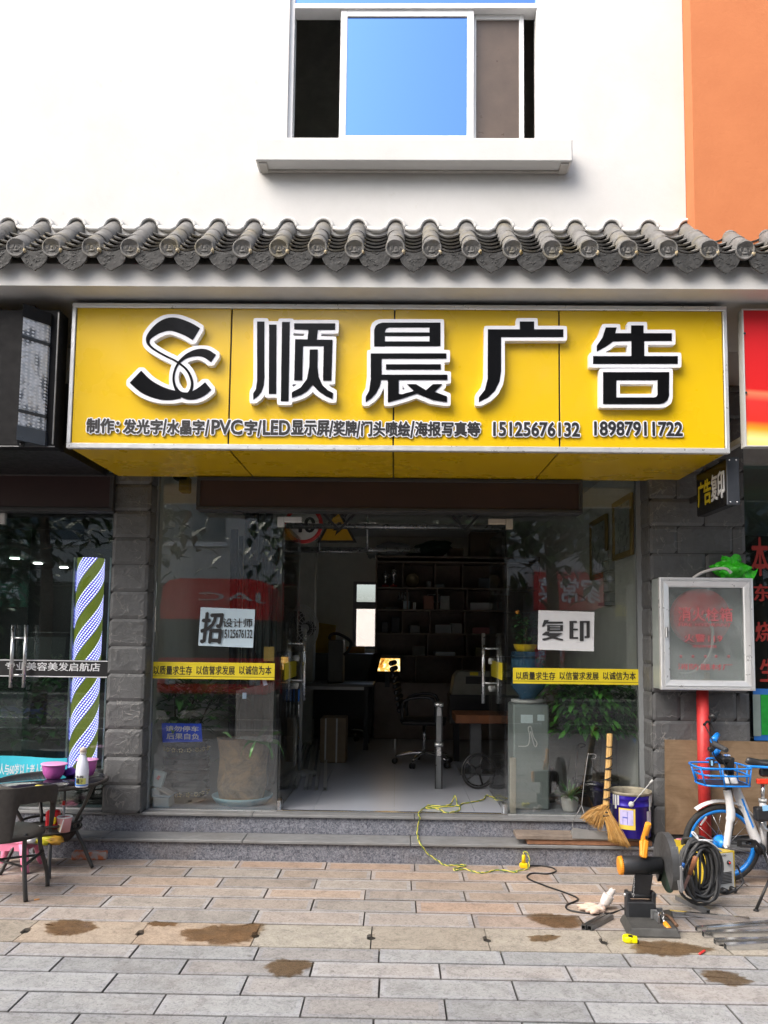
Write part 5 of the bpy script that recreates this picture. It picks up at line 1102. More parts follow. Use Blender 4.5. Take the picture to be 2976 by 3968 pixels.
t_ = thing('photo_frame', 'small pale framed certificate on the third shelf', 'certificate', on_shelf(3, 937)); p = M(); c = t_.location + V((0, .1, 0)); p.box(c + V((-.08, 0, .1)), c + V((.08, .012, .21)), .004); p.build('frame', LGREY, t_); p = M(); p.box(c + V((-.068, -.002, .112)), c + V((.068, -.0005, .198))); p.build('sheet', DARK, t_)
t_ = thing('socket_plate', 'white double wall socket beside the right end of the shelves', 'socket', A(1083, 1278, YSH - .03)); p = M(); q = quadV(1060, 1271, 1100, 1286, YSH - .03); p.prism(q, (0, .02, 0)); p.build('plate', LGREY, t_)
for v in (1070, 1082): p = M(); p.prism(quadV(v - 3, 1275, v + 3, 1282, YSH - .032), (0, .001, 0)); p.build('socket', BLACK, t_)
# bags and boxes on top of the shelves
c = A(846, 1212, YSH + .15); c.z = sz1 + .026; p = M(); p.ell(c + V((.02, 0, .085)), (.24, .15, .1), 22, 12, None, .35, 3); p.ell(c + V((-.25, 0, .05)), (.09, .07, .06), 12, 8, None, .7, 5); one('white_sack', p, mat('pale_sack', (.3, .32, .34), .8), 'tied pale sack lying on top of the shelves', 'sack')
c = A(920, 1205, YSH + .15); c.z = sz1 + .026; p = M(); p.ell(c + V((.05, 0, .1)), (.28, .15, .1), 18, 10, Matrix.Rotation(-.2, 3, 'Y'), .5, 8); one('dark_sack', p, mat('dark_green_sack', (.012, .03, .02), .7), 'dark green bundle on top of the shelves', 'sack')
for i, (v, w_, h_) in enumerate(((945, .16, .16), (985, .2, .12), (1050, .42, .34))):
    c = A(v, 1205, YSH + .15); c.z = sz1 + .026; p = M(); p.box(c + V((-w_ / 2, 0, 0)), c + V((w_ / 2, .25, h_)), .006); one('storage_box', p, mat('brown_card', (.12, .085, .055), .8), ('small brown box on top of the shelves beside the green bundle', 'low brown box on top of the shelves, middle of three', 'large brown box on top of the shelves by the right door')[i], 'box', 'boxes on top of the shelves')
# lit golden screen in the shelves
q = quadV(810, 1422, 864, 1450, YSH - .06); t_ = thing('monitor', 'small lit screen with a golden picture in front of the shelves', 'screen', (q[0] + q[1]) / 2 + V((0, .05, -.25))); p = M(); p.prism([q[0] + V((-.012, .004, -.012)), q[1] + V((.012, .004, -.012)), q[2] + V((.012, .004, .012)), q[3] + V((-.012, .004, .012))], (0, .03, 0)); p.build('case', BLACK, t_)
n = N('golden_picture'); cl = n.ramp(n.noise(11, 4, .6, 1.2), [(.3, (.12, .03, .005)), (.42, (.5, .2, .02)), (.55, (.75, .45, .1)), (.66, (1, .85, .55))]); n.base((.02, .02, .02)); n.set(Emission_Color=cl); n.b.inputs['Emission Strength'].default_value = .75
p = M(); p.prism(q, (0, .003, 0)); p.build('screen', n.m, t_); p = M(); x = (q[0].x + q[1].x) / 2; p.box((x - .03, YSH - .05, q[0].z - .2), (x + .03, YSH - .03, q[0].z - .02)); p.build('stand', BLACK, t_)
# desk, machine and boards at the back left
YD = 3.2; dz = A(700, 1477, YD).z; dx0, dx1 = xlw + .02, A(806, 1480, YD).x; T1 = thing('work_desk', 'long dark work desk at the back left under the window', 'desk', ((dx0 + dx1) / 2, YD, FZ)); p = M(); p.box((dx0, YD, dz - .03), (dx1, YD + .75, dz), .004); p.build('top', mat('dark_desk', (.09, .09, .085), .35), T1)
p = M(); p.box((dx0 + .02, YD + .5, FZ + .3), (dx1 - .02, YD + .52, dz - .031)); p.build('modesty_panel', DARK, T1); p = M(); p.box((dx0 + .1, YD + .05, dz - .07), (dx1 - .1, YD + .08, dz - .032)); p.build('apron', mat('steel_rail', (.3, .3, .3), .35, .8), T1)
for x in (dx0 + .08, dx1 - .08):
    for y in (YD + .06, YD + .7): p = M(); p.box((x - .025, y - .025, FZ), (x + .025, y + .025, dz - .031)); p.build('leg', DARK, T1)
YC = 4.7; a, b = A(660, 1440, YC), A(806, 1412, YC); p = M(); p.box((dx0, YC - .3, FZ), (A(806, 1420, YC - .3).x, YC + .3, b.z), .004); one('back_counter', p, mat('counter_dark', (.08, .085, .085), .5), 'dark low counter under the back window', 'counter')
p = M(); q = quadV(679, 1344, 725, 1412, YC + .1); p.prism([q[0], q[1], q[2] + V((.0, 0, -.04)), q[3]], (0, .02, 0)); one('yellow_board', p, mat('ochre_board', (.42, .26, .02), .6), 'ochre yellow board leaning on the back wall', 'board')
p = M(); q = quadV(748, 1397, 788, 1411, YC); p.prism(q, (0, .12, 0)); one('orange_box', p, mat('dull_orange', (.5, .22, .03), .6), 'dull orange box on the counter below the window', 'box')
T1 = thing('engraving_machine', 'dark engraving machine with a curved black hose on the desk', 'machine', (A(724, 1470, YD + .2).x, YD + .2, dz)); p = M(); q = quadV(708, 1382, 741, 1470, YD + .15); p.box((q[0].x, YD + .15, dz + .001), (q[1].x, YD + .5, q[2].z), .008); p.build('body', mat('machine_grey', (.07, .07, .065), .5), T1)
p = M(); p.tube(bez([A(712, 1381, YD + .2), A(714, 1372, YD + .2), A(730, 1369, YD + .2), (A(757, 1385, YD + .2)), A(753, 1405, YD + .2), A(742, 1414, YD + .2)], 6), .018, 10); p.build('hose', BLACK, T1)
# wall column and pipes at the back
p = M(); a, b = A(640, 1300, 3.6), A(679, 1300, 3.6); p.box((a.x, 3.6, FZ), (b.x, 3.85, ZC - .002)); one('plaster_column', p, mat('column_paint', (.42, .43, .4), .8), 'pale plaster column at the back left of the shop', 'column')
# storage rack of pipes under the ceiling
T1 = thing('ceiling_rack', 'steel pipe rack hanging below the ceiling behind the door head', 'rack', (0, 1.0, 2.3)); m2 = mat('rack_steel', (.25, .26, .27), .3, .8)
for (vy, y, x0, x1) in ((1136, .9, 618, 1092), (1186, 1.6, 632, 908)):
    p = M(); p.cyl(A(x0, vy, y), A(x1, vy + 3, y), .024, n=12); p.build('rail', m2, T1)
p = M(); p.cyl(A(632, 1191, 1.5), A(795, 1191, 1.5), .014, n=10); p.build('rail', m2, T1)
for v in (690, 793):
    p = M(); p.cyl(A(v, 1191, 1.5), A(v, 1145, 1.5) + V((0, 0, .35)), .012, n=8); p.build('hanger', m2, T1)
# road signs lying in the rack
yS = 1.35; c = A(656, 1133, yS); R_ = A(656, 1133, yS).z - A(656, 1175, yS).z; T1 = thing('speed_limit_sign', 'round white road sign with a red rim stored in the pipe rack', 'road sign', c); rX = Matrix.Rotation(math.pi / 2, 3, 'X')
p = M(); p.lathe([(0, 0), (R_, 0), (R_, .006), (0, .006)], c, 40, rX); p.build('plate', mat('sign_white', (.5, .5, .48), .4), T1); p = M(); p.lathe([(R_ * .8, .0065), (R_ * .99, .0065), (R_ * .99, .008), (R_ * .8, .008)], c, 40, rX); p.build('red_rim', REDINK, T1); p = M(); q = quadV(632, 1117, 680, 1150, yS - .009); p.text('40', q, .001, .0, .03); p.build('numeral', INK, T1)
T1 = thing('hazard_sign', 'yellow triangular hazard sign with a black bolt stored in the pipe rack', 'road sign', A(728, 1170, yS + .05)); y = yS + .05; p = M(); tri = [(685, 1172), (771, 1172), (728, 1092)]; p.prism([A(a, b, y) for a, b in tri], (0, .006, 0)); p.build('plate', INK, T1); cx_, cy_ = 728, 1145; p = M(); p.prism([A(cx_ + (a - cx_) * .8, cy_ + (b - cy_) * .8 + .5, y - .001) for a, b in tri], (0, .0008, 0)); p.build('yellow_field', mat('sign_yellow', (.6, .33, .01), .45), T1)
p = M(); p.prism([A(a, b, y - .003) for a, b in ((730, 1128), (738, 1128), (733, 1140), (742, 1140), (723, 1158), (727, 1146), (719, 1146))], (0, .0015, 0)); p.build('bolt', INK, T1)
# standing fan by the left door
fc = A(652, 1357, 1.5); T1 = thing('pedestal_fan', 'grey pedestal fan with black blades behind the left door handle', 'fan', (fc.x, fc.y, FZ)); p = M()
rf = Matrix.Rotation(.9, 3, 'Z') @ Matrix.Rotation(math.pi / 2, 3, 'X')
for k in range(7):
    rr = .22 * math.sin((k + 1) / 8 * math.pi / 2 + .15); dd_ = .07 * (1 - (k / 6)); 
    for sg in (-1, 1): p.tube([fc + rf @ V((math.cos(a) * rr, math.sin(a) * rr, sg * dd_)) for a in [2 * math.pi * j / 30 for j in range(30)]], .003, 5, True)
for k in range(18): a = k * math.pi / 9; p.tube([fc + rf @ V((math.cos(a) * .05, math.sin(a) * .05, .07)), fc + rf @ V((math.cos(a) * .22, math.sin(a) * .22, 0))], .0022, 4)
p.build('guard', GREY, T1); p = M(); 
for k in range(3):
    a = k * 2.094; d_ = rf @ V((math.cos(a), math.sin(a), 0)); p.leaf(fc, d_, .19, .15, 0, 4, None, rf @ V((0, 0, 1)), .2)
p.build('blade', BLACK, T1); p = M(); p.cyl((fc.x, fc.y + .06, FZ + .03), fc + V((0, .06, -.1)), .015); p.lathe([(0, 0), (.17, 0), (.16, .025), (0, .04)], (fc.x, fc.y + .06, FZ), 24); p.ell(fc + V((0, .07, 0)), (.06, .08, .06)); p.build('stand', GREY, T1)
# office chairs
def star_chair(c, ang, seat_h, back_h, label, mesh):
    t_ = thing('office_chair', label, 'office chair', c, 'office chairs in the dark shop'); R3 = Matrix.Rotation(ang, 3, 'Z'); W = lambda x, y, z: V(c) + R3 @ V((x, y, z)); cm = mat('chair_chrome', (.5, .5, .5), .2, .95)
    for k in range(5):
        a = 1.2566 * k + .3; p = M(); p.tube(bez([W(0, 0, .12), W(math.cos(a) * .15, math.sin(a) * .15, .11), W(math.cos(a) * .29, math.sin(a) * .29, .075)], 3), [.018] * 6 + [.013], 8); b_ = p.build('base_arm', cm, t_); p = M()
        for s_ in (-1, 1): p.lathe([(0, -.011), (.026, -.011), (.03, 0), (.026, .011), (0, .011)], W(math.cos(a) * .3, math.sin(a) * .3, .03) + R3 @ V((-math.sin(a) * .014 * s_, math.cos(a) * .014 * s_, 0)), 14, Matrix.Rotation(ang + a + math.pi / 2, 3, 'Z') @ Matrix.Rotation(math.pi / 2, 3, 'Y'))
        p.build('caster', BLACK, b_)
    p = M(); p.cyl(W(0, 0, .1), W(0, 0, seat_h - .05), .018, n=12); p.build('column', cm, t_)
    p = M(); p.grid(lambda u, v: W((u - .5) * .48, (v - .5) * .46, seat_h + .02 - .03 * (abs(u - .5) * 2) ** 2), 8, 8); p.obox(W(0, 0, seat_h - .02), (.46, .44, .05), R3, .02); p.build('seat', BLACK, t_)
    p = M()
    if mesh:
        for k in range(9): z = seat_h + .08 + (back_h - .1) * k / 9; p.obox(W(0, .24 + .1 * k / 9, z + .02), (.44, .045, (back_h - .1) / 9 - .006), R3 @ Matrix.Rotation(-.15, 3, 'X'), .015)
    else: p.grid(lambda u, v: W((u - .5) * .44, .24 + .14 * v - .03 * (1 - (abs(u - .5) * 2) ** 2), seat_h + .08 + back_h * v), 8, 8); p.grid(lambda u, v: W((u - .5) * .44, .27 + .14 * v - .03 * (1 - (abs(u - .5) * 2) ** 2), seat_h + .08 + back_h * v), 8, 8)
    p.build('backrest', BLACK, t_)
    for s_ in (-1, 1): p = M(); p.tube(bez([W(.24 * s_, .2, seat_h), W(.27 * s_, .18, seat_h + .2), W(.27 * s_, -.1, seat_h + .22), W(.24 * s_, -.12, seat_h)], 4), .016, 8); p.build('armrest', BLACK, t_)
star_chair(fl(916, 1652), -math.pi / 2 - .1 + math.pi, .46, .62, 'black ribbed office chair on a chrome star base right of centre', True)
star_chair(fl(745, 1600) + V((0, .2, 0)), .2 - math.pi / 2, .45, .55, 'black office chair beside the work desk, half hidden in the dark', False)
# cardboard box
bc = fl(718, 1648); T1 = thing('cardboard_box', 'tall taped cardboard box standing on the shop floor', 'box', bc); x0, x1 = A(691, 1600, bc.y).x, A(747, 1600, bc.y).x; z1 = A(718, 1552, bc.y).z; p = M(); p.box((x0, bc.y, FZ), (x1, bc.y + .35, z1), .006); p.build('carton', mat('brown_cardboard', (.2, .15, .1), .8), T1)
for v in (703, 727): x = A(v, 1600, bc.y).x; p = M(); p.box((x - .008, bc.y - .002, FZ + .001), (x + .008, bc.y - .0003, z1)); p.build('strap', LGREY, T1)
# square tubes lying on the shop floor
T0 = None
def sqtube(p0, p1, s_, wl=.0022):
    p0, p1 = V(p0), V(p1); d = (p1 - p0).normalized(); sd = d.cross(V((0, 0, 1))).normalized(); u_ = sd.cross(d); m_ = M(); h = s_ / 2
    def rg(p, r): return [p + sd * r + u_ * r, p - sd * r + u_ * r, p - sd * r - u_ * r, p + sd * r - u_ * r]
    vs = rg(p0, h) + rg(p1, h) + rg(p0, h - wl) + rg(p1, h - wl); fs = []
    for k in range(4):
        j = (k + 1) % 4; fs += [[k, j, 4 + j, 4 + k], [8 + k, 12 + k, 12 + j, 8 + j], [k, 8 + k, 8 + j, j], [4 + k, 4 + j, 12 + j, 12 + k]]
    return m_.add(vs, fs)
bars = [(617, 1703, 655, 1600, .022), (627, 1704, 662, 1602, .022), (639, 1702, 670, 1600, .03), (660, 1705, 680, 1598, .025), (668, 1704, 685, 1600, .025), (683, 1705, 691, 1625, .026), (702, 1707, 704, 1640, .03)]
for i, (x0, y0, x1, y1, s_) in enumerate(bars):
    a, b = fl(x0, y0 + 2), fl(x1, y1); a.z = b.z = FZ + s_ / 2 + .001
    one('floor_tube', sqtube(a, b, s_), mat('inner_steel', (.34, .35, .36), .4, .2), 'square steel tube lying on the shop floor, %s of seven from the left' % ('first', 'second', 'third', 'fourth', 'fifth', 'sixth', 'seventh')[i], 'steel tube', 'steel tubes on the shop floor')
a, b = fl(701, 1712), fl(704, 1640); a.z = b.z = FZ + .048; 
# right half : beam on post, spoked wheel, chrome stand, plotter
yb = fl(1030, 1640).y; yb = 1.6; x0, x1 = A(984, 1553, yb).x, A(1100, 1553, yb).x; z0, z1 = A(1030, 1563, yb).z, A(1030, 1545, yb).z; T1 = thing('work_bench', 'work bench with a thick reddish wooden edge on a grey steel post', 'work bench', ((x0 + x1) / 2, yb, FZ)); p = M(); p.box((x0, yb, z0), (x1 + .1, yb + .5, z1), .004); p.build('top', mat('reddish_board', (.24, .085, .03), .5, 0, .25, 10), T1)
p = M(); a, b = A(1016, 1600, yb + .1).x, A(1040, 1600, yb + .1).x; p.box((a, yb + .1, FZ), (b, yb + .2, z0 - .001), .004); p.box((a - .1, yb + .05, FZ), (b + .1, yb + .4, FZ + .012)); p.build('post', mat('post_grey', (.12, .125, .13), .45, .3), T1)
wc_ = fl(1034, 1706); wc_ = V((A(1034, 1672, wc_.y).x, wc_.y + .03, 0)); wr_ = .155; wc_.z = FZ + wr_; T1 = thing('spoked_wheel', 'black spoked wheel standing on the shop floor under the bench', 'wheel', wc_ - V((0, 0, wr_))); p = M(); lean = Matrix.Rotation(.25, 3, 'Z')
p.tube([wc_ + lean @ V((math.cos(a) * wr_ * .94, .0, math.sin(a) * wr_ * .94)) for a in [2 * math.pi * k / 36 for k in range(36)]], .0095, 8, True); p.build('tyre', BLACK, T1); p = M(); p.tube([wc_ + lean @ V((math.cos(a) * wr_ * .82, .0, math.sin(a) * wr_ * .82)) for a in [2 * math.pi * k / 36 for k in range(36)]], .007, 8, True)
for k in range(5): a = k * 1.2566; p.tube([wc_, wc_ + lean @ V((math.cos(a) * wr_ * .82, 0, math.sin(a) * wr_ * .82))], .009, 6)
p.cyl(wc_ + V((0, -.03, 0)), wc_ + V((0, .03, 0)), .03); p.build('rim', mat('dark_rim', (.03, .03, .032), .3, .5), T1)
sc2 = fl(947, 1704); T1 = thing('clamp_stand', 'narrow steel stand with two chrome clamps standing on the shop floor', 'stand', sc2); y = sc2.y; xa, xb = A(939, 1600, y).x, A(956, 1600, y).x; p = M(); p.box((xa + .012, y, FZ), (xb - .008, y + .03, A(947, 1517, y).z), .003); p.build('post', mat('post_steel', (.2, .21, .22), .35, .7), T1); p = M(); p.box((xb - .0065, y - .004, FZ), (xb - .0, y + .03, A(947, 1517, y).z)); p.box((xa + .005, y - .004, FZ), (xa + .0105, y + .03, A(947, 1600, y).z)); p.build('black_edge', BLACK, T1)
for v in (1522, 1608): p = M(); z_ = A(947, v, y).z; p.cyl((xa - .004, y - .012, z_), (xb + .006, y - .012, z_), .017, n=12); p.box((xa + .014, y - .016, z_ - .1), (xb - .01, y - .001, z_ - .02), .004); p.build('clamp', CHROME, T1)
yP = 2.4; T1 = thing('cutting_plotter', 'beige cutting plotter with a yellow sticker on a dark stand by the right door', 'plotter', (A(1040, 1600, yP).x, yP, FZ)); q = quadV(982, 1452, 1120, 1501, yP); p = M(); p.prism([q[0] + V((-.03, 0, 0)), q[1], q[2], q[3] + V((.04, 0, 0)), q[3] + V((0, 0, -.05))], (0, .35, 0)); p.build('body', mat('plotter_beige', (.2, .2, .165), .5), T1)
p = M(); p.prism(quadV(1006, 1462, 1120, 1478, yP - .004), (0, .003, 0)); p.build('slot', BLACK, T1); p = M(); p.prism(quadV(1015, 1452, 1033, 1459, yP - .006), (0, .003, 0)); p.build('sticker', YELVINYL, T1)
p = M(); p.box((q[0].x - .05, yP - .02, q[0].z - .3), (q[1].x, yP + .36, q[0].z - .002)); p.box((q[0].x, yP + .1, FZ), (q[0].x + .06, yP + .2, q[0].z - .3)); p.box((q[1].x - .06, yP + .1, FZ), (q[1].x, yP + .2, q[0].z - .3)); p.build('stand', BLACK, T1)
# long-bladed shears hanging on the left door handle
sy = .86 - .08; T1 = thing('hanging_shears', 'blue handled steel shears hanging from the left door handle', 'shears', A(632, 1550, sy)); 
for k, v in enumerate((619, 627, 645)):
    a, b, c = A(v + 1, 1489, sy - .05 + .03 * k), A(v, 1515, sy - .05 + .03 * k), A(v - (1 if k < 2 else -.5), 1552, sy - .05 + .03 * k); p = M(); p.tube([a, b], .007, 8); h_ = p.build('handle', BLUE, T1); p = M(); p.tube([b - V((0, 0, .002)), b * .5 + c * .5, c], [.005, .0055, .003], 6); p.build('blade', CHROME, T1)
# salon interior : plant, pot
c = A(62, 1530, .26); T1 = thing('salon_plant', 'large dark leafy plant in a grey pot behind the salon glass', 'plant', (c.x, .5, FZ)); p = M(); plant_leaves(p, c, 230, (.34, .12, .26), .15, .06, 51, .6, .5, ((.04, .12, .04), (.07, .2, .06), (.12, .3, .1)))
r = random.Random(9)
for k in range(9):
    a = r.uniform(-1, 1)
    for j in range(9):
        t = j / 9
        for s_ in (-1, 1): p.leaf(c + V((.25 * a * t + .05, -.05 * t, -.25 + .55 * t)), (s_ * .8 + .3 * a, -.1, .5), .1 * (1 - .4 * t), .04, .3, 3, (.06, .18, .06))
p.build('foliage', LEAF, T1); p = M(); za = A(100, 1597, .3).z; p.lathe([(0, FZ), (.17, FZ), (.24, za - .03), (.26, za), (.22, za), (0, za - .05)], (A(95, 1600, .5).x, .5, 0), 30); p.build('pot', mat('grey_glaze', (.12, .13, .13), .3), T1)
T1 = thing('salon_chair', 'dark barber chair deep inside the salon', 'chair', (c.x - .1, 1.9, FZ)); x = A(95, 1400, 1.9).x; p = M(); p.obox((x, 2.0, FZ + .95), (.5, .14, .7), Matrix.Rotation(-.15, 3, 'X'), .06, None, 2); p.build('backrest', BLACK, T1); p = M(); p.obox((x, 1.75, FZ + .52), (.5, .5, .14), None, .05); p.build('seat', mat('blue_seat', (.01, .03, .12), .4), T1); p = M(); p.cyl((x, 1.8, FZ), (x, 1.8, FZ + .45), .05); p.lathe([(0, 0), (.28, 0), (.26, .03), (0, .05)], (x, 1.8, FZ), 24); p.build('pedestal', CHROME, T1)
# ================================================================ ON THE STEPS AND THE PAVEMENT
P3 = lambda x, y: (2200 + .4678 * x, 3000 + .4678 * y)
R8 = lambda x, y: (1900 + .6486 * x, 2500 + .6486 * y)
R3_ = lambda x, y: (.3165 * x, 2850 + .3165 * y)
R2 = lambda x, y: (2500 + .3165 * x, 2650 + .3165 * y)
A3 = lambda x, y, pl: As(*P3(x, y), pl); G3 = lambda x, y, z=0: Gs(*P3(x, y), z)
A8 = lambda x, y, pl: As(*R8(x, y), pl)
A2 = lambda x, y, pl: As(*R2(x, y), pl)
AL = lambda x, y, pl: As(*R3_(x, y), pl); GL = lambda x, y, z=0: Gs(*R3_(x, y), z)
# planks on the lower step
PY_ = Yt + .012; pz_ = TR + .001
xa, xb = A8(222, 1175, PY_).x, A8(968, 1175, PY_).x; p = M(); p.box((xa, PY_, pz_), (xb, PY_ + .16, pz_ + .034), .004); one('wooden_plank', p, mat('reddish_plank', (.27, .13, .07), .7, 0, .3, 9, .3, 50), 'reddish brown plank lying lowest on the lower step', 'plank', 'planks on the lower step')
xa = A8(156, 1135, PY_).x; p = M(); p.box((xa, PY_ - .012, pz_ + .036), (xb - .05, PY_ + .155, pz_ + .066), .004); one('wooden_plank', p, mat('grey_plank', (.2, .16, .13), .75, 0, .3, 9, .3, 50), 'weathered grey plank lying on top of the reddish plank', 'plank', 'planks on the lower step')
PT = pz_ + .067
# paint pail
yb_ = PY_ + .03; bx0, bx1 = A8(716, 900, yb_).x, A8(966, 900, yb_).x; br_ = (bx1 - bx0) / 2; bc = V(((bx0 + bx1) / 2, yb_ + .02, PT)); bh = A8(840, 868, yb_).z - PT
PB_ = thing('paint_pail', 'deep blue metal paint pail with wire handle standing on the planks', 'paint pail', bc)
n = N('pail_blue'); n.base(n.ramp(n.noise(7, 5), [(.3, (.016, .008, .20)), (.7, (.026, .012, .30))])); n.set(Roughness=.22, Metallic=.2); PAIL = n.m
k_ = br_ / 1.02; p = M(); p.lathe([(0, .004), (k_ * .9, .0), (k_ * .93, .006), (k_ * .95, bh * .68), (k_ * .985, bh * .69), (k_ * .985, bh * .72), (k_ * .96, bh * .735), (k_ * .96, bh * .83), (k_ * .99, bh * .845), (k_ * .985, bh * .87), (k_ * .97, bh * .93)], bc, 44); p.build('drum', PAIL, PB_)
p = M(); p.lathe([(k_ * .97, bh * .931), (k_ * 1.0, bh * .94), (k_ * 1.02, bh * .97), (k_ * 1.02, bh), (k_ * .99, bh), (k_ * .96, bh * .96), (k_ * .93, bh * .5), (k_ * .93, bh * .2), (0, bh * .2)], bc, 44); p.build('rim', mat('splashed_rim', (.3, .27, .2), .6, .2, .4, 16), PB_)
for a_ in (-2.75, -2.6, -2.45, -.75, -.6, -.45, -.3):
    p = M(); L = rnd.uniform(.05, .11); r_ = k_ * 1.0; c = bc + V((math.cos(a_) * r_, math.sin(a_) * r_, bh * .93)); p.beam(c, c - V((0, 0, L)), .014, .004, .001, (math.cos(a_), math.sin(a_), 0)); p.build('lid_tab', LGREY, PB_)
def wrap(c, r, a0, a1, z0, z1, dr=.0012, n_=10):
    m_ = M(); m_.grid(lambda u, v: V((c.x + math.cos(a0 + (a1 - a0) * u) * (r + dr), c.y + math.sin(a0 + (a1 - a0) * u) * (r + dr), z0 + (z1 - z0) * v)), n_, 1); return m_
z0, z1 = bc.z + bh * .2, bc.z + bh * .66
lb_ = wrap(bc, k_ * .95, -2.45, -1.62, z0, z1).build('label', mat('yellow_label', (.7, .52, .08), .4), PB_)
wrap(bc, k_ * .95, -2.4, -1.72, z0 + .03, z1 - .01, .0024).build('label_picture', mat('lilac_picture', (.45, .42, .68), .4, 0, .25, 14), lb_)
m_ = M()
for (a_, z_) in ((-2.22, .065), (-2.0, .065), (-2.0, .10)): m_.add(wrap(bc, k_ * .95, a_ - .012, a_ + .012, z0 + .035, z0 + z_ + .02, .0034, 1).v, [[0, 2, 3, 1]])
m_.add(wrap(bc, k_ * .95, -2.24, -1.98, z0 + .075, z0 + .085, .0034, 4).v, [[0, 2, 3, 1], [2, 4, 5, 3], [4, 6, 7, 5], [6, 8, 9, 7]]); m_.build('printed_chair', mat('print_blue', (.1, .12, .45), .4), lb_)
wrap(bc, k_ * .95, -.95, -.4, z0 - .0, z1 - .02).build('label', mat('white_label', (.62, .6, .7), .4), PB_)
p = M(); ear = bc + V((-.035, -k_ * .99, bh * .77)); p.lathe([(0, -.004), (.02, 0), (.017, .007), (.008, .01), (0, .01)], ear, 16, Matrix.Rotation(math.pi / 2, 3, 'X')); p.build('handle_lug', LGREY, PB_)
p = M(); e1 = A8(962, 815, ear.y - .02); p.tube([ear + V((0, -.006, 0)), e1], .0028, 6); p.cyl(e1 - (e1 - ear).normalized() * .02, e1 + (e1 - ear).normalized() * .015, .007); p.build('wire_handle', LGREY, PB_)
# straw brooms tied together, standing on the planks
STRAW = vcol('straw', .7, .2, 40)
hp = [A8(713, 530, -.2), A8(708, 680, -.25), A8(700, 830, -.29), A8(692, 960, -.32), A8(690, 1020, -.34)]
BR = thing('straw_broom', 'straw broom with a bound stick handle leaning beside the paint pail', 'broom', (hp[-1].x, -.34, PT))
p = M(); r = random.Random(12); hb = bez(hp, 6)
for k in range(9):
    a = k * .7; rr = .0 if k == 0 else .013
    p.tube([q + V((math.cos(a) * rr * (1 + .35 * i / len(hb)), math.sin(a) * rr, 0)) for i, q in enumerate(hb)], [.0075] * len(hb), 6, col=r.choice([(.45, .27, .09), (.52, .33, .12), (.38, .22, .07)]))
p.build('handle', STRAW, BR)
p = M(); nb = len(hb)
def wire(t0, t1):
    m_ = []; 
    for k in range(13):
        a = 2 * math.pi * k / 12; t = t0 + (t1 - t0) * (math.sin(a / 2)) ; q = hb[0].lerp(hb[0], 0); f = t * (nb - 1); i = min(int(f), nb - 2); q = hb[i].lerp(hb[i + 1], f - i); rr = .0235 + .006 * t; m_.append(q + V((math.cos(a) * rr, math.sin(a) * rr, 0)))
    return m_
for k in range(17): p = M(); p.tube(wire(.14 + k * .052, .16 + k * .052 + (.03 if k % 2 else -.02)), .0033, 5); p.build('binding_wire', BLACK, BR)
def bristles(p0, ends, n_, seed, spread):
    r = random.Random(seed); m_ = M()
    for k in range(n_):
        t = r.random(); e = ends[0].lerp(ends[1], t) + V((r.uniform(-.01, .01), r.uniform(-spread, spread), r.uniform(-.012, .012))); s_ = p0 + V((r.uniform(-.024, .024), r.uniform(-.015, .015), r.uniform(0, .05))); c = s_.lerp(e, .5) + V(((ends[1].x - p0.x) * -.1 * 0, 0, -.02 * (e - s_).length)) + V((0, 0, .02))
        m_.tube(bez([s_, c, e], 3), [.0024, .0024, .0022, .002, .0018, .0014, .0008], 4, col=r.choice([(.42, .22, .05), (.5, .29, .08), (.36, .18, .045), (.56, .35, .13)]))
    return m_
nk = hp[-1]
bristles(nk + V((0, 0, .03)), [A8(540, 1030, -.33), A8(660, 1110, -.36)], 170, 1, .03).build('bristles', STRAW, BR)
bristles(nk, [A8(712, 1170, -.4), A8(832, 1205, -.42)], 230, 2, .03).build('bristles', STRAW, BR)
# dustpan
DP = thing('dustpan', 'grey metal dustpan with a thin wire handle in front of the straw broom', 'dustpan', (A8(590, 1150, -.4).x, -.34, PT)); yd = PY_ - .02
x0, x1 = A8(490, 1120, yd).x, A8(702, 1120, yd).x; zz0, zz1 = A8(590, 1156, yd).z, A8(590, 1092, yd).z; p = M()
p.prism([(x0, yd, zz0), (x1, yd, zz0 - .004), (x1 - .01, yd + .0, zz1 - .028), (x0 + .004, yd, zz1)], (0, .003, 0)); p.prism([(x0, yd + .0035, zz0 + .001), (x0 + .004, yd + .0035, zz1), (x0 + .012, yd + .14, zz0 + .004)], (.002, 0, 0)); p.prism([(x1, yd + .0035, zz0 + .001), (x1 - .01, yd + .0035, zz1 - .03), (x1 + .0, yd + .14, zz0 + .003)], (.002, 0, 0)); p.add([(x0 + .003, yd + .0035, zz0 + .002), (x1 - .001, yd + .0035, zz0), (x1, yd + .16, zz0 + .002), (x0 + .01, yd + .16, zz0 + .004)], [[0, 1, 2, 3]])
p.build('pan', mat('galvanised', (.45, .46, .46), .4, .7, .15, 10), DP)
p = M(); p.tube([A8(490, 1062, yd + .02), A8(545, 958, yd + .02)], .0032, 6); p.tube([A8(594, 1105, yd - .004), A8(545, 958, yd + .02)], .0032, 6); p.tube(bez([A8(545, 965, yd + .02), A8(560, 820, yd + .05), A8(583, 660, yd + .09), A8(592, 652, yd + .09), A8(625, 652, yd + .09), A8(632, 665, yd + .09), A8(622, 678, yd + .09), A8(600, 676, yd + .09)], 4), .003, 6); p.tube([A8(492, 1064, yd + .02), (x0 + .002, yd, zz1 - .005)], .0028, 6); p.build('handle', mat('dull_wire', (.22, .22, .22), .5, .4), DP)
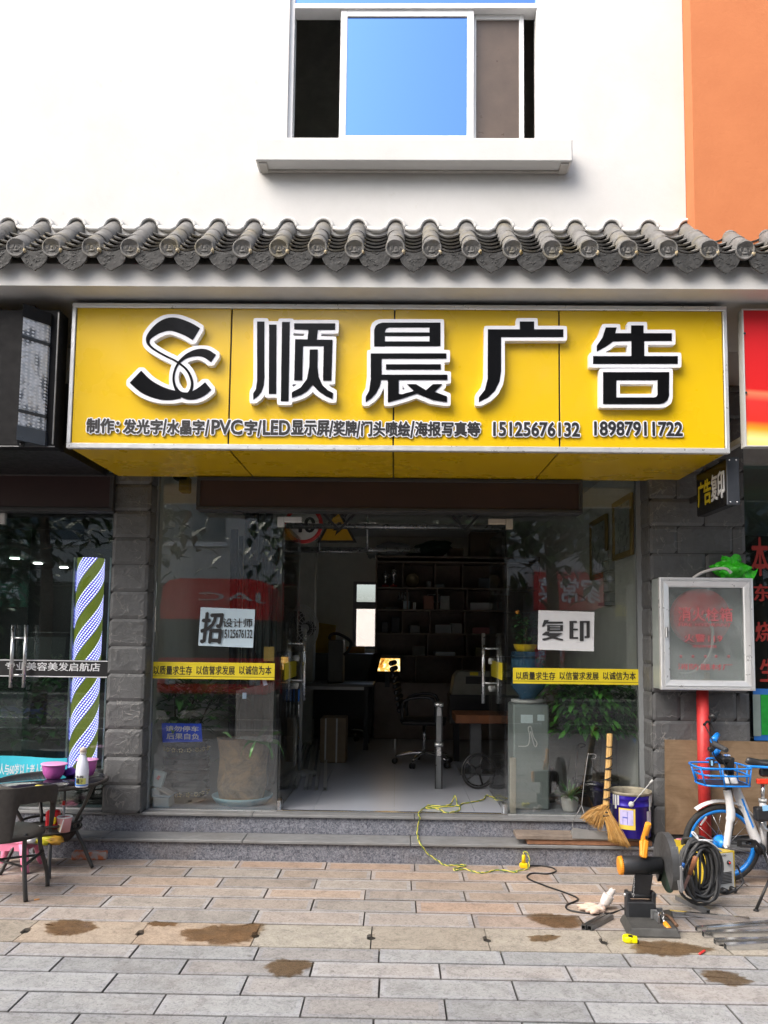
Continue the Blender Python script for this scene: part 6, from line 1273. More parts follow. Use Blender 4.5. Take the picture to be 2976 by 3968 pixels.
# plywood sheet behind the standpipe
q = [A(1438, 1802, YQ - .03), V((3.6, YQ - .03, A(1438, 1802, YQ - .03).z)), V((3.6, YQ - .022, A(1659, 1605, YQ - .03).z)), A(1437, 1598, YQ - .022)]
n = N('plywood'); c1 = n.ramp(n.noise(3, 6, .7, 2.5), [(.3, (.15, .095, .05)), (.55, (.215, .145, .085)), (.75, (.26, .18, .11))]); mp = n.n('Mapping'); mp.inputs['Scale'].default_value = (2, 2, 30); n.l(n.coord(), mp.inputs[0]); c2 = n.mix(n.math('MULTIPLY', n.ramp(n.noise(2.2, 6, .7, .3, mp.outputs[0]), [(.5, 0), (.7, 1)]), .5), c1, (.1, .065, .035)); n.base(n.mix(n.ramp(n.noise(11, 2, .5), [(.74, 0), (.76, 1)]), c2, (.45, .4, .35))); n.set(Roughness=.75)
p = M(); p.prism(q, (0, .016, 0)); one('plywood_sheet', p, n.m, 'large weathered plywood sheet leaning on the right pillar behind the standpipe', 'plywood')
# cut off saw
SAW = thing('cutoff_saw', 'black cutting saw with orange handle and motor cap on the wet slabs', 'saw', G3(680, 1250)); SAWB = mat('saw_black', (.022, .024, .028), .5, .1, .25, 12, .15, 80); SAWG = mat('saw_base', (.075, .074, .07), .6, .3, .3, 9, .2, 60)
a, b, c, d = G3(505, 1352), G3(936, 1362), G3(865, 1170), G3(432, 1215); tz = .04
p = M(); B4 = [a, b, c, d]; cen = (a + b + c + d) / 4; T4 = [cen + (q - cen) * .9 + V((0, 0, .036)) for q in B4]; T4b = [cen + (q - cen) * .86 + V((0, 0, .042)) for q in B4]
p.add(B4 + [q + V((0, 0, .008)) for q in B4] + T4 + T4b, [[i + 4 * l, (i + 1) % 4 + 4 * l, (i + 1) % 4 + 4 + 4 * l, i + 4 + 4 * l] for l in range(3) for i in range(4)] + [[12, 13, 14, 15]]); p.build('base', SAWG, SAW)
mc = A3(620, 755, -1.42); mx0, mx1 = A3(448, 755, -1.42), A3(775, 748, -1.42); mr = (A3(600, 678, -1.42).z - A3(600, 835, -1.42).z) / 2 * .98; pv_ = A3(608, 1010, -1.42); pv_.y = -1.40
p = M(); dm = (mx1 - mx0).normalized(); p.tube([mx0, mx0 + dm * .01, mx0.lerp(mx1, .62), mx0.lerp(mx1, .63), mx1], [mr * .93, mr, mr, mr * .9, mr * .82], 28); p.tube([mx0.lerp(mx1, .7) + V((0, 0, -.02)), mx1 + V((.0, 0, -.02))], mr * .62, 16); p.build('motor', SAWB, SAW)
p = M(); p.tube([mx0 - dm * .02, mx0 - dm * .017, mx0 - dm * .001], [mr * .7, mr * .93, mr * .98], 28)
for k in range(28): a_ = 2 * math.pi * k / 28; o_ = V((0, math.cos(a_), math.sin(a_))); p.beam(mx0 - dm * .018 + o_ * mr * .91, mx0 + o_ * mr * 1.0, .003, .003)
p.build('motor_cap', ORANGEP, SAW)
# arm and pivot
p = M(); p.beam(pv_ + V((0, .01, .0)), mc + V((.0, .0, -mr * .7)), .075, .05, .006, (0, 1, 0)); p.beam(pv_ + V((-.0, -.012, .01)), mc + V((-.0, -.02, -mr * .8)), .1, .014, .003, (0, 1, 0)); p.build('arm', SAWB, SAW)
p = M(); p.cyl(pv_ + V((-.075, 0, 0)), pv_ + V((.075, 0, 0)), .019, n=16)
for s_ in (-1, 1): p.box(pv_ + V((s_ * .07 - .011, -.025, -pv_.z + .038)), pv_ + V((s_ * .07 + .011, .03, .022)), .005)
p.box(pv_ + V((-.075, -.028, -pv_.z + .038)), pv_ + V((.075, .035, -.032)), .004); p.build('pivot_bracket', SAWB, SAW)
p = M(); p.cyl(pv_ + V((-.09, 0, 0)), pv_ + V((-.076, 0, 0)), .01); p.cyl(pv_ + V((.076, 0, 0)), pv_ + V((.09, 0, 0)), .01); p.build('pivot_bolt', CHROME, SAW)
p = M()
for k in range(11):
    q = A3(556 - 1.2 * k, 835 + 18 * k, -1.44); p.tube([q + V((math.cos(t) * .004 * (1 if k % 2 else .3), math.cos(t) * .004 * (.3 if k % 2 else 1), math.sin(t) * .0075)) for t in [2 * math.pi * j / 8 for j in range(8)]], .0012, 4, True)
p.build('chain', STEEL, SAW)
# grinding disc and guard (plane across the motor axis)
dc = A3(800, 735, -1.42); dR = .155; gR = .165; p = M(); rY = Matrix.Rotation(math.pi / 2, 3, 'Y')
p.lathe([(0, -.002), (dR, -.002), (dR, .002), (0, .002)], dc + V((.012, 0, -.0)), 48, rY); p.build('cutting_disc', mat('green_disc', (.05, .1, .07), .8, 0, .2, 20), SAW)
p = M(); N_ = 34; a0, a1 = math.radians(-42), math.radians(232); x0_, x1_ = dc.x - .008, dc.x + .03
ring = [(a0 + (a1 - a0) * k / N_) for k in range(N_ + 1)]
gd = lambda a_, rr: V((0, -math.cos(a_) * rr, math.sin(a_) * rr))
vs = []; 
for a_ in ring: vs += [V((x0_, dc.y, dc.z)) + gd(a_, gR), V((x1_, dc.y, dc.z)) + gd(a_, gR), V((x0_, dc.y, dc.z)) + gd(a_, .02), V((x1_, dc.y, dc.z)) + gd(a_, .02)]
fs = []
for k in range(N_): b_ = k * 4; fs += [[b_, b_ + 1, b_ + 5, b_ + 4], [b_, b_ + 4, b_ + 6, b_ + 2], [b_ + 1, b_ + 3, b_ + 7, b_ + 5]]
p.add(vs, fs); p.build('disc_guard', mat('guard_grey', (.085, .087, .09), .42, .4, .2, 12), SAW)
p = M(); p.box((x1_ - .002, dc.y - gR - .004, dc.z - .11), (x1_ + .012, dc.y - gR + .012, dc.z + .03), .003); p.beam(V((x1_ - .01, dc.y - gR * .72, dc.z + gR * .72)), V((x1_ + .004, dc.y - gR - .002, dc.z - .1)), .03, .006, .001, (0, 1, .3)); p.build('spark_shield', mat('spark_shield', (.3, .3, .31), .35, .7), SAW)
# orange handle
hA, hB_, hC = A3(628, 690, -1.46), A3(628, 560, -1.43), A3(668, 405, -1.47); p = M()
p.beam(hA, hB_ + V((0, 0, .01)), .042, .03, .008, (0, 1, 0)); p.beam(hA + V((.0, -.012, .0)), A3(650, 545, -1.46), .028, .02, .006, (0, 1, 0)); p.tube([hB_ - V((0, 0, .02)), hB_ + V((.004, 0, .02)), hB_.lerp(hC, .5), hC - (hC - hB_) * .04, hC], [.017, .0185, .017, .017, .0145], 16); p.build('handle', ORANGEP, SAW)
p = M(); q = A3(652, 525, -1.475); p.obox(q, (.012, .01, .018), None, .003); p.build('trigger', BLACK, SAW)
# vise
vz = .043; p = M(); v0, v1 = G3(570, 1165, vz), G3(780, 1160, vz); p.box((v0.x, v0.y, vz), (v1.x, v0.y + .014, vz + .038), .002); p.build('vise_jaw', DARKSTEEL, SAW)
v2 = G3(690, 1200, vz); v3 = G3(770, 1245, vz); p = M(); p.box((v2.x, v2.y - .004, vz), (v2.x + .035, v2.y + .01, vz + .05), .002); p.box((v2.x + .015, v3.y + .02, vz), (v2.x + .03, v2.y - .006, vz + .035), .002); p.build('vise_block', DARKSTEEL, SAW)
p = M(); s0, s1 = V((v2.x + .05, v2.y + .01, vz + .028)), G3(838, 1290, .03); p.cyl(s0, s1 + (s0 - s1) * .25, .0085, n=12)
for s_ in (-.014, .014): p.box((s0.x - .004 + s_ - .004, s0.y - .045, vz), (s0.x - .004 + s_ + .004, s0.y - .012, vz + .045), .002)
p.build('vise_screw', STEEL, SAW)
p = M(); dS = (s1 - s0).normalized(); p.tube([s1 - dS * .06, s1 - dS * .05, s1 - dS * .02, s1, s1 + dS * .001, s1 - dS * .03], [.011, .014, .0165, .0175, .013, .011], 18); p.build('vise_knob', ORANGEP, SAW)
p = M(); p.tube(bez([G3(815, 1170, vz + .02), G3(850, 1190, vz + .018), G3(905, 1255, vz + .01)], 4), .009, 8); p.build('vise_lever', mat('rusty_steel', (.14, .08, .05), .7, .4, .3, 20), SAW)
# welding machine
WD = thing('welding_machine', 'grey and yellow welding machine behind the cutting saw', 'welder', G3(1320, 985)); f0, f1 = G3(1235, 990), G3(1388, 968); f1.z = f0.z = 0; Hd = A3(1320, 655, f0.y).z
dxw = (f1 - f0); bk = V((-dxw.y, dxw.x, 0)).normalized() * .3 + V((-.16, 0, 0)); Q = [f0, f1, f1 + bk, f0 + bk]
p = M(); p.prism([q + V((0, 0, .012)) for q in Q], (0, 0, Hd - .012)); p.build('case', mat('welder_yellow', (.5, .36, .02), .45, 0, .12), WD)
nf = V((dxw.y, -dxw.x, 0)).normalized(); p = M(); p.prism([f0 + nf * .004 + V((0, 0, .016)), f1 + nf * .004 - dxw * .06 + V((0, 0, .016)), f1 + nf * .004 - dxw * .12 + V((0, 0, Hd - .008)), f0 + nf * .004 + V((0, 0, Hd - .004))], -nf * .0035); FPN = p.build('front_panel', LGREY, WD)
fp = lambda u, v: f0.lerp(f1, u) + nf * .006 + V((0, 0, Hd * v)); p = M()
for k in range(8): p.beam(fp(.12, .24 + k * .037), fp(.78, .24 + k * .037), .004, .004)
p.build('vent_slot', DARK, FPN); rN = nf.to_track_quat('Z', 'Y').to_matrix()
p = M(); p.lathe([(0, .012), (.011, .012), (.013, 0), (0, 0)], fp(.62, .74), 16, rN); p.build('dial', BLACK, FPN); p = M(); p.lathe([(0, .015), (.006, .015), (.007, .0121)], fp(.62, .74), 12, rN); p.build('dial_cap', RED, FPN)
p = M(); p.text('2200', [fp(.12, .9), fp(.5, .9), fp(.5, .95), fp(.12, .95)], .0004, .0004, 0); p.build('lettering', INK, FPN)
p = M()
for u, v in ((.2, .78), (.28, .78), (.24, .68)): p.lathe([(0, .003), (.004, .002), (.005, 0)], fp(u, v), 10, rN)
p.build('lamp', DARK, FPN); p = M()
for u in (.25, .72): p.tube([fp(u, .1), fp(u, .1) + nf * .04 - V((0, 0, .004))], .015, 12)
p.build('socket', BLACK, FPN)
p = M(); p.tube(bez([f0.lerp(f1, .3) + bk * .15 + V((0, 0, Hd)), f0.lerp(f1, .3) + bk * .2 + V((0, 0, Hd + .045)), f0.lerp(f1, .3) + bk * .6 + V((0, 0, Hd + .045)), f0.lerp(f1, .3) + bk * .65 + V((0, 0, Hd))], 5), .009, 8); p.build('carry_handle', DARK, WD)
# coil of welding cable
r = random.Random(6); cc_ = A3(1085, 775, -1.12); CB = thing('cable_coil', 'thick coil of dark grey welding cable hung on the welding machine', 'cable coil', V((cc_.x, cc_.y, 0))); p = M()
for k in range(26):
    ra_, rb_ = (r.uniform(.085, .15), r.uniform(.12, .168)) if k < 17 else (r.uniform(.035, .1), r.uniform(.09, .15)); c = cc_ + V((r.uniform(-.022, .03), r.uniform(-.055, .03), r.uniform(-.02, .012))); tl = r.uniform(-.25, .25); ti = r.uniform(-.5, .5); rm = Matrix.Rotation(ti * .6 + .35, 3, 'Z') @ Matrix.Rotation(tl, 3, 'Y'); P = []
    for j in range(26):
        a = 2 * math.pi * j / 26; q = c + rm @ V((math.cos(a) * ra_ * (1 + .1 * math.sin(2 * a + k)), .02 * math.sin(a * 2 + k), math.sin(a) * rb_ - (.02 if math.sin(a) < 0 else 0))); q.z = max(q.z, .008); P.append(q)
    p.tube(P, .0078, 7, True)
p.build('cable', mat('cable_rubber', (.05, .051, .053), .6, 0, .2, 30), CB)
p = M(); kn = A3(1085, 545, -1.2); p.tube(bez([kn, A3(1030, 490, -1.2), A3(1045, 482, -1.2), A3(1075, 520, -1.2), kn, A3(1130, 545, -1.19), A3(1200, 550, -1.15)], 5), .0045, 6); p.tube(bez([kn, A3(1170, 560, -1.18), A3(1270, 640, -1.12)], 5), .005, 6); p.build('white_tie', PAPER, CB)
p = M(); a, b, c = A3(1062, 680, -1.29), A3(1010, 830, -1.29), A3(958, 955, -1.29); p.tube([a, a.lerp(b, .1), b], [.011, .0145, .0125], 14); EH = p.build('electrode_holder', mat('copper_handle', (.3, .12, .06), .5, 0, .15), CB); p = M(); p.beam(b, c, .016, .012, .003, (0, 1, 0)); p.build('jaw', mat('burnt_jaw', (.2, .12, .11), .5, .4, .3, 30), EH)
p = M(); a, b = A3(958, 735, -1.26), A3(950, 800, -1.26); p.tube([a, a.lerp(b, .55)], [.008, .009], 10); p.build('blue_connector', BLUE, CB); p = M(); p.tube([a.lerp(b, .56), b], [.007, .005], 10); p.build('connector_tip', CHROME, CB)
p = M(); p.tube(bez([fp(.72, .1) + nf * .04, fp(1.05, .2) + nf * .05 + V((0, 0, .02)), fp(1.25, .45), fp(1.1, .62), fp(1.02, .62)], 6), .006, 7); p.tube(bez([fp(.25, .1) + nf * .04, G3(1150, 985, .008) + V((0, 0, .004)), G3(1060, 960, .012)], 5), .008, 7); p.tube(bez([fp(.72, .1) + nf * .045, G3(1290, 985, .01), G3(1180, 940, .06)], 5), .008, 7); p.build('lead', BLACK, CB)
# black mains cable and plug
pg = Gs(*R8(200, 1332)); PLG = thing('plug_connector', 'yellow plug connector joining the striped and black cords on the slabs', 'plug', pg); p = M(); p.obox(pg + V((0, 0, .018)), (.05, .036, .034), None, .007, None, 2); p.tube([pg + V((-.002, 0, .035)), pg + V((0, 0, .085)), pg + V((0, 0, .09))], [.0135, .0125, .008], 14); p.tube([pg + V((-.03, 0, .02)), pg + V((-.02, 0, .02))], [.011, .014], 12); p.build('body', YELPLASTIC, PLG)
r5 = lambda x, y: Gs(1476 + .904 * x, 3268 + .904 * y, .006)
p = M(); p.tube(bez([pg + V((.024, 0, .015)), Gs(*R8(300, 1318), .006), Gs(*R8(370, 1330), .006), Gs(*R8(392, 1350), .006), Gs(*R8(340, 1366), .006), r5(650, 128), r5(628, 148), r5(700, 180), r5(800, 215), r5(845, 240), r5(795, 265), r5(810, 287), r5(900, 300), r5(980, 300), r5(1040, 280), A3(520, 1060, -1.36)], 8), .0052, 7); one('mains_cable', p, BLACK, 'black rubber mains cable snaking from the yellow plug to the saw', 'cable')
r7 = lambda x, y: (1000 + .6028 * x, 2500 + .6028 * y); F7 = lambda x, y: Gs(*r7(x, y), FZ + .006)
pts = [F7(1600, 985), F7(1545, 1000), F7(1500, 975), F7(1465, 968), F7(1450, 992), F7(1400, 1005), F7(1320, 1018), F7(1285, 1032), F7(1262, 988) + V((0, -.05, .035)), F7(1240, 1020), F7(1180, 1036), F7(1100, 1030), F7(1080, 1048), F7(1150, 1050), F7(1210, 1076), F7(1290, 1062), F7(1285, 1035), F7(1200, 1040), F7(1075, 1046), As(*r7(1030, 1085), Yu + .02) * 1, As(*r7(1040, 1108), Yu - .008), As(*r7(1023, 1190), Yu + .004), Gs(*r7(1028, 1235), TR + .006), As(*r7(1040, 1272), Yt - .007), As(*r7(1090, 1340), Yt - .006), As(*r7(1150, 1382), Yt - .004), Gs(*r7(1195, 1412), .006), Gs(*r7(1240, 1416), .006), Gs(*r7(1320, 1413), .006), Gs(*r7(1330, 1421), .006), Gs(*r7(1262, 1436), .006), Gs(*r7(1270, 1447), .006), Gs(*r7(1330, 1440), .006), Gs(*r7(1400, 1460), .006), Gs(*r7(1460, 1462), .006), Gs(*r7(1540, 1446), .006), Gs(*r7(1659, 1460), .006), Gs(*R8(150, 1350), .006), Gs(*R8(218, 1338), .006), pg + V((.035, -.01, .04)), pg + V((.03, 0, .09)), pg + V((.004, 0, .112)), pg + V((0, 0, .086))]
pts = [V((q.x, q.y, max(q.z, .006))) for q in pts]; Bz = bez(pts, 10); 
def twist(ph, col): 
    m_ = M(); P = []
    for i, q in enumerate(Bz): P.append(q + V((math.cos(i * .75 + ph) * .0034, math.cos(i * .75 + ph) * .0015, math.sin(i * .75 + ph) * .0034 + .001)))
    return m_.tube(P, .0033, 5, col=col)
t_ = thing('striped_cord', 'twisted yellow and green cord trailing from the shop floor down the steps', 'cord', Bz[0]); twist(0, (.72, .62, .1)).build('yellow_strand', vcol('cord_yellow', .5), t_); twist(math.pi, (.12, .22, .06)).build('green_strand', vcol('cord_green', .5), t_)
# work glove
gc = Gs(*P3(220, 1120)); GV = thing('work_glove', 'crumpled white work glove with peach palm lying on the slabs', 'glove', gc); p = M(); ga, gb = A3(285, 1080, gc.y), A3(335, 1000, gc.y)
p.tube(bez([G3(255, 1130, .02), A3(285, 1095, gc.y), A3(310, 1060, gc.y), A3(342, 1000, gc.y)], 5), [.03, .029, .027, .025, .023, .022, .022, .024, .026, .028, .03, .031, .032, .033, .033, .034], 12); p.ell(A3(345, 1010, gc.y + .01), (.022, .02, .05), 10, 7, Matrix.Rotation(.5, 3, 'Y'), .5, 2); p.build('cuff', mat('knit_white', (.6, .55, .52), .9, 0, .15, 40, .5, 160), GV)
p = M(); p.ell(G3(235, 1118, .022), (.055, .035, .022), 14, 8, None, .5, 4)
for (x0, y0, x1, y1) in ((215, 1110, 80, 1090), (220, 1120, 95, 1112), (235, 1128, 150, 1135), (245, 1135, 190, 1150), (240, 1100, 140, 1075)): p.tube(bez([G3(x0, y0, .022), G3((x0 + x1) / 2, (y0 + y1) / 2 - 6, .026), G3(x1, y1, .012)], 4), [.016, .015, .014, .013, .012, .012, .011, .01, .006], 9)
p.build('fingers', mat('peach_latex', (.62, .46, .37), .7, 0, .2, 25, .4, 90), GV)
# tape measure
tc = Gs(*P3(520, 1395)); TM = thing('tape_measure', 'bright yellow tape measure lying in front of the saw base', 'tape measure', tc); p = M(); rr = Matrix.Rotation(-.2, 3, 'Z'); p.lathe([(0, 0), (.026, 0), (.03, .005), (.03, .026), (.026, .031), (0, .031)], tc + V((-.008, .01, .001)), 22); p.obox(tc + V((.018, .0, .016)), (.036, .04, .03), rr, .006, None, 2); p.build('case', mat('vivid_yellow', (.85, .75, .0), .35, 0, .05), TM); p = M(); p.obox(tc + V((.0, -.0, .0325)), (.022, .03, .002), rr); p.obox(tc + V((.028, -.019, .012)), (.016, .004, .018), rr); p.build('grip', BLACK, TM)
p = M(); p.beam(Gs(*P3(1090, 1490), .006), Gs(*P3(1135, 1460), .008), .012, .009, .003); one('lighter', p, RED, 'small red lighter lying in front of the steel tubes', 'lighter')
p = M(); p.tube([GL(420, 2012, .005), GL(482, 2003, .005)], .0045, 8); one('cigarette_butt', p, mat('butt_orange', (.65, .3, .1), .7), 'orange cigarette butt beside the near chair leg', 'cigarette butt')
# steel tubes lying on the slabs
tubes = [((1065, 1302), (1700, 1250), .024, 'first'), ((1150, 1298), (1720, 1278), .02, 'second'), ((1122, 1350), (1740, 1340), .03, 'third'), ((1218, 1410), (1760, 1398), .027, 'fourth'), ((1305, 1455), (1780, 1440), .03, 'fifth')]
for i, (a, b, s_, nm) in enumerate(tubes):
    a, b = G3(*a), G3(*b); d = (b - a).normalized(); b = a + d * 1.15; a.z = b.z = s_ / 2 + .002
    one('steel_tube', sqtube(a, b, s_), STEEL, 'shiny square steel tube at the right edge, %s of five counted from the back' % nm, 'steel tube', 'loose steel tubes on the slabs')
for (a, b, s_, lab) in (((130, 1290), (300, 1195), .024, 'short dark square tube left of the saw, the farther of two'), ((180, 1296), (362, 1200), .026, 'short dark square tube left of the saw, the nearer of two')):
    a, b = G3(*a), G3(*b); a.z = b.z = s_ / 2 + .001; one('steel_tube', sqtube(a, b, s_), mat('tube_dark', (.2, .21, .22), .35, .9, .15, 16), lab, 'steel tube', 'short tubes by the saw')
a, b = G3(832, 1160), G3(1505, 1222); a.z = b.z = .012; one('steel_tube', sqtube(a, b, .022), STEEL, 'thin flat steel bar running right from the saw vise', 'steel bar')
a, b = G3(905, 1040), G3(1165, 1165); a.z = b.z = .014; one('steel_tube', sqtube(a, b, .026), DARKSTEEL, 'dull dark steel tube lying between saw and welder', 'steel tube')
p = M(); a = G3(1560, 1132); p.tube([a + V((0, 0, .006)), a + V((.12, .05, .2))], [.009, .007], 8); p.lathe([(0, 0), (.016, 0), (.014, .01), (0, .01)], a, 12); one('prop_rod', p, BLACK, 'black prop rod standing on the slabs at the right edge', 'rod')
for (x, y, nm) in ((420, 2010, 'pink slipper on the step beside the bicycle wheel, partly behind the saw guard'), (560, 1885, 'pink slipper on the step behind the bicycle wheel')):
    c = A2(x, y, -.3); c.z = TR + .03; p = M(); p.ell(c, (.05, .03, .03), 12, 8, None, .3, x); one('pink_slipper', p, mat('faded_pink', (.45, .16, .2), .6), nm, 'slipper', 'pink slippers')
# ---------------- bicycle
YBk = -.62; b2 = lambda x, y, o=0: A2(x, y, YBk + o); BK = thing('bicycle', 'white shared bicycle with blue rims and basket beside the right pillar', 'bicycle', G(1590, 1895)); PAINTW = mat('bike_white', (.7, .7, .71), .3, 0, .06, 6, dirt=.15); PB2 = mat('bike_blue', (.01, .22, .72), .3, 0, .05); RUB = mat('tyre_rubber', (.018, .018, .018), .75, 0, .2, 30)
wr = .252; w1 = b2(935, 1905); w1.z = wr; w2 = As(3108, 3255, YBk); w2.z = wr
def wheel(c, nm):
    R = wr - .02; p = M(); p.tube([c + V((math.cos(a) * R, 0, math.sin(a) * R)) for a in [2 * math.pi * k / 56 for k in range(56)]], .02, 10, True); w_ = p.build('wheel', RUB, BK)
    p = M(); p.lathe([(R - .034, -.012), (R - .014, -.014), (R - .012, .014), (R - .034, .012), (R - .034, -.012)], c, 56, Matrix.Rotation(math.pi / 2, 3, 'X')); p.build('rim', PB2, w_)
    p = M()
    for k in range(20):
        a = 2 * math.pi * k / 20; s_ = .03 * (1 if k % 2 else -1); a2 = a + (.5 if k % 4 < 2 else -.5); p.tube([c + V((math.cos(a2) * .035, s_, math.sin(a2) * .035)), c + V((math.cos(a) * (R - .03), 0, math.sin(a) * (R - .03)))], .0016, 4)
    p.build('spokes', CHROME, w_)
    p = M(); p.lathe([(0, -.04), (.02, -.04), (.05, -.03), (.05, .0), (.03, .01), (.03, .035), (0, .04)], c, 20, Matrix.Rotation(math.pi / 2, 3, 'X')); p.build('hub', PB2, w_); return w_
WF = wheel(w1, 'front'); wheel(w2, 'rear'); p = M(); c = A2(715, 1680, YBk - .02); p.obox(c, (.012, .004, .07), Matrix.Rotation(.62, 3, 'Y'), .004); p.build('reflector', GREY, WF)
OFF = -.055
p = M(); P = bez([b2(1000, 1290, OFF), b2(1030, 1440, OFF), b2(1048, 1600, OFF), b2(1030, 1720, OFF), w1 + V((.008, OFF, -.012))], 5); p.tube(P, [.025] * 8 + [.028] * 6 + [.022] * 7, 12); p.tube([b2(1012, 1110), b2(1012, 1330, -.02), b2(1005, 1340, OFF)], [.022, .024, .022], 12); p.build('fork', PAINTW, BK)
p = M(); p.lathe([(.022, 0), (.028, .004), (.028, .014), (.022, .018)], b2(1012, 1335, -.02), 14); p.build('fork_crown', LGREY, BK); p = M(); p.cyl(w1 + V((0, -.095, -.012)), w1 + V((0, .06, 0)), .012); p.build('axle', CHROME, BK)
p = M(); p.tube([b2(1035, 900), b2(1035, 915), b2(1028, 1108)], [.026, .03, .03], 14); p.tube(bez([b2(1030, 930), b2(930, 930, -.0), b2(890, 870)], 4), [.03] * 5 + [.024] * 4, 10); p.build('stem', BLACK, BK)
p = M(); p.obox(b2(1003, 876), (.036, .03, .01), None, .003); p.build('top_plate', PB2, BK); p = M(); p.text('HB', [b2(960, 884, -.0165), b2(1045, 884, -.0165), b2(1045, 868, -.0165), b2(960, 868, -.0165)], .0005, .0005); p.build('plate_lettering', PAPER, BK)
dt0, dt1 = b2(1050, 1130), b2(1375, 1960); p = M(); p.tube([dt0, dt0.lerp(dt1, .05), dt0.lerp(dt1, .95), dt1], [.022, .029, .032, .028], 14); p.tube([b2(1440, 1450), b2(1448, 2050)], .022, 12); p.tube([dt1, b2(1504, 2140), w2], [.02, .017, .014], 10); p.tube([b2(1440, 1560), w2], .012, 10); p.build('frame', PAINTW, BK)
p = M(); dn = (dt1 - dt0).normalized(); sd_ = V((0, -1, 0)); 
for k in range(14):
    q = dt0.lerp(dt1, .34 + .03 * k) + sd_ * .0315 + dn.cross(sd_) * -.004; p.obox(q, (.014, .002, .012), Matrix((dn, sd_, dn.cross(sd_))).transposed(), .001)
p.beam(dt0.lerp(dt1, .32) + sd_ * .0305, dt0.lerp(dt1, .76) + sd_ * .0305, .002, .004, 0, dn.cross(sd_)); p.build('tube_lettering', PB2, BK)
p = M(); p.cyl(b2(1440, 1230), b2(1440, 1445), .0125, n=12); p.build('seat_post', CHROME, BK); p = M(); p.lathe([(.014, 0), (.026, .0), (.026, .02), (.014, .02)], b2(1440, 1445), 14); p.build('seat_clamp', LGREY, BK)
sdl = b2(1440, 1000); p = M()
def saddle(u, v):
    x = -.115 + .27 * u; e = math.sin(math.pi * min(1, max(0, u)) ** .9) ** .35 if 0 < u < 1 else 0
    wdt = (.026 + .07 * max(0, (u - .25) / .75) ** 1.2) * e; a = 2 * math.pi * v; topz = (.028 + .03 * max(0, .35 - u) / .35 + .02 * max(0, u - .6)) * e; s_ = math.sin(a)
    return sdl + V((x, math.cos(a) * wdt, (s_ * topz if s_ > 0 else s_ * .016 * e) + .012 + .04 * max(0, .2 - u)))
p.grid(saddle, 22, 18); p.build('saddle', mat('saddle_black', (.02, .02, .022), .35), BK)
p = M(); p.tube([sdl + V((-.12 + .27 * k / 9, -.03 - .075 * max(0, (k / 9 - .25) / .75) ** 1.3 - .003, -.004)) for k in range(10)], .009, 8); p.build('saddle_trim', PB2, BK); p = M(); p.obox(sdl + V((.02, 0, -.045)), (.08, .05, .05), None, .01); p.build('saddle_base', BLACK, BK)
p = M(); q = b2(1450, 1195, -.02); p.obox(q, (.09, .03, .034), None, .006); p.build('red_reflector', mat('reflector_red', (.8, .05, .02), .25), BK)
lk = b2(1440, 1590, -.05); p = M(); p.obox(lk, (.11, .06, .09), None, .015, None, 2); LKB = p.build('lock_box', mat('lock_black', (.016, .017, .02), .45), BK); p = M(); p.obox(b2(1485, 1520, -.083), (.05, .004, .035), Matrix.Rotation(-.1, 3, 'Y')); p.build('lock_sticker', mat('sticker_blue', (.25, .5, .75), .4), LKB); p = M(); p.tube(bez([b2(1430, 1690, -.06), b2(1450, 1760, -.06), b2(1504, 1790, -.06), b2(1560, 1760, -.06)], 5), .012, 8); p.build('lock_ring', CHROME, LKB)
# mudguard
p = M(); GRr = wr + .016
def guard(u, v): a = math.radians(128 - 118 * u); rr = GRr + .014 * math.cos((v - .5) * 2.6); return w1 + V((math.cos(a) * rr, (v - .5) * .062, math.sin(a) * rr - .0))
p.grid(guard, 28, 6); p.grid(lambda u, v: guard(u, v) + (w1 - guard(u, v)).normalized() * .003, 28, 6); p.build('mudguard', PAINTW, BK)
# handlebar : rises from the stem, far grip up left, near grip towards the street
p = M(); hb0 = b2(875, 800); far = [b2(870, 690, .03), b2(825, 560, .12), b2(795, 480, .2), b2(830, 410, .27), b2(880, 350, .33)]; near = [b2(860, 740, -.06), b2(850, 725, -.12), b2(905, 765, -.22), b2(1000, 815, -.33)]
p.tube(bez([b2(900, 880), hb0] + far[:4], 5), .0115, 10); p.tube(bez([hb0] + near[:3], 5), .0115, 10); p.build('handlebar', BLACK, BK)
for a, b in ((far[3], far[4]), (near[2] - V((.02, -.02, -.01)), near[3])): p = M(); p.tube([a, a.lerp(b, .05), a.lerp(b, .95), b], [.022, .0175, .017, .012], 12); p.build('grip', mat('grip_rubber', (.03, .031, .034), .7), BK)
p = M(); p.lathe([(.012, -.02), (.026, -.018), (.03, 0), (.026, .012), (.012, .014)], far[3], 16, (far[4] - far[3]).to_track_quat('Z', 'Y').to_matrix()); p.build('bell', BLACK, BK)
p = M(); p.tube(bez([far[2], b2(760, 460, .14), b2(725, 500, .1)], 4), [.008] * 8 + [.011], 8); p.build('brake_lever', BLACK, BK); p = M(); p.tube(bez([b2(730, 510, .1), b2(780, 600, .04), b2(830, 720, -.02), b2(870, 860, -.03), b2(960, 960, -.04), b2(1050, 1250, -.05), b2(1075, 1500, -.06), b2(1090, 1700, -.07), b2(1060, 1850, -.06), w1 + V((.03, -.05, 0))], 5), .004, 6); p.tube(bez([b2(790, 790, -.14), b2(830, 830, -.08), b2(860, 900, -.04), b2(960, 970, -.03)], 4), .004, 6); p.build('brake_cable', BLACK, BK)
p = M(); p.tube([b2(830, 700, .0), b2(885, 620, .06)], [.022, .017], 12); p.tube([b2(850, 860, -.01), b2(905, 800, -.05)], [.02, .015], 12); p.build('blue_clamp', PB2, BK); p = M(); p.obox(b2(805, 800, -.1), (.035, .04, .03), None, .008); p.build('shifter', BLACK, BK)
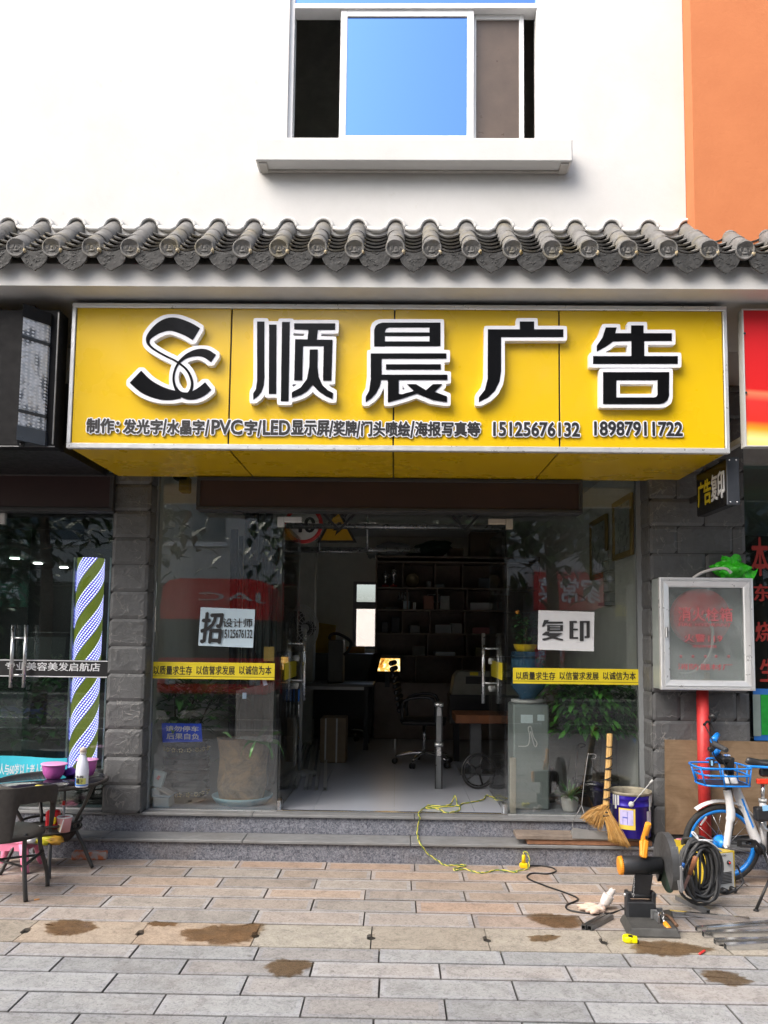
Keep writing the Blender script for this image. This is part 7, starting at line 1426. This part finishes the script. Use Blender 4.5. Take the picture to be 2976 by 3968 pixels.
# basket
BSK = M(); tw = .0062
bt = [b2(570, 1015, -.13), b2(770, 1090, -.15), b2(905, 1070, -.15), b2(1245, 1010, -.13), b2(1180, 950, .15), b2(1090, 930, .16), b2(745, 930, .16), b2(745, 985, .14)]
# rectangular basket built square to the wheel : top and bottom hoops
bc_ = V((b2(870, 1000).x, YBk, 0)); zt_b, zm_b, zb_b = b2(900, 1000).z, b2(900, 1090).z, b2(900, 1215).z
xL, xR = b2(590, 1010).x, b2(1215, 1010).x; xl2, xr2 = b2(655, 1200).x, b2(1215, 1200).x; hy, hy2 = .135, .115
def hoop(x0, x1, y, z, front_dip=0): return [V((x0, YBk - y * .55, z)), V((x0 + .06, YBk - y, z - front_dip)), V((x1 - .04, YBk - y, z - front_dip)), V((x1, YBk - y * .6, z)), V((x1, YBk + y * .6, z)), V((x1 - .04, YBk + y, z + front_dip)), V((x0 + .06, YBk + y, z + front_dip)), V((x0, YBk + y * .55, z))]
for pts_ in (hoop(xL, xR, hy, zt_b), hoop(xL + .025, xR - .01, hy * .95, zm_b), hoop(xl2, xr2, hy2, zb_b)): BSK.tube(bez(pts_, 3, True), tw, 7, True)
Ht, Hb = bez(hoop(xL, xR, hy, zt_b), 3, True), bez(hoop(xl2, xr2, hy2, zb_b), 3, True)
for k in (1, 4, 7, 10, 13, 16, 19, 22): BSK.tube([Ht[k], Hb[k]], tw * .9, 6)
BSK.tube([b2(745, 930, .0), b2(760, 915, 0), b2(840, 905, 0), b2(850, 930, 0)], tw, 6); BO = BSK.build('basket', PB2, BK)
p = M(); p.add([q for q in Hb], [list(range(len(Hb)))]); p.v = [(x, y, z + .004) for x, y, z in p.v]; p.build('basket_floor', mat('basket_floor', (.02, .025, .05), .6), BO)
p = M(); p.obox(b2(815, 965, -.05), (.035, .02, .045), None, .008); p.build('basket_lamp', BLACK, BO); p = M(); p.obox(b2(818, 970, -.062), (.012, .004, .034)); p.build('lamp_plate', mat('sticker_blue', (.25, .5, .75), .4), BO)
# crank and pedal
bb = b2(1390, 2010); p = M(); p.lathe([(0, -.05), (.035, -.05), (.04, -.03), (.035, .03), (0, .03)], bb, 18, Matrix.Rotation(math.pi / 2, 3, 'X')); p.beam(bb + V((0, -.06, 0)), b2(1340, 1920, -.08), .02, .02, .006, (0, 1, 0)); p.build('crank', BLACK, BK)
p = M(); pc_ = b2(1240, 1950, -.11)
for d_ in ((-.045, -.02), (-.045, .02)): p.beam(pc_ + V((d_[0], 0, d_[1])), pc_ + V((.045, 0, d_[1])), .03, .01, .002)
p.beam(pc_ + V((-.045, 0, -.022)), pc_ + V((-.045, 0, .022)), .03, .01, .002); p.beam(pc_ + V((.045, 0, -.022)), pc_ + V((.045, 0, .022)), .03, .01, .002); p.cyl(pc_, b2(1340, 1920, -.08), .008); p.build('pedal', BLACK, BK)
p = M(); p.tube([b2(1448, 2050, -.03), V((b2(1500, 2050).x, YBk - .14, .004))], .009, 8); p.build('kickstand', BLACK, BK)
# ---------------- left : cafe table, chair, stool
tcx = GL(640, 1700); TC = V((-2.33, -.5, 0)); tz = .575; TBL = thing('round_table', 'round black rattan edged glass table on curved legs beside the salon', 'table', TC); TR_ = AL(1270, 635, TC.y).x - TC.x
RATT = N('dark_rattan'); x_ = RATT.xyz(); s1 = RATT.math('SINE', RATT.math('MULTIPLY', RATT.math('ADD', x_[0], x_[1]), 900)); s2 = RATT.math('SINE', RATT.math('MULTIPLY', x_[2], 900)); RATT.base(RATT.ramp(RATT.noise(40, 3), [(.3, (.022, .017, .014)), (.7, (.04, .032, .027))])); RATT.set(Roughness=.5); RATT.bump(RATT.math('MULTIPLY', s1, s2), .6, .003); RATT = RATT.m; LEGM = mat('leg_enamel', (.035, .033, .031), .35, .2, .1)
p = M(); p.lathe([(0, tz - .006), (TR_ - .02, tz - .006), (TR_ - .02, tz), (0, tz)], (TC.x, TC.y, 0), 48); p.build('glass_top', mat('smoked_glass', (.012, .011, .02), .06, 0, 0), TBL)
p = M(); p.tube([TC + V((math.cos(a) * TR_, math.sin(a) * TR_, tz - .008)) for a in [2 * math.pi * k / 56 for k in range(56)]], .013, 9, True); p.build('rim', RATT, TBL)
for (a_, fx, fy) in ((-1.15, 905, 1715), (-.1, 1040, 1620), (2.3, 560, 1640), (-2.35, 362, 1705)):
    f = GL(fx, fy); t0 = TC + V((math.cos(a_) * TR_ * .85, math.sin(a_) * TR_ * .85, tz - .015)); mdl = TC + V((math.cos(a_) * TR_ * .5, math.sin(a_) * TR_ * .5, .28)); f = TC + V((math.cos(a_) * TR_ * .88, math.sin(a_) * TR_ * .88, 0)); p = M(); p.tube(bez([t0, t0.lerp(mdl, .5) + V((0, 0, .0)), mdl, mdl.lerp(f, .5) - V((0, 0, .0)), f + V((0, 0, .004))], 5), .0125, 10); p.build('leg', LEGM, TBL)
sr2 = TR_ * .56; p = M(); 
for z_, rr in ((.255, 1.0), (.3, 1.0)): p.tube([TC + V((math.cos(a) * sr2 * rr, math.sin(a) * sr2 * rr, z_)) for a in [2 * math.pi * k / 36 for k in range(36)]], .009, 8, True)
p.lathe([(0, .252), (sr2, .252), (sr2, .258), (0, .258)], (TC.x, TC.y, 0), 36); p.build('shelf', RATT, TBL)
# chair : back towards the street
CX, CY = -2.44, -.98; CH = thing('rattan_chair', 'dark rattan armchair at the left edge facing the round table', 'chair', (CX, CY, 0)); sz = .36
xlg = GL(315, 2040).x; yb0, yf0_ = GL(315, 2040).y, GL(590, 1850).y
for (x, y, nm) in ((xlg, yb0, 0), (xlg + .0, yf0_, 1), (xlg - .46, yb0, 0), (xlg - .46, yf0_, 1)):
    p = M(); sx_ = 1 if x > CX else -1; t0 = V((x - sx_ * .045, y + (.05 if nm == 0 else -.03), sz)); p.tube(bez([t0 + V((0, 0, .02)), t0 + V((.0, 0, -.1)), V((x - sx_ * .015, y + .01, .1)), V((x, y, .003))], 4), .0135, 10); p.build('leg', LEGM, CH)
p = M(); ccx = xlg - .23; ccy = (yb0 + yf0_) / 2 + .01; p.lathe([(0, sz + .012), (.2, sz + .016), (.235, sz + .004), (.24, sz - .012), (.225, sz - .02), (0, sz - .016)], (ccx, ccy, 0), 40); p.build('seat', RATT, CH)
p = M(); p.tube([V((xlg - .03, yb0 + .03, .2)), V((xlg - .03, yf0_ - .02, .22))], .009, 8); p.tube([V((xlg - .43, yb0 + .03, .2)), V((xlg - .03, yf0_ - .02, .2))], .007, 8); p.tube([V((xlg - .03, yb0 + .03, .19)), V((xlg - .43, yf0_ - .02, .19))], .007, 8); p.build('stretcher', LEGM, CH)
zb_t = .665; p = M()
def back(u, v, dr=0):       # wraps from arm to arm; low side arms sweep down at the ends
    a = math.radians(-90 - 118 + 236 * u); rr = .262 + .02 * v + dr; e = abs(u - .5) * 2
    topz = zb_t - .06 * max(0, e - .45) ** 1.3 * 1.2 - .2 * max(0, e - .8) ** 1.2 * 5 * .35
    botz = sz if e < .3 else sz + (topz - .1 - sz) * min(1, (e - .3) / .04) if e < .9 else sz + .02 + (topz - .12 - sz) * max(0, (1 - e) / .1)
    return V((ccx + math.cos(a) * rr, ccy + math.sin(a) * rr * .98, botz + (topz - botz) * v))
p.grid(lambda u, v: back(u, v), 72, 6); p.grid(lambda u, v: back(u, v, .022), 72, 6); p.grid(lambda u, v: back(u, 1, .022 * v), 72, 1); p.grid(lambda u, v: back(u, 0, .022 * v), 72, 1); p.grid(lambda u, v: back(0, u, .022 * v), 6, 1); p.grid(lambda u, v: back(1, u, .022 * v), 6, 1); p.build('backrest', RATT, CH)
# stool
sc_ = V((As(58, 3300, -.56).x, -.56, 0)); ST = thing('plastic_stool', 'small pink plastic stool behind the rattan chair', 'stool', sc_); PK = mat('pink_plastic', (.75, .22, .36), .4, 0, .05); p = M(); sz2 = A(30, 1812, -.62).z; p.obox(sc_ + V((0, 0, sz2 - .012)), (.26, .24, .024), None, .01, None, 2); p.obox(sc_ + V((0, -.112, sz2 - .04)), (.25, .008, .05)); p.obox(sc_ + V((.122, 0, sz2 - .04)), (.008, .22, .05)); p.obox(sc_ + V((-.122, 0, sz2 - .04)), (.008, .22, .05)); p.build('seat', PK, ST)
for sx_ in (-1, 1):
    for sy_ in (-1, 1): p = M(); p.tube([sc_ + V((sx_ * .1, sy_ * .095, sz2 - .02)), sc_ + V((sx_ * .125, sy_ * .115, .03)), sc_ + V((sx_ * .14, sy_ * .125, .001))], [.035, .026, .024], 6); p.build('leg', PK, ST)
# brick
c = GL(1075, 1530); p = M(); p.obox(c + V((0, .055, .028)), (.235, .11, .054), Matrix.Rotation(.08, 3, 'Z'), .006); n = N('red_brick'); n.base(n.ramp(n.noise(9, 5, .7), [(.42, (.6, .15, .05)), (.5, (.5, .16, .08)), (.58, (.4, .33, .3))])); n.set(Roughness=.85); n.bump(n.noise(50, 5), .4); one('brick', p, n.m, 'single orange brick with mortar lying against the lowest step', 'brick')
# things on the table
def onT(x, y): 
    q = GL(x, y, tz + .001); return q
bm_ = mat('translucent_pink', (.55, .12, .42), .3, 0, .06, trans=.0); bl_ = mat('pink_lid', (.78, .36, .66), .4, 0, .04)
def bowl(c, r_, h_, lab, tilt=0):
    t_ = thing('plastic_bowl', lab, 'bowl', c, 'pink plastic bowls on the table'); p = M(); p.lathe([(0, 0), (r_ * .55, 0), (r_ * .62, .004), (r_ * .85, h_ * .4), (r_ * .94, h_ * .92)], c, 34); p.build('body', bm_, t_); p = M(); rm = Matrix.Rotation(tilt, 3, 'Y'); p.lathe([(r_ * .9, h_ * .9), (r_ * 1.02, h_ * .93), (r_ * 1.08, h_ * .97), (r_ * 1.06, h_), (r_ * .9, h_ * 1.02), (0, h_ * 1.04)], c, 34, rm); p.build('lid', bl_, t_)
bowl(V((-2.34, -.46, tz + .001)), .082, .1, 'wide pink plastic bowl with a lid, left of the bottle on the table', .03); bowl(V((-2.16, -.33, tz + .001)), .07, .112, 'taller pink plastic tub with a lid, close behind the white bottle')
c = onT(1000, 628); BT = thing('drink_bottle', 'milky white drink bottle with a printed label on the round table', 'bottle', c); p = M(); p.lathe([(0, 0), (.036, 0), (.04, .006), (.04, .075), (.041, .08), (.041, .11), (.036, .15), (.023, .19), (.018, .205), (.0175, .22)], c, 28); p.build('bottle', mat('milky_plastic', (.66, .68, .78), .25, 0, .03), BT); p = M(); p.lathe([(.0176, .2205), (.021, .221), (.021, .243), (.017, .25), (0, .25)], c, 20); p.build('cap', mat('tan_cap', (.5, .42, .36), .4), BT); p = M(); p.lathe([(.019, .21), (.022, .212), (.022, .2195), (.0185, .2203)], c, 20); p.build('neck_ring', LGREY, BT)
lab_ = wrap(c, .0402, -math.pi, 0, c.z + .012, c.z + .08, .0008, 16).build('label', mat('label_white', (.6, .62, .66), .4), BT); wrap(c, .0402, -2.1, -.6, c.z + .022, c.z + .06, .0014).build('yellow_patch', mat('label_lime', (.6, .6, .15), .4), lab_); wrap(c, .0402, -math.pi, -2.3, c.z + .012, c.z + .06, .0015).build('blue_patch', BLUE, lab_); wrap(c, .0402, -2.3, 0, c.z + .012, c.z + .02, .0015).build('blue_patch', BLUE, lab_)
p = M(); p.text('椰汁', [c + V((-.022, -.0425, .026)), c + V((.024, -.0425, .026)), c + V((.024, -.0425, .058)), c + V((-.022, -.0425, .058))], .0006, .001, .03); p.text('生榨', [c + V((-.026, -.0425, .062)), c + V((.026, -.0425, .062)), c + V((.026, -.0425, .078)), c + V((-.026, -.0425, .078))], .0006, .001, .03); p.build('label_lettering', INK, lab_)
p = M(); c = V((-2.245, -.36, tz + .001)); p.ell(c + V((0, 0, .022)), (.075, .055, .026), 18, 11, None, .7, 3); one('purple_cloth', p, mat('violet_cloth', (.07, .015, .22), .8), 'crumpled dark purple cloth between the two pink containers', 'cloth')
c = onT(735, 632); p = M(); p.lathe([(0, 0), (.04, 0), (.052, .016), (.055, .02), (.05, .02), (.038, .006), (0, .006)], c, 26); one('ashtray', p, mat('clear_ashtray', (.3, .3, .3), .1, 0, .1, trans=.7), 'clear glass ashtray on the round table in front of the bottle', 'ashtray')
c = onT(490, 650); LB = thing('cigarette_pack', 'small yellow packet lying on the round table', 'packet', c); p = M(); p.obox(c + V((0, 0, .011)), (.058, .03, .02), Matrix.Rotation(-.1, 3, 'Z'), .003); p.build('packet', mat('lemon_card', (.75, .65, .08), .5), LB); p = M(); p.obox(c + V((.036, -.003, .011)), (.012, .03, .0195), Matrix.Rotation(-.1, 3, 'Z'), .002); p.build('dark_end', DARK, LB)
shz = .31; c = V((AL(790, 1090, -.62).x, -.62, .259)); CUP = thing('paper_cup', 'pink paper cup with a spoon on the table shelf', 'cup', c); p = M(); p.lathe([(0, 0), (.036, 0), (.046, .092)], c, 26); p.build('cup', mat('cup_pink', (.6, .3, .32), .6, 0, .05), CUP); p = M(); p.lathe([(.0465, .092), (.0495, .094), (.0495, .1), (.045, .101), (.042, .094)], c, 26); p.build('rim', PAPER, CUP); p = M(); p.beam(c + V((-.012, -.043, .005)), c + V((.012, -.048, .088)), .007, .002, 0, (0, 1, 0)); p.build('spoon', PAPER, CUP)
wrap(c, .0405, -2.5, -1.8, c.z + .01, c.z + .06, .0015).build('cream_patch', mat('cream_print', (.65, .52, .3), .5), CUP)
p = M(); c = V((AL(640, 1060, -.56).x, -.55, .259)); p.obox(c + V((.0, 0, .062)), (.09, .05, .124), Matrix.Rotation(.2, 3, 'Z'), .012); RB = thing('snack_bag', 'red snack bag with a yellow spot on the table shelf', 'snack bag', c); p.build('bag', mat('bag_red', (.62, .02, .03), .35, 0, .15), RB); p = M(); p.ell(c + V((.022, -.028, .06)), (.015, .004, .025), 10, 6); p.build('yellow_spot', YELPLASTIC, RB)
p = M(); c = V((AL(790, 960, -.5).x, -.52, .259)); p.cyl(c, c + V((.0, 0, .15)), .008, n=10); DK = thing('red_straw', 'red tipped white straw standing behind the paper cup', 'straw', c); p.build('stem', PAPER, DK); p = M(); p.cyl(c + V((0, 0, .1505)), c + V((.002, 0, .18)), .009, n=10); p.build('tip', RED, DK)
p = M(); c = V((AL(880, 1210, -.6).x, -.55, .259)); 
# wrappers in the basket under the shelf
WB = thing('wrapper_basket', 'basket of crumpled yellow and silver wrappers under the table shelf', 'basket', (TC.x + .03, TC.y, .18)); p = M(); p.lathe([(0, .175), (sr2 * .7, .175), (sr2 * .97, .24)], (TC.x, TC.y, 0), 30); p.build('bowl', RATT, WB)
for k, (dx_, m_, nm) in enumerate(((.1, mat('amber_wrap', (.5, .27, .03), .4), 'amber_wrapper'), (.04, mat('lime_wrap', (.65, .6, .03), .4), 'yellow_wrapper'), (-.05, mat('silver_wrap', (.4, .4, .42), .35, .4), 'silver_wrapper'))): p = M(); p.ell((TC.x + dx_, TC.y - sr2 * .86, .215), (.06, .04, .03), 12, 7, None, .7, k * 3 + 1); p.build('wrapper', m_, WB)
# ================================================================ ACROSS THE STREET (seen as reflections in the glass)
def Mr(v, y_, Y): q = A(v, y_, Y); return V((q.x, -q.y, q.z))
YT = 9.6; TK = thing('truck', 'red light truck with white lettering parked across the pavement behind the viewer', 'truck', (Mr(470, 1400, YT).x, -YT, -.13)); TRED = mat('truck_red', (.75, .015, .02), .35, 0, .06)
tx0, tx1 = Mr(346, 1300, YT).x, Mr(346, 1300, YT).x + 2.15; tzt, tzp = Mr(470, 1250, YT).z, Mr(470, 1338, YT).z
p = M(); N_ = 12; P = [(tx0 + .02, tzp), (tx0, tzp + .15), (tx0 + .05, tzt - .16), (tx0 + .16, tzt - .04), (tx0 + .4, tzt), (tx1 - .4, tzt), (tx1 - .16, tzt - .04), (tx1 - .05, tzt - .16), (tx1, tzp + .15), (tx1 - .02, tzp)]; p.prism([(x, -YT, z) for x, z in P], (0, -1.7, 0)); p.build('roof_panel', TRED, TK)
zb1 = tzp - .75; p = M(); p.prism([(tx0 + .02, -YT - .02, zb1), (tx0 + .02, -YT - .1, tzp - .002), (tx0 + .02, -YT - 1.7, tzp - .002), (tx0 + .02, -YT - 1.7, zb1)], (tx1 - tx0 - .04, 0, 0)); p.build('windscreen', mat('truck_glass', (.015, .025, .03), .08, 0, .05), TK)
for x in (tx0 + .0, tx1 - .08): p = M(); p.prism([(x, -YT - .0, zb1), (x, -YT - .08, tzp - .003), (x, -YT - .2, tzp - .003), (x, -YT - .12, zb1)], (.08, 0, 0)); p.build('pillar', BLACK, TK)
p = M(); p.box((tx0 - .01, -YT - 1.7, zb1 - .7), (tx1 + .01, -YT + .01, zb1 - .002), .04); p.build('cab', TRED, TK); p = M(); p.box((tx0 + .25, -YT + .011, zb1 - .5), (tx1 - .25, -YT + .02, zb1 - .1)); p.build('grille', BLACK, TK)
p = M(); p.box((tx0 - .03, -YT - .3, zb1 - 1.02), (tx1 + .03, -YT + .06, zb1 - .705), .04); p.build('bumper', DARK, TK)
for x in (tx0 + .14, tx1 - .36): p = M(); p.box((x, -YT + .012, zb1 - .52), (x + .22, -YT + .03, zb1 - .3), .02); p.build('headlight', mat('lamp_glass', (.6, .62, .65), .15), TK)
p = M(); zc = (tzt + tzp) / 2; xa, xb = Mr(574, 1290, YT).x, Mr(430, 1290, YT).x; z0, z1 = Mr(500, 1303, YT).z, Mr(500, 1280, YT).z; p.text('JAC', [V((xa, -YT + .001, z0)), V((xb, -YT + .001, z0)), V((xb, -YT + .001, z1)), V((xa, -YT + .001, z1))], .01, .001, .01); p.build('lettering', mat('truck_white', (.65, .65, .65), .4), TK)
for x in (tx0 - .22, tx1 + .08): p = M(); p.box((x, -YT - .1, zb1 + .1), (x + .14, -YT + .02, zb1 + .5), .02); p.build('mirror', BLACK, TK)
p = M(); p.box((tx0 - .05, -YT - 5.5, zb1 - .55), (tx1 + .05, -YT - 1.8, zb1 + .2), .02); p.build('cargo_bed', mat('bed_blue', (.03, .08, .2), .5), TK)
for x in (tx0 + .12, tx1 - .12):
    for y in (-YT - .8, -YT - 4.4): p = M(); p.lathe([(.12, -.1), (.36, -.1), (.38, -.06), (.38, .06), (.36, .1), (.12, .1)], (x, y, .25), 24, Matrix.Rotation(math.pi / 2, 3, 'Y')); w_ = p.build('wheel', BLACK, TK); p = M(); p.lathe([(0, -.05), (.1, -.08), (.118, -.09), (.118, .09), (.1, .08), (0, .05)], (x, y, .25), 20, Matrix.Rotation(math.pi / 2, 3, 'Y')); p.build('rim', GREY, w_)
def tree(x, y, H, R, seed, label, nl=4200):
    t_ = thing('street_tree', label, 'tree', (x, y, -.12), 'street trees across the road'); r = random.Random(seed); p = M(); p.tube(bez([(x, y, -.14), (x + .08, y, H * .25), (x - .05, y + .05, H * .5), (x, y, H * .8)], 5), [.16 - .13 * k / 15 for k in range(16)], 10)
    br = []
    for k in range(12):
        a = r.uniform(0, 6.28); z = H * r.uniform(.34, .86); e = V((x + math.cos(a) * R * .8, y + math.sin(a) * R * .8, z + r.uniform(.1, 1.0))); br.append(e); p.tube(bez([(x, y, z), V((x, y, z)).lerp(e, .5) + V((0, 0, .2)), e], 3), [.06, .055, .05, .04, .03, .022, .015], 6)
    p.build('trunk', mat('tree_bark', (.09, .07, .05), .9, 0, .25, 8), t_); p = M()
    for k in range(nl):
        e = r.choice(br); q = e + V((r.gauss(0, R * .28), r.gauss(0, R * .28), r.gauss(0, R * .24))); d = V((r.uniform(-1, 1), r.uniform(-1, 1), r.uniform(-.8, .3))); g_ = r.uniform(.6, 1.4); p.leaf(q, d, .36, .17, .4, 2, (.03 * g_, .075 * g_, .018 * g_))
    p.build('crown', LEAF, t_)
for i, (x, y, H, R, lab) in enumerate(((-6.8, -9.3, 8.6, 2.4, 'broad street tree behind the viewer beyond the salon side of the truck'), (-.2, -13.6, 9.5, 2.6, 'slender street tree in the verge behind the truck'), (2.9, -9.2, 8.2, 2.3, 'street tree behind the viewer opposite the right pane'), (6.9, -9.6, 8.6, 2.4, 'tall street tree behind the viewer opposite the restaurant'))): tree(x, y, H, R, i + 5, lab)
HG = M(); r = random.Random(4)
for k in range(5200):
    x, z = r.uniform(-16, 16), r.random() ** .6 * .95; y = -15.9 + r.uniform(-.45, .45); g_ = r.uniform(.6, 1.5); HG.leaf((x, y, z), (r.uniform(-1, 1), r.uniform(-.4, 1), r.uniform(-.1, 1)), .16, .08, .3, 2, (.045 * g_, .13 * g_, .015 * g_))
HG.box((-16, -16.2, 0), (16, -15.6, .7), 0, (.015, .035, .01)); o = one('hedge', HG, LEAF, 'long clipped green hedge along the far side of the road', 'hedge')
OPP = thing('opposite_building', 'pale row of shops across the road with coloured fascia signs', 'building', (0, -24, 0)); YO_ = -22.0
p = M(); p.box((-22, YO_ - 6, 3.4), (22, YO_, 8.8), 0); p.box((-22, YO_ - 6, 0), (22, YO_ - 1.2, 3.39)); p.build('wall', mat('opposite_render', (.5, .49, .47), .85), OPP)
for k in range(9):
    x = -20 + k * 5; p = M(); p.box((x - .3, YO_ - 1.19, 0), (x + .3, YO_ + .02, 3.38)); p.build('pier', mat('opposite_stone', (.16, .16, .16), .7), OPP)
    p = M(); p.box((x + .9, YO_ + .001, 4.9), (x + 3.9, YO_ + .04, 6.8)); w_ = p.build('window', mat('opposite_glass', (.06, .09, .12), .1), OPP); p = M(); p.box((x + .8, YO_ + .0405, 4.7), (x + 4.0, YO_ + .1, 4.85)); p.build('sill', WHITEMETAL, w_)
    p = M(); p.box((x + .4, YO_ - 1.15, 0), (x + 4.6, YO_ - 1.1, 3.3)); p.build('shop_window', mat('opposite_shop', (.02, .022, .024), .2), OPP)
def osign(v0, v1, y0, y1, m_, txt, tm, lab):
    a, b = Mr(v0, (y0 + y1) / 2, 21.8), Mr(v1, (y0 + y1) / 2, 21.8); z0, z1 = Mr((v0 + v1) / 2, y1, 21.8).z, Mr((v0 + v1) / 2, y0, 21.8).z; t_ = thing('fascia_sign', lab, 'shop sign', ((a.x + b.x) / 2, -21.8, z0), 'signs across the road'); p = M(); p.box((a.x, -21.99, z0), (b.x, -21.8, z1), .01); p.build('board', m_, t_); w_ = b.x - a.x; h = z1 - z0; p = M(); p.text(txt, [V((b.x - w_ * .06, -21.8, z0 + h * .2)), V((a.x + w_ * .06, -21.8, z0 + h * .2)), V((a.x + w_ * .06, -21.8, z1 - h * .15)), V((b.x - w_ * .06, -21.8, z1 - h * .15))], .02, .002, .02); p.build('lettering', tm, t_)
osign(1155, 1305, 1236, 1318, mat('sign_red', (.6, .03, .03), .5), '家常菜', WHITE, 'red fascia sign with white characters across the road')
osign(1158, 1220, 1396, 1442, mat('sign_red', (.6, .03, .03), .5), '早点', WHITE, 'small red board with white characters low across the road')
osign(1325, 1400, 1300, 1340, mat('sign_brown', (.2, .16, .1), .5), '兰州拉面', YELVINYL, 'brown fascia sign with yellow characters across the road')
osign(-140, 60, 1240, 1310, mat('sign_green', (.03, .2, .1), .5), '超市', WHITE, 'green fascia sign with white characters across the road')
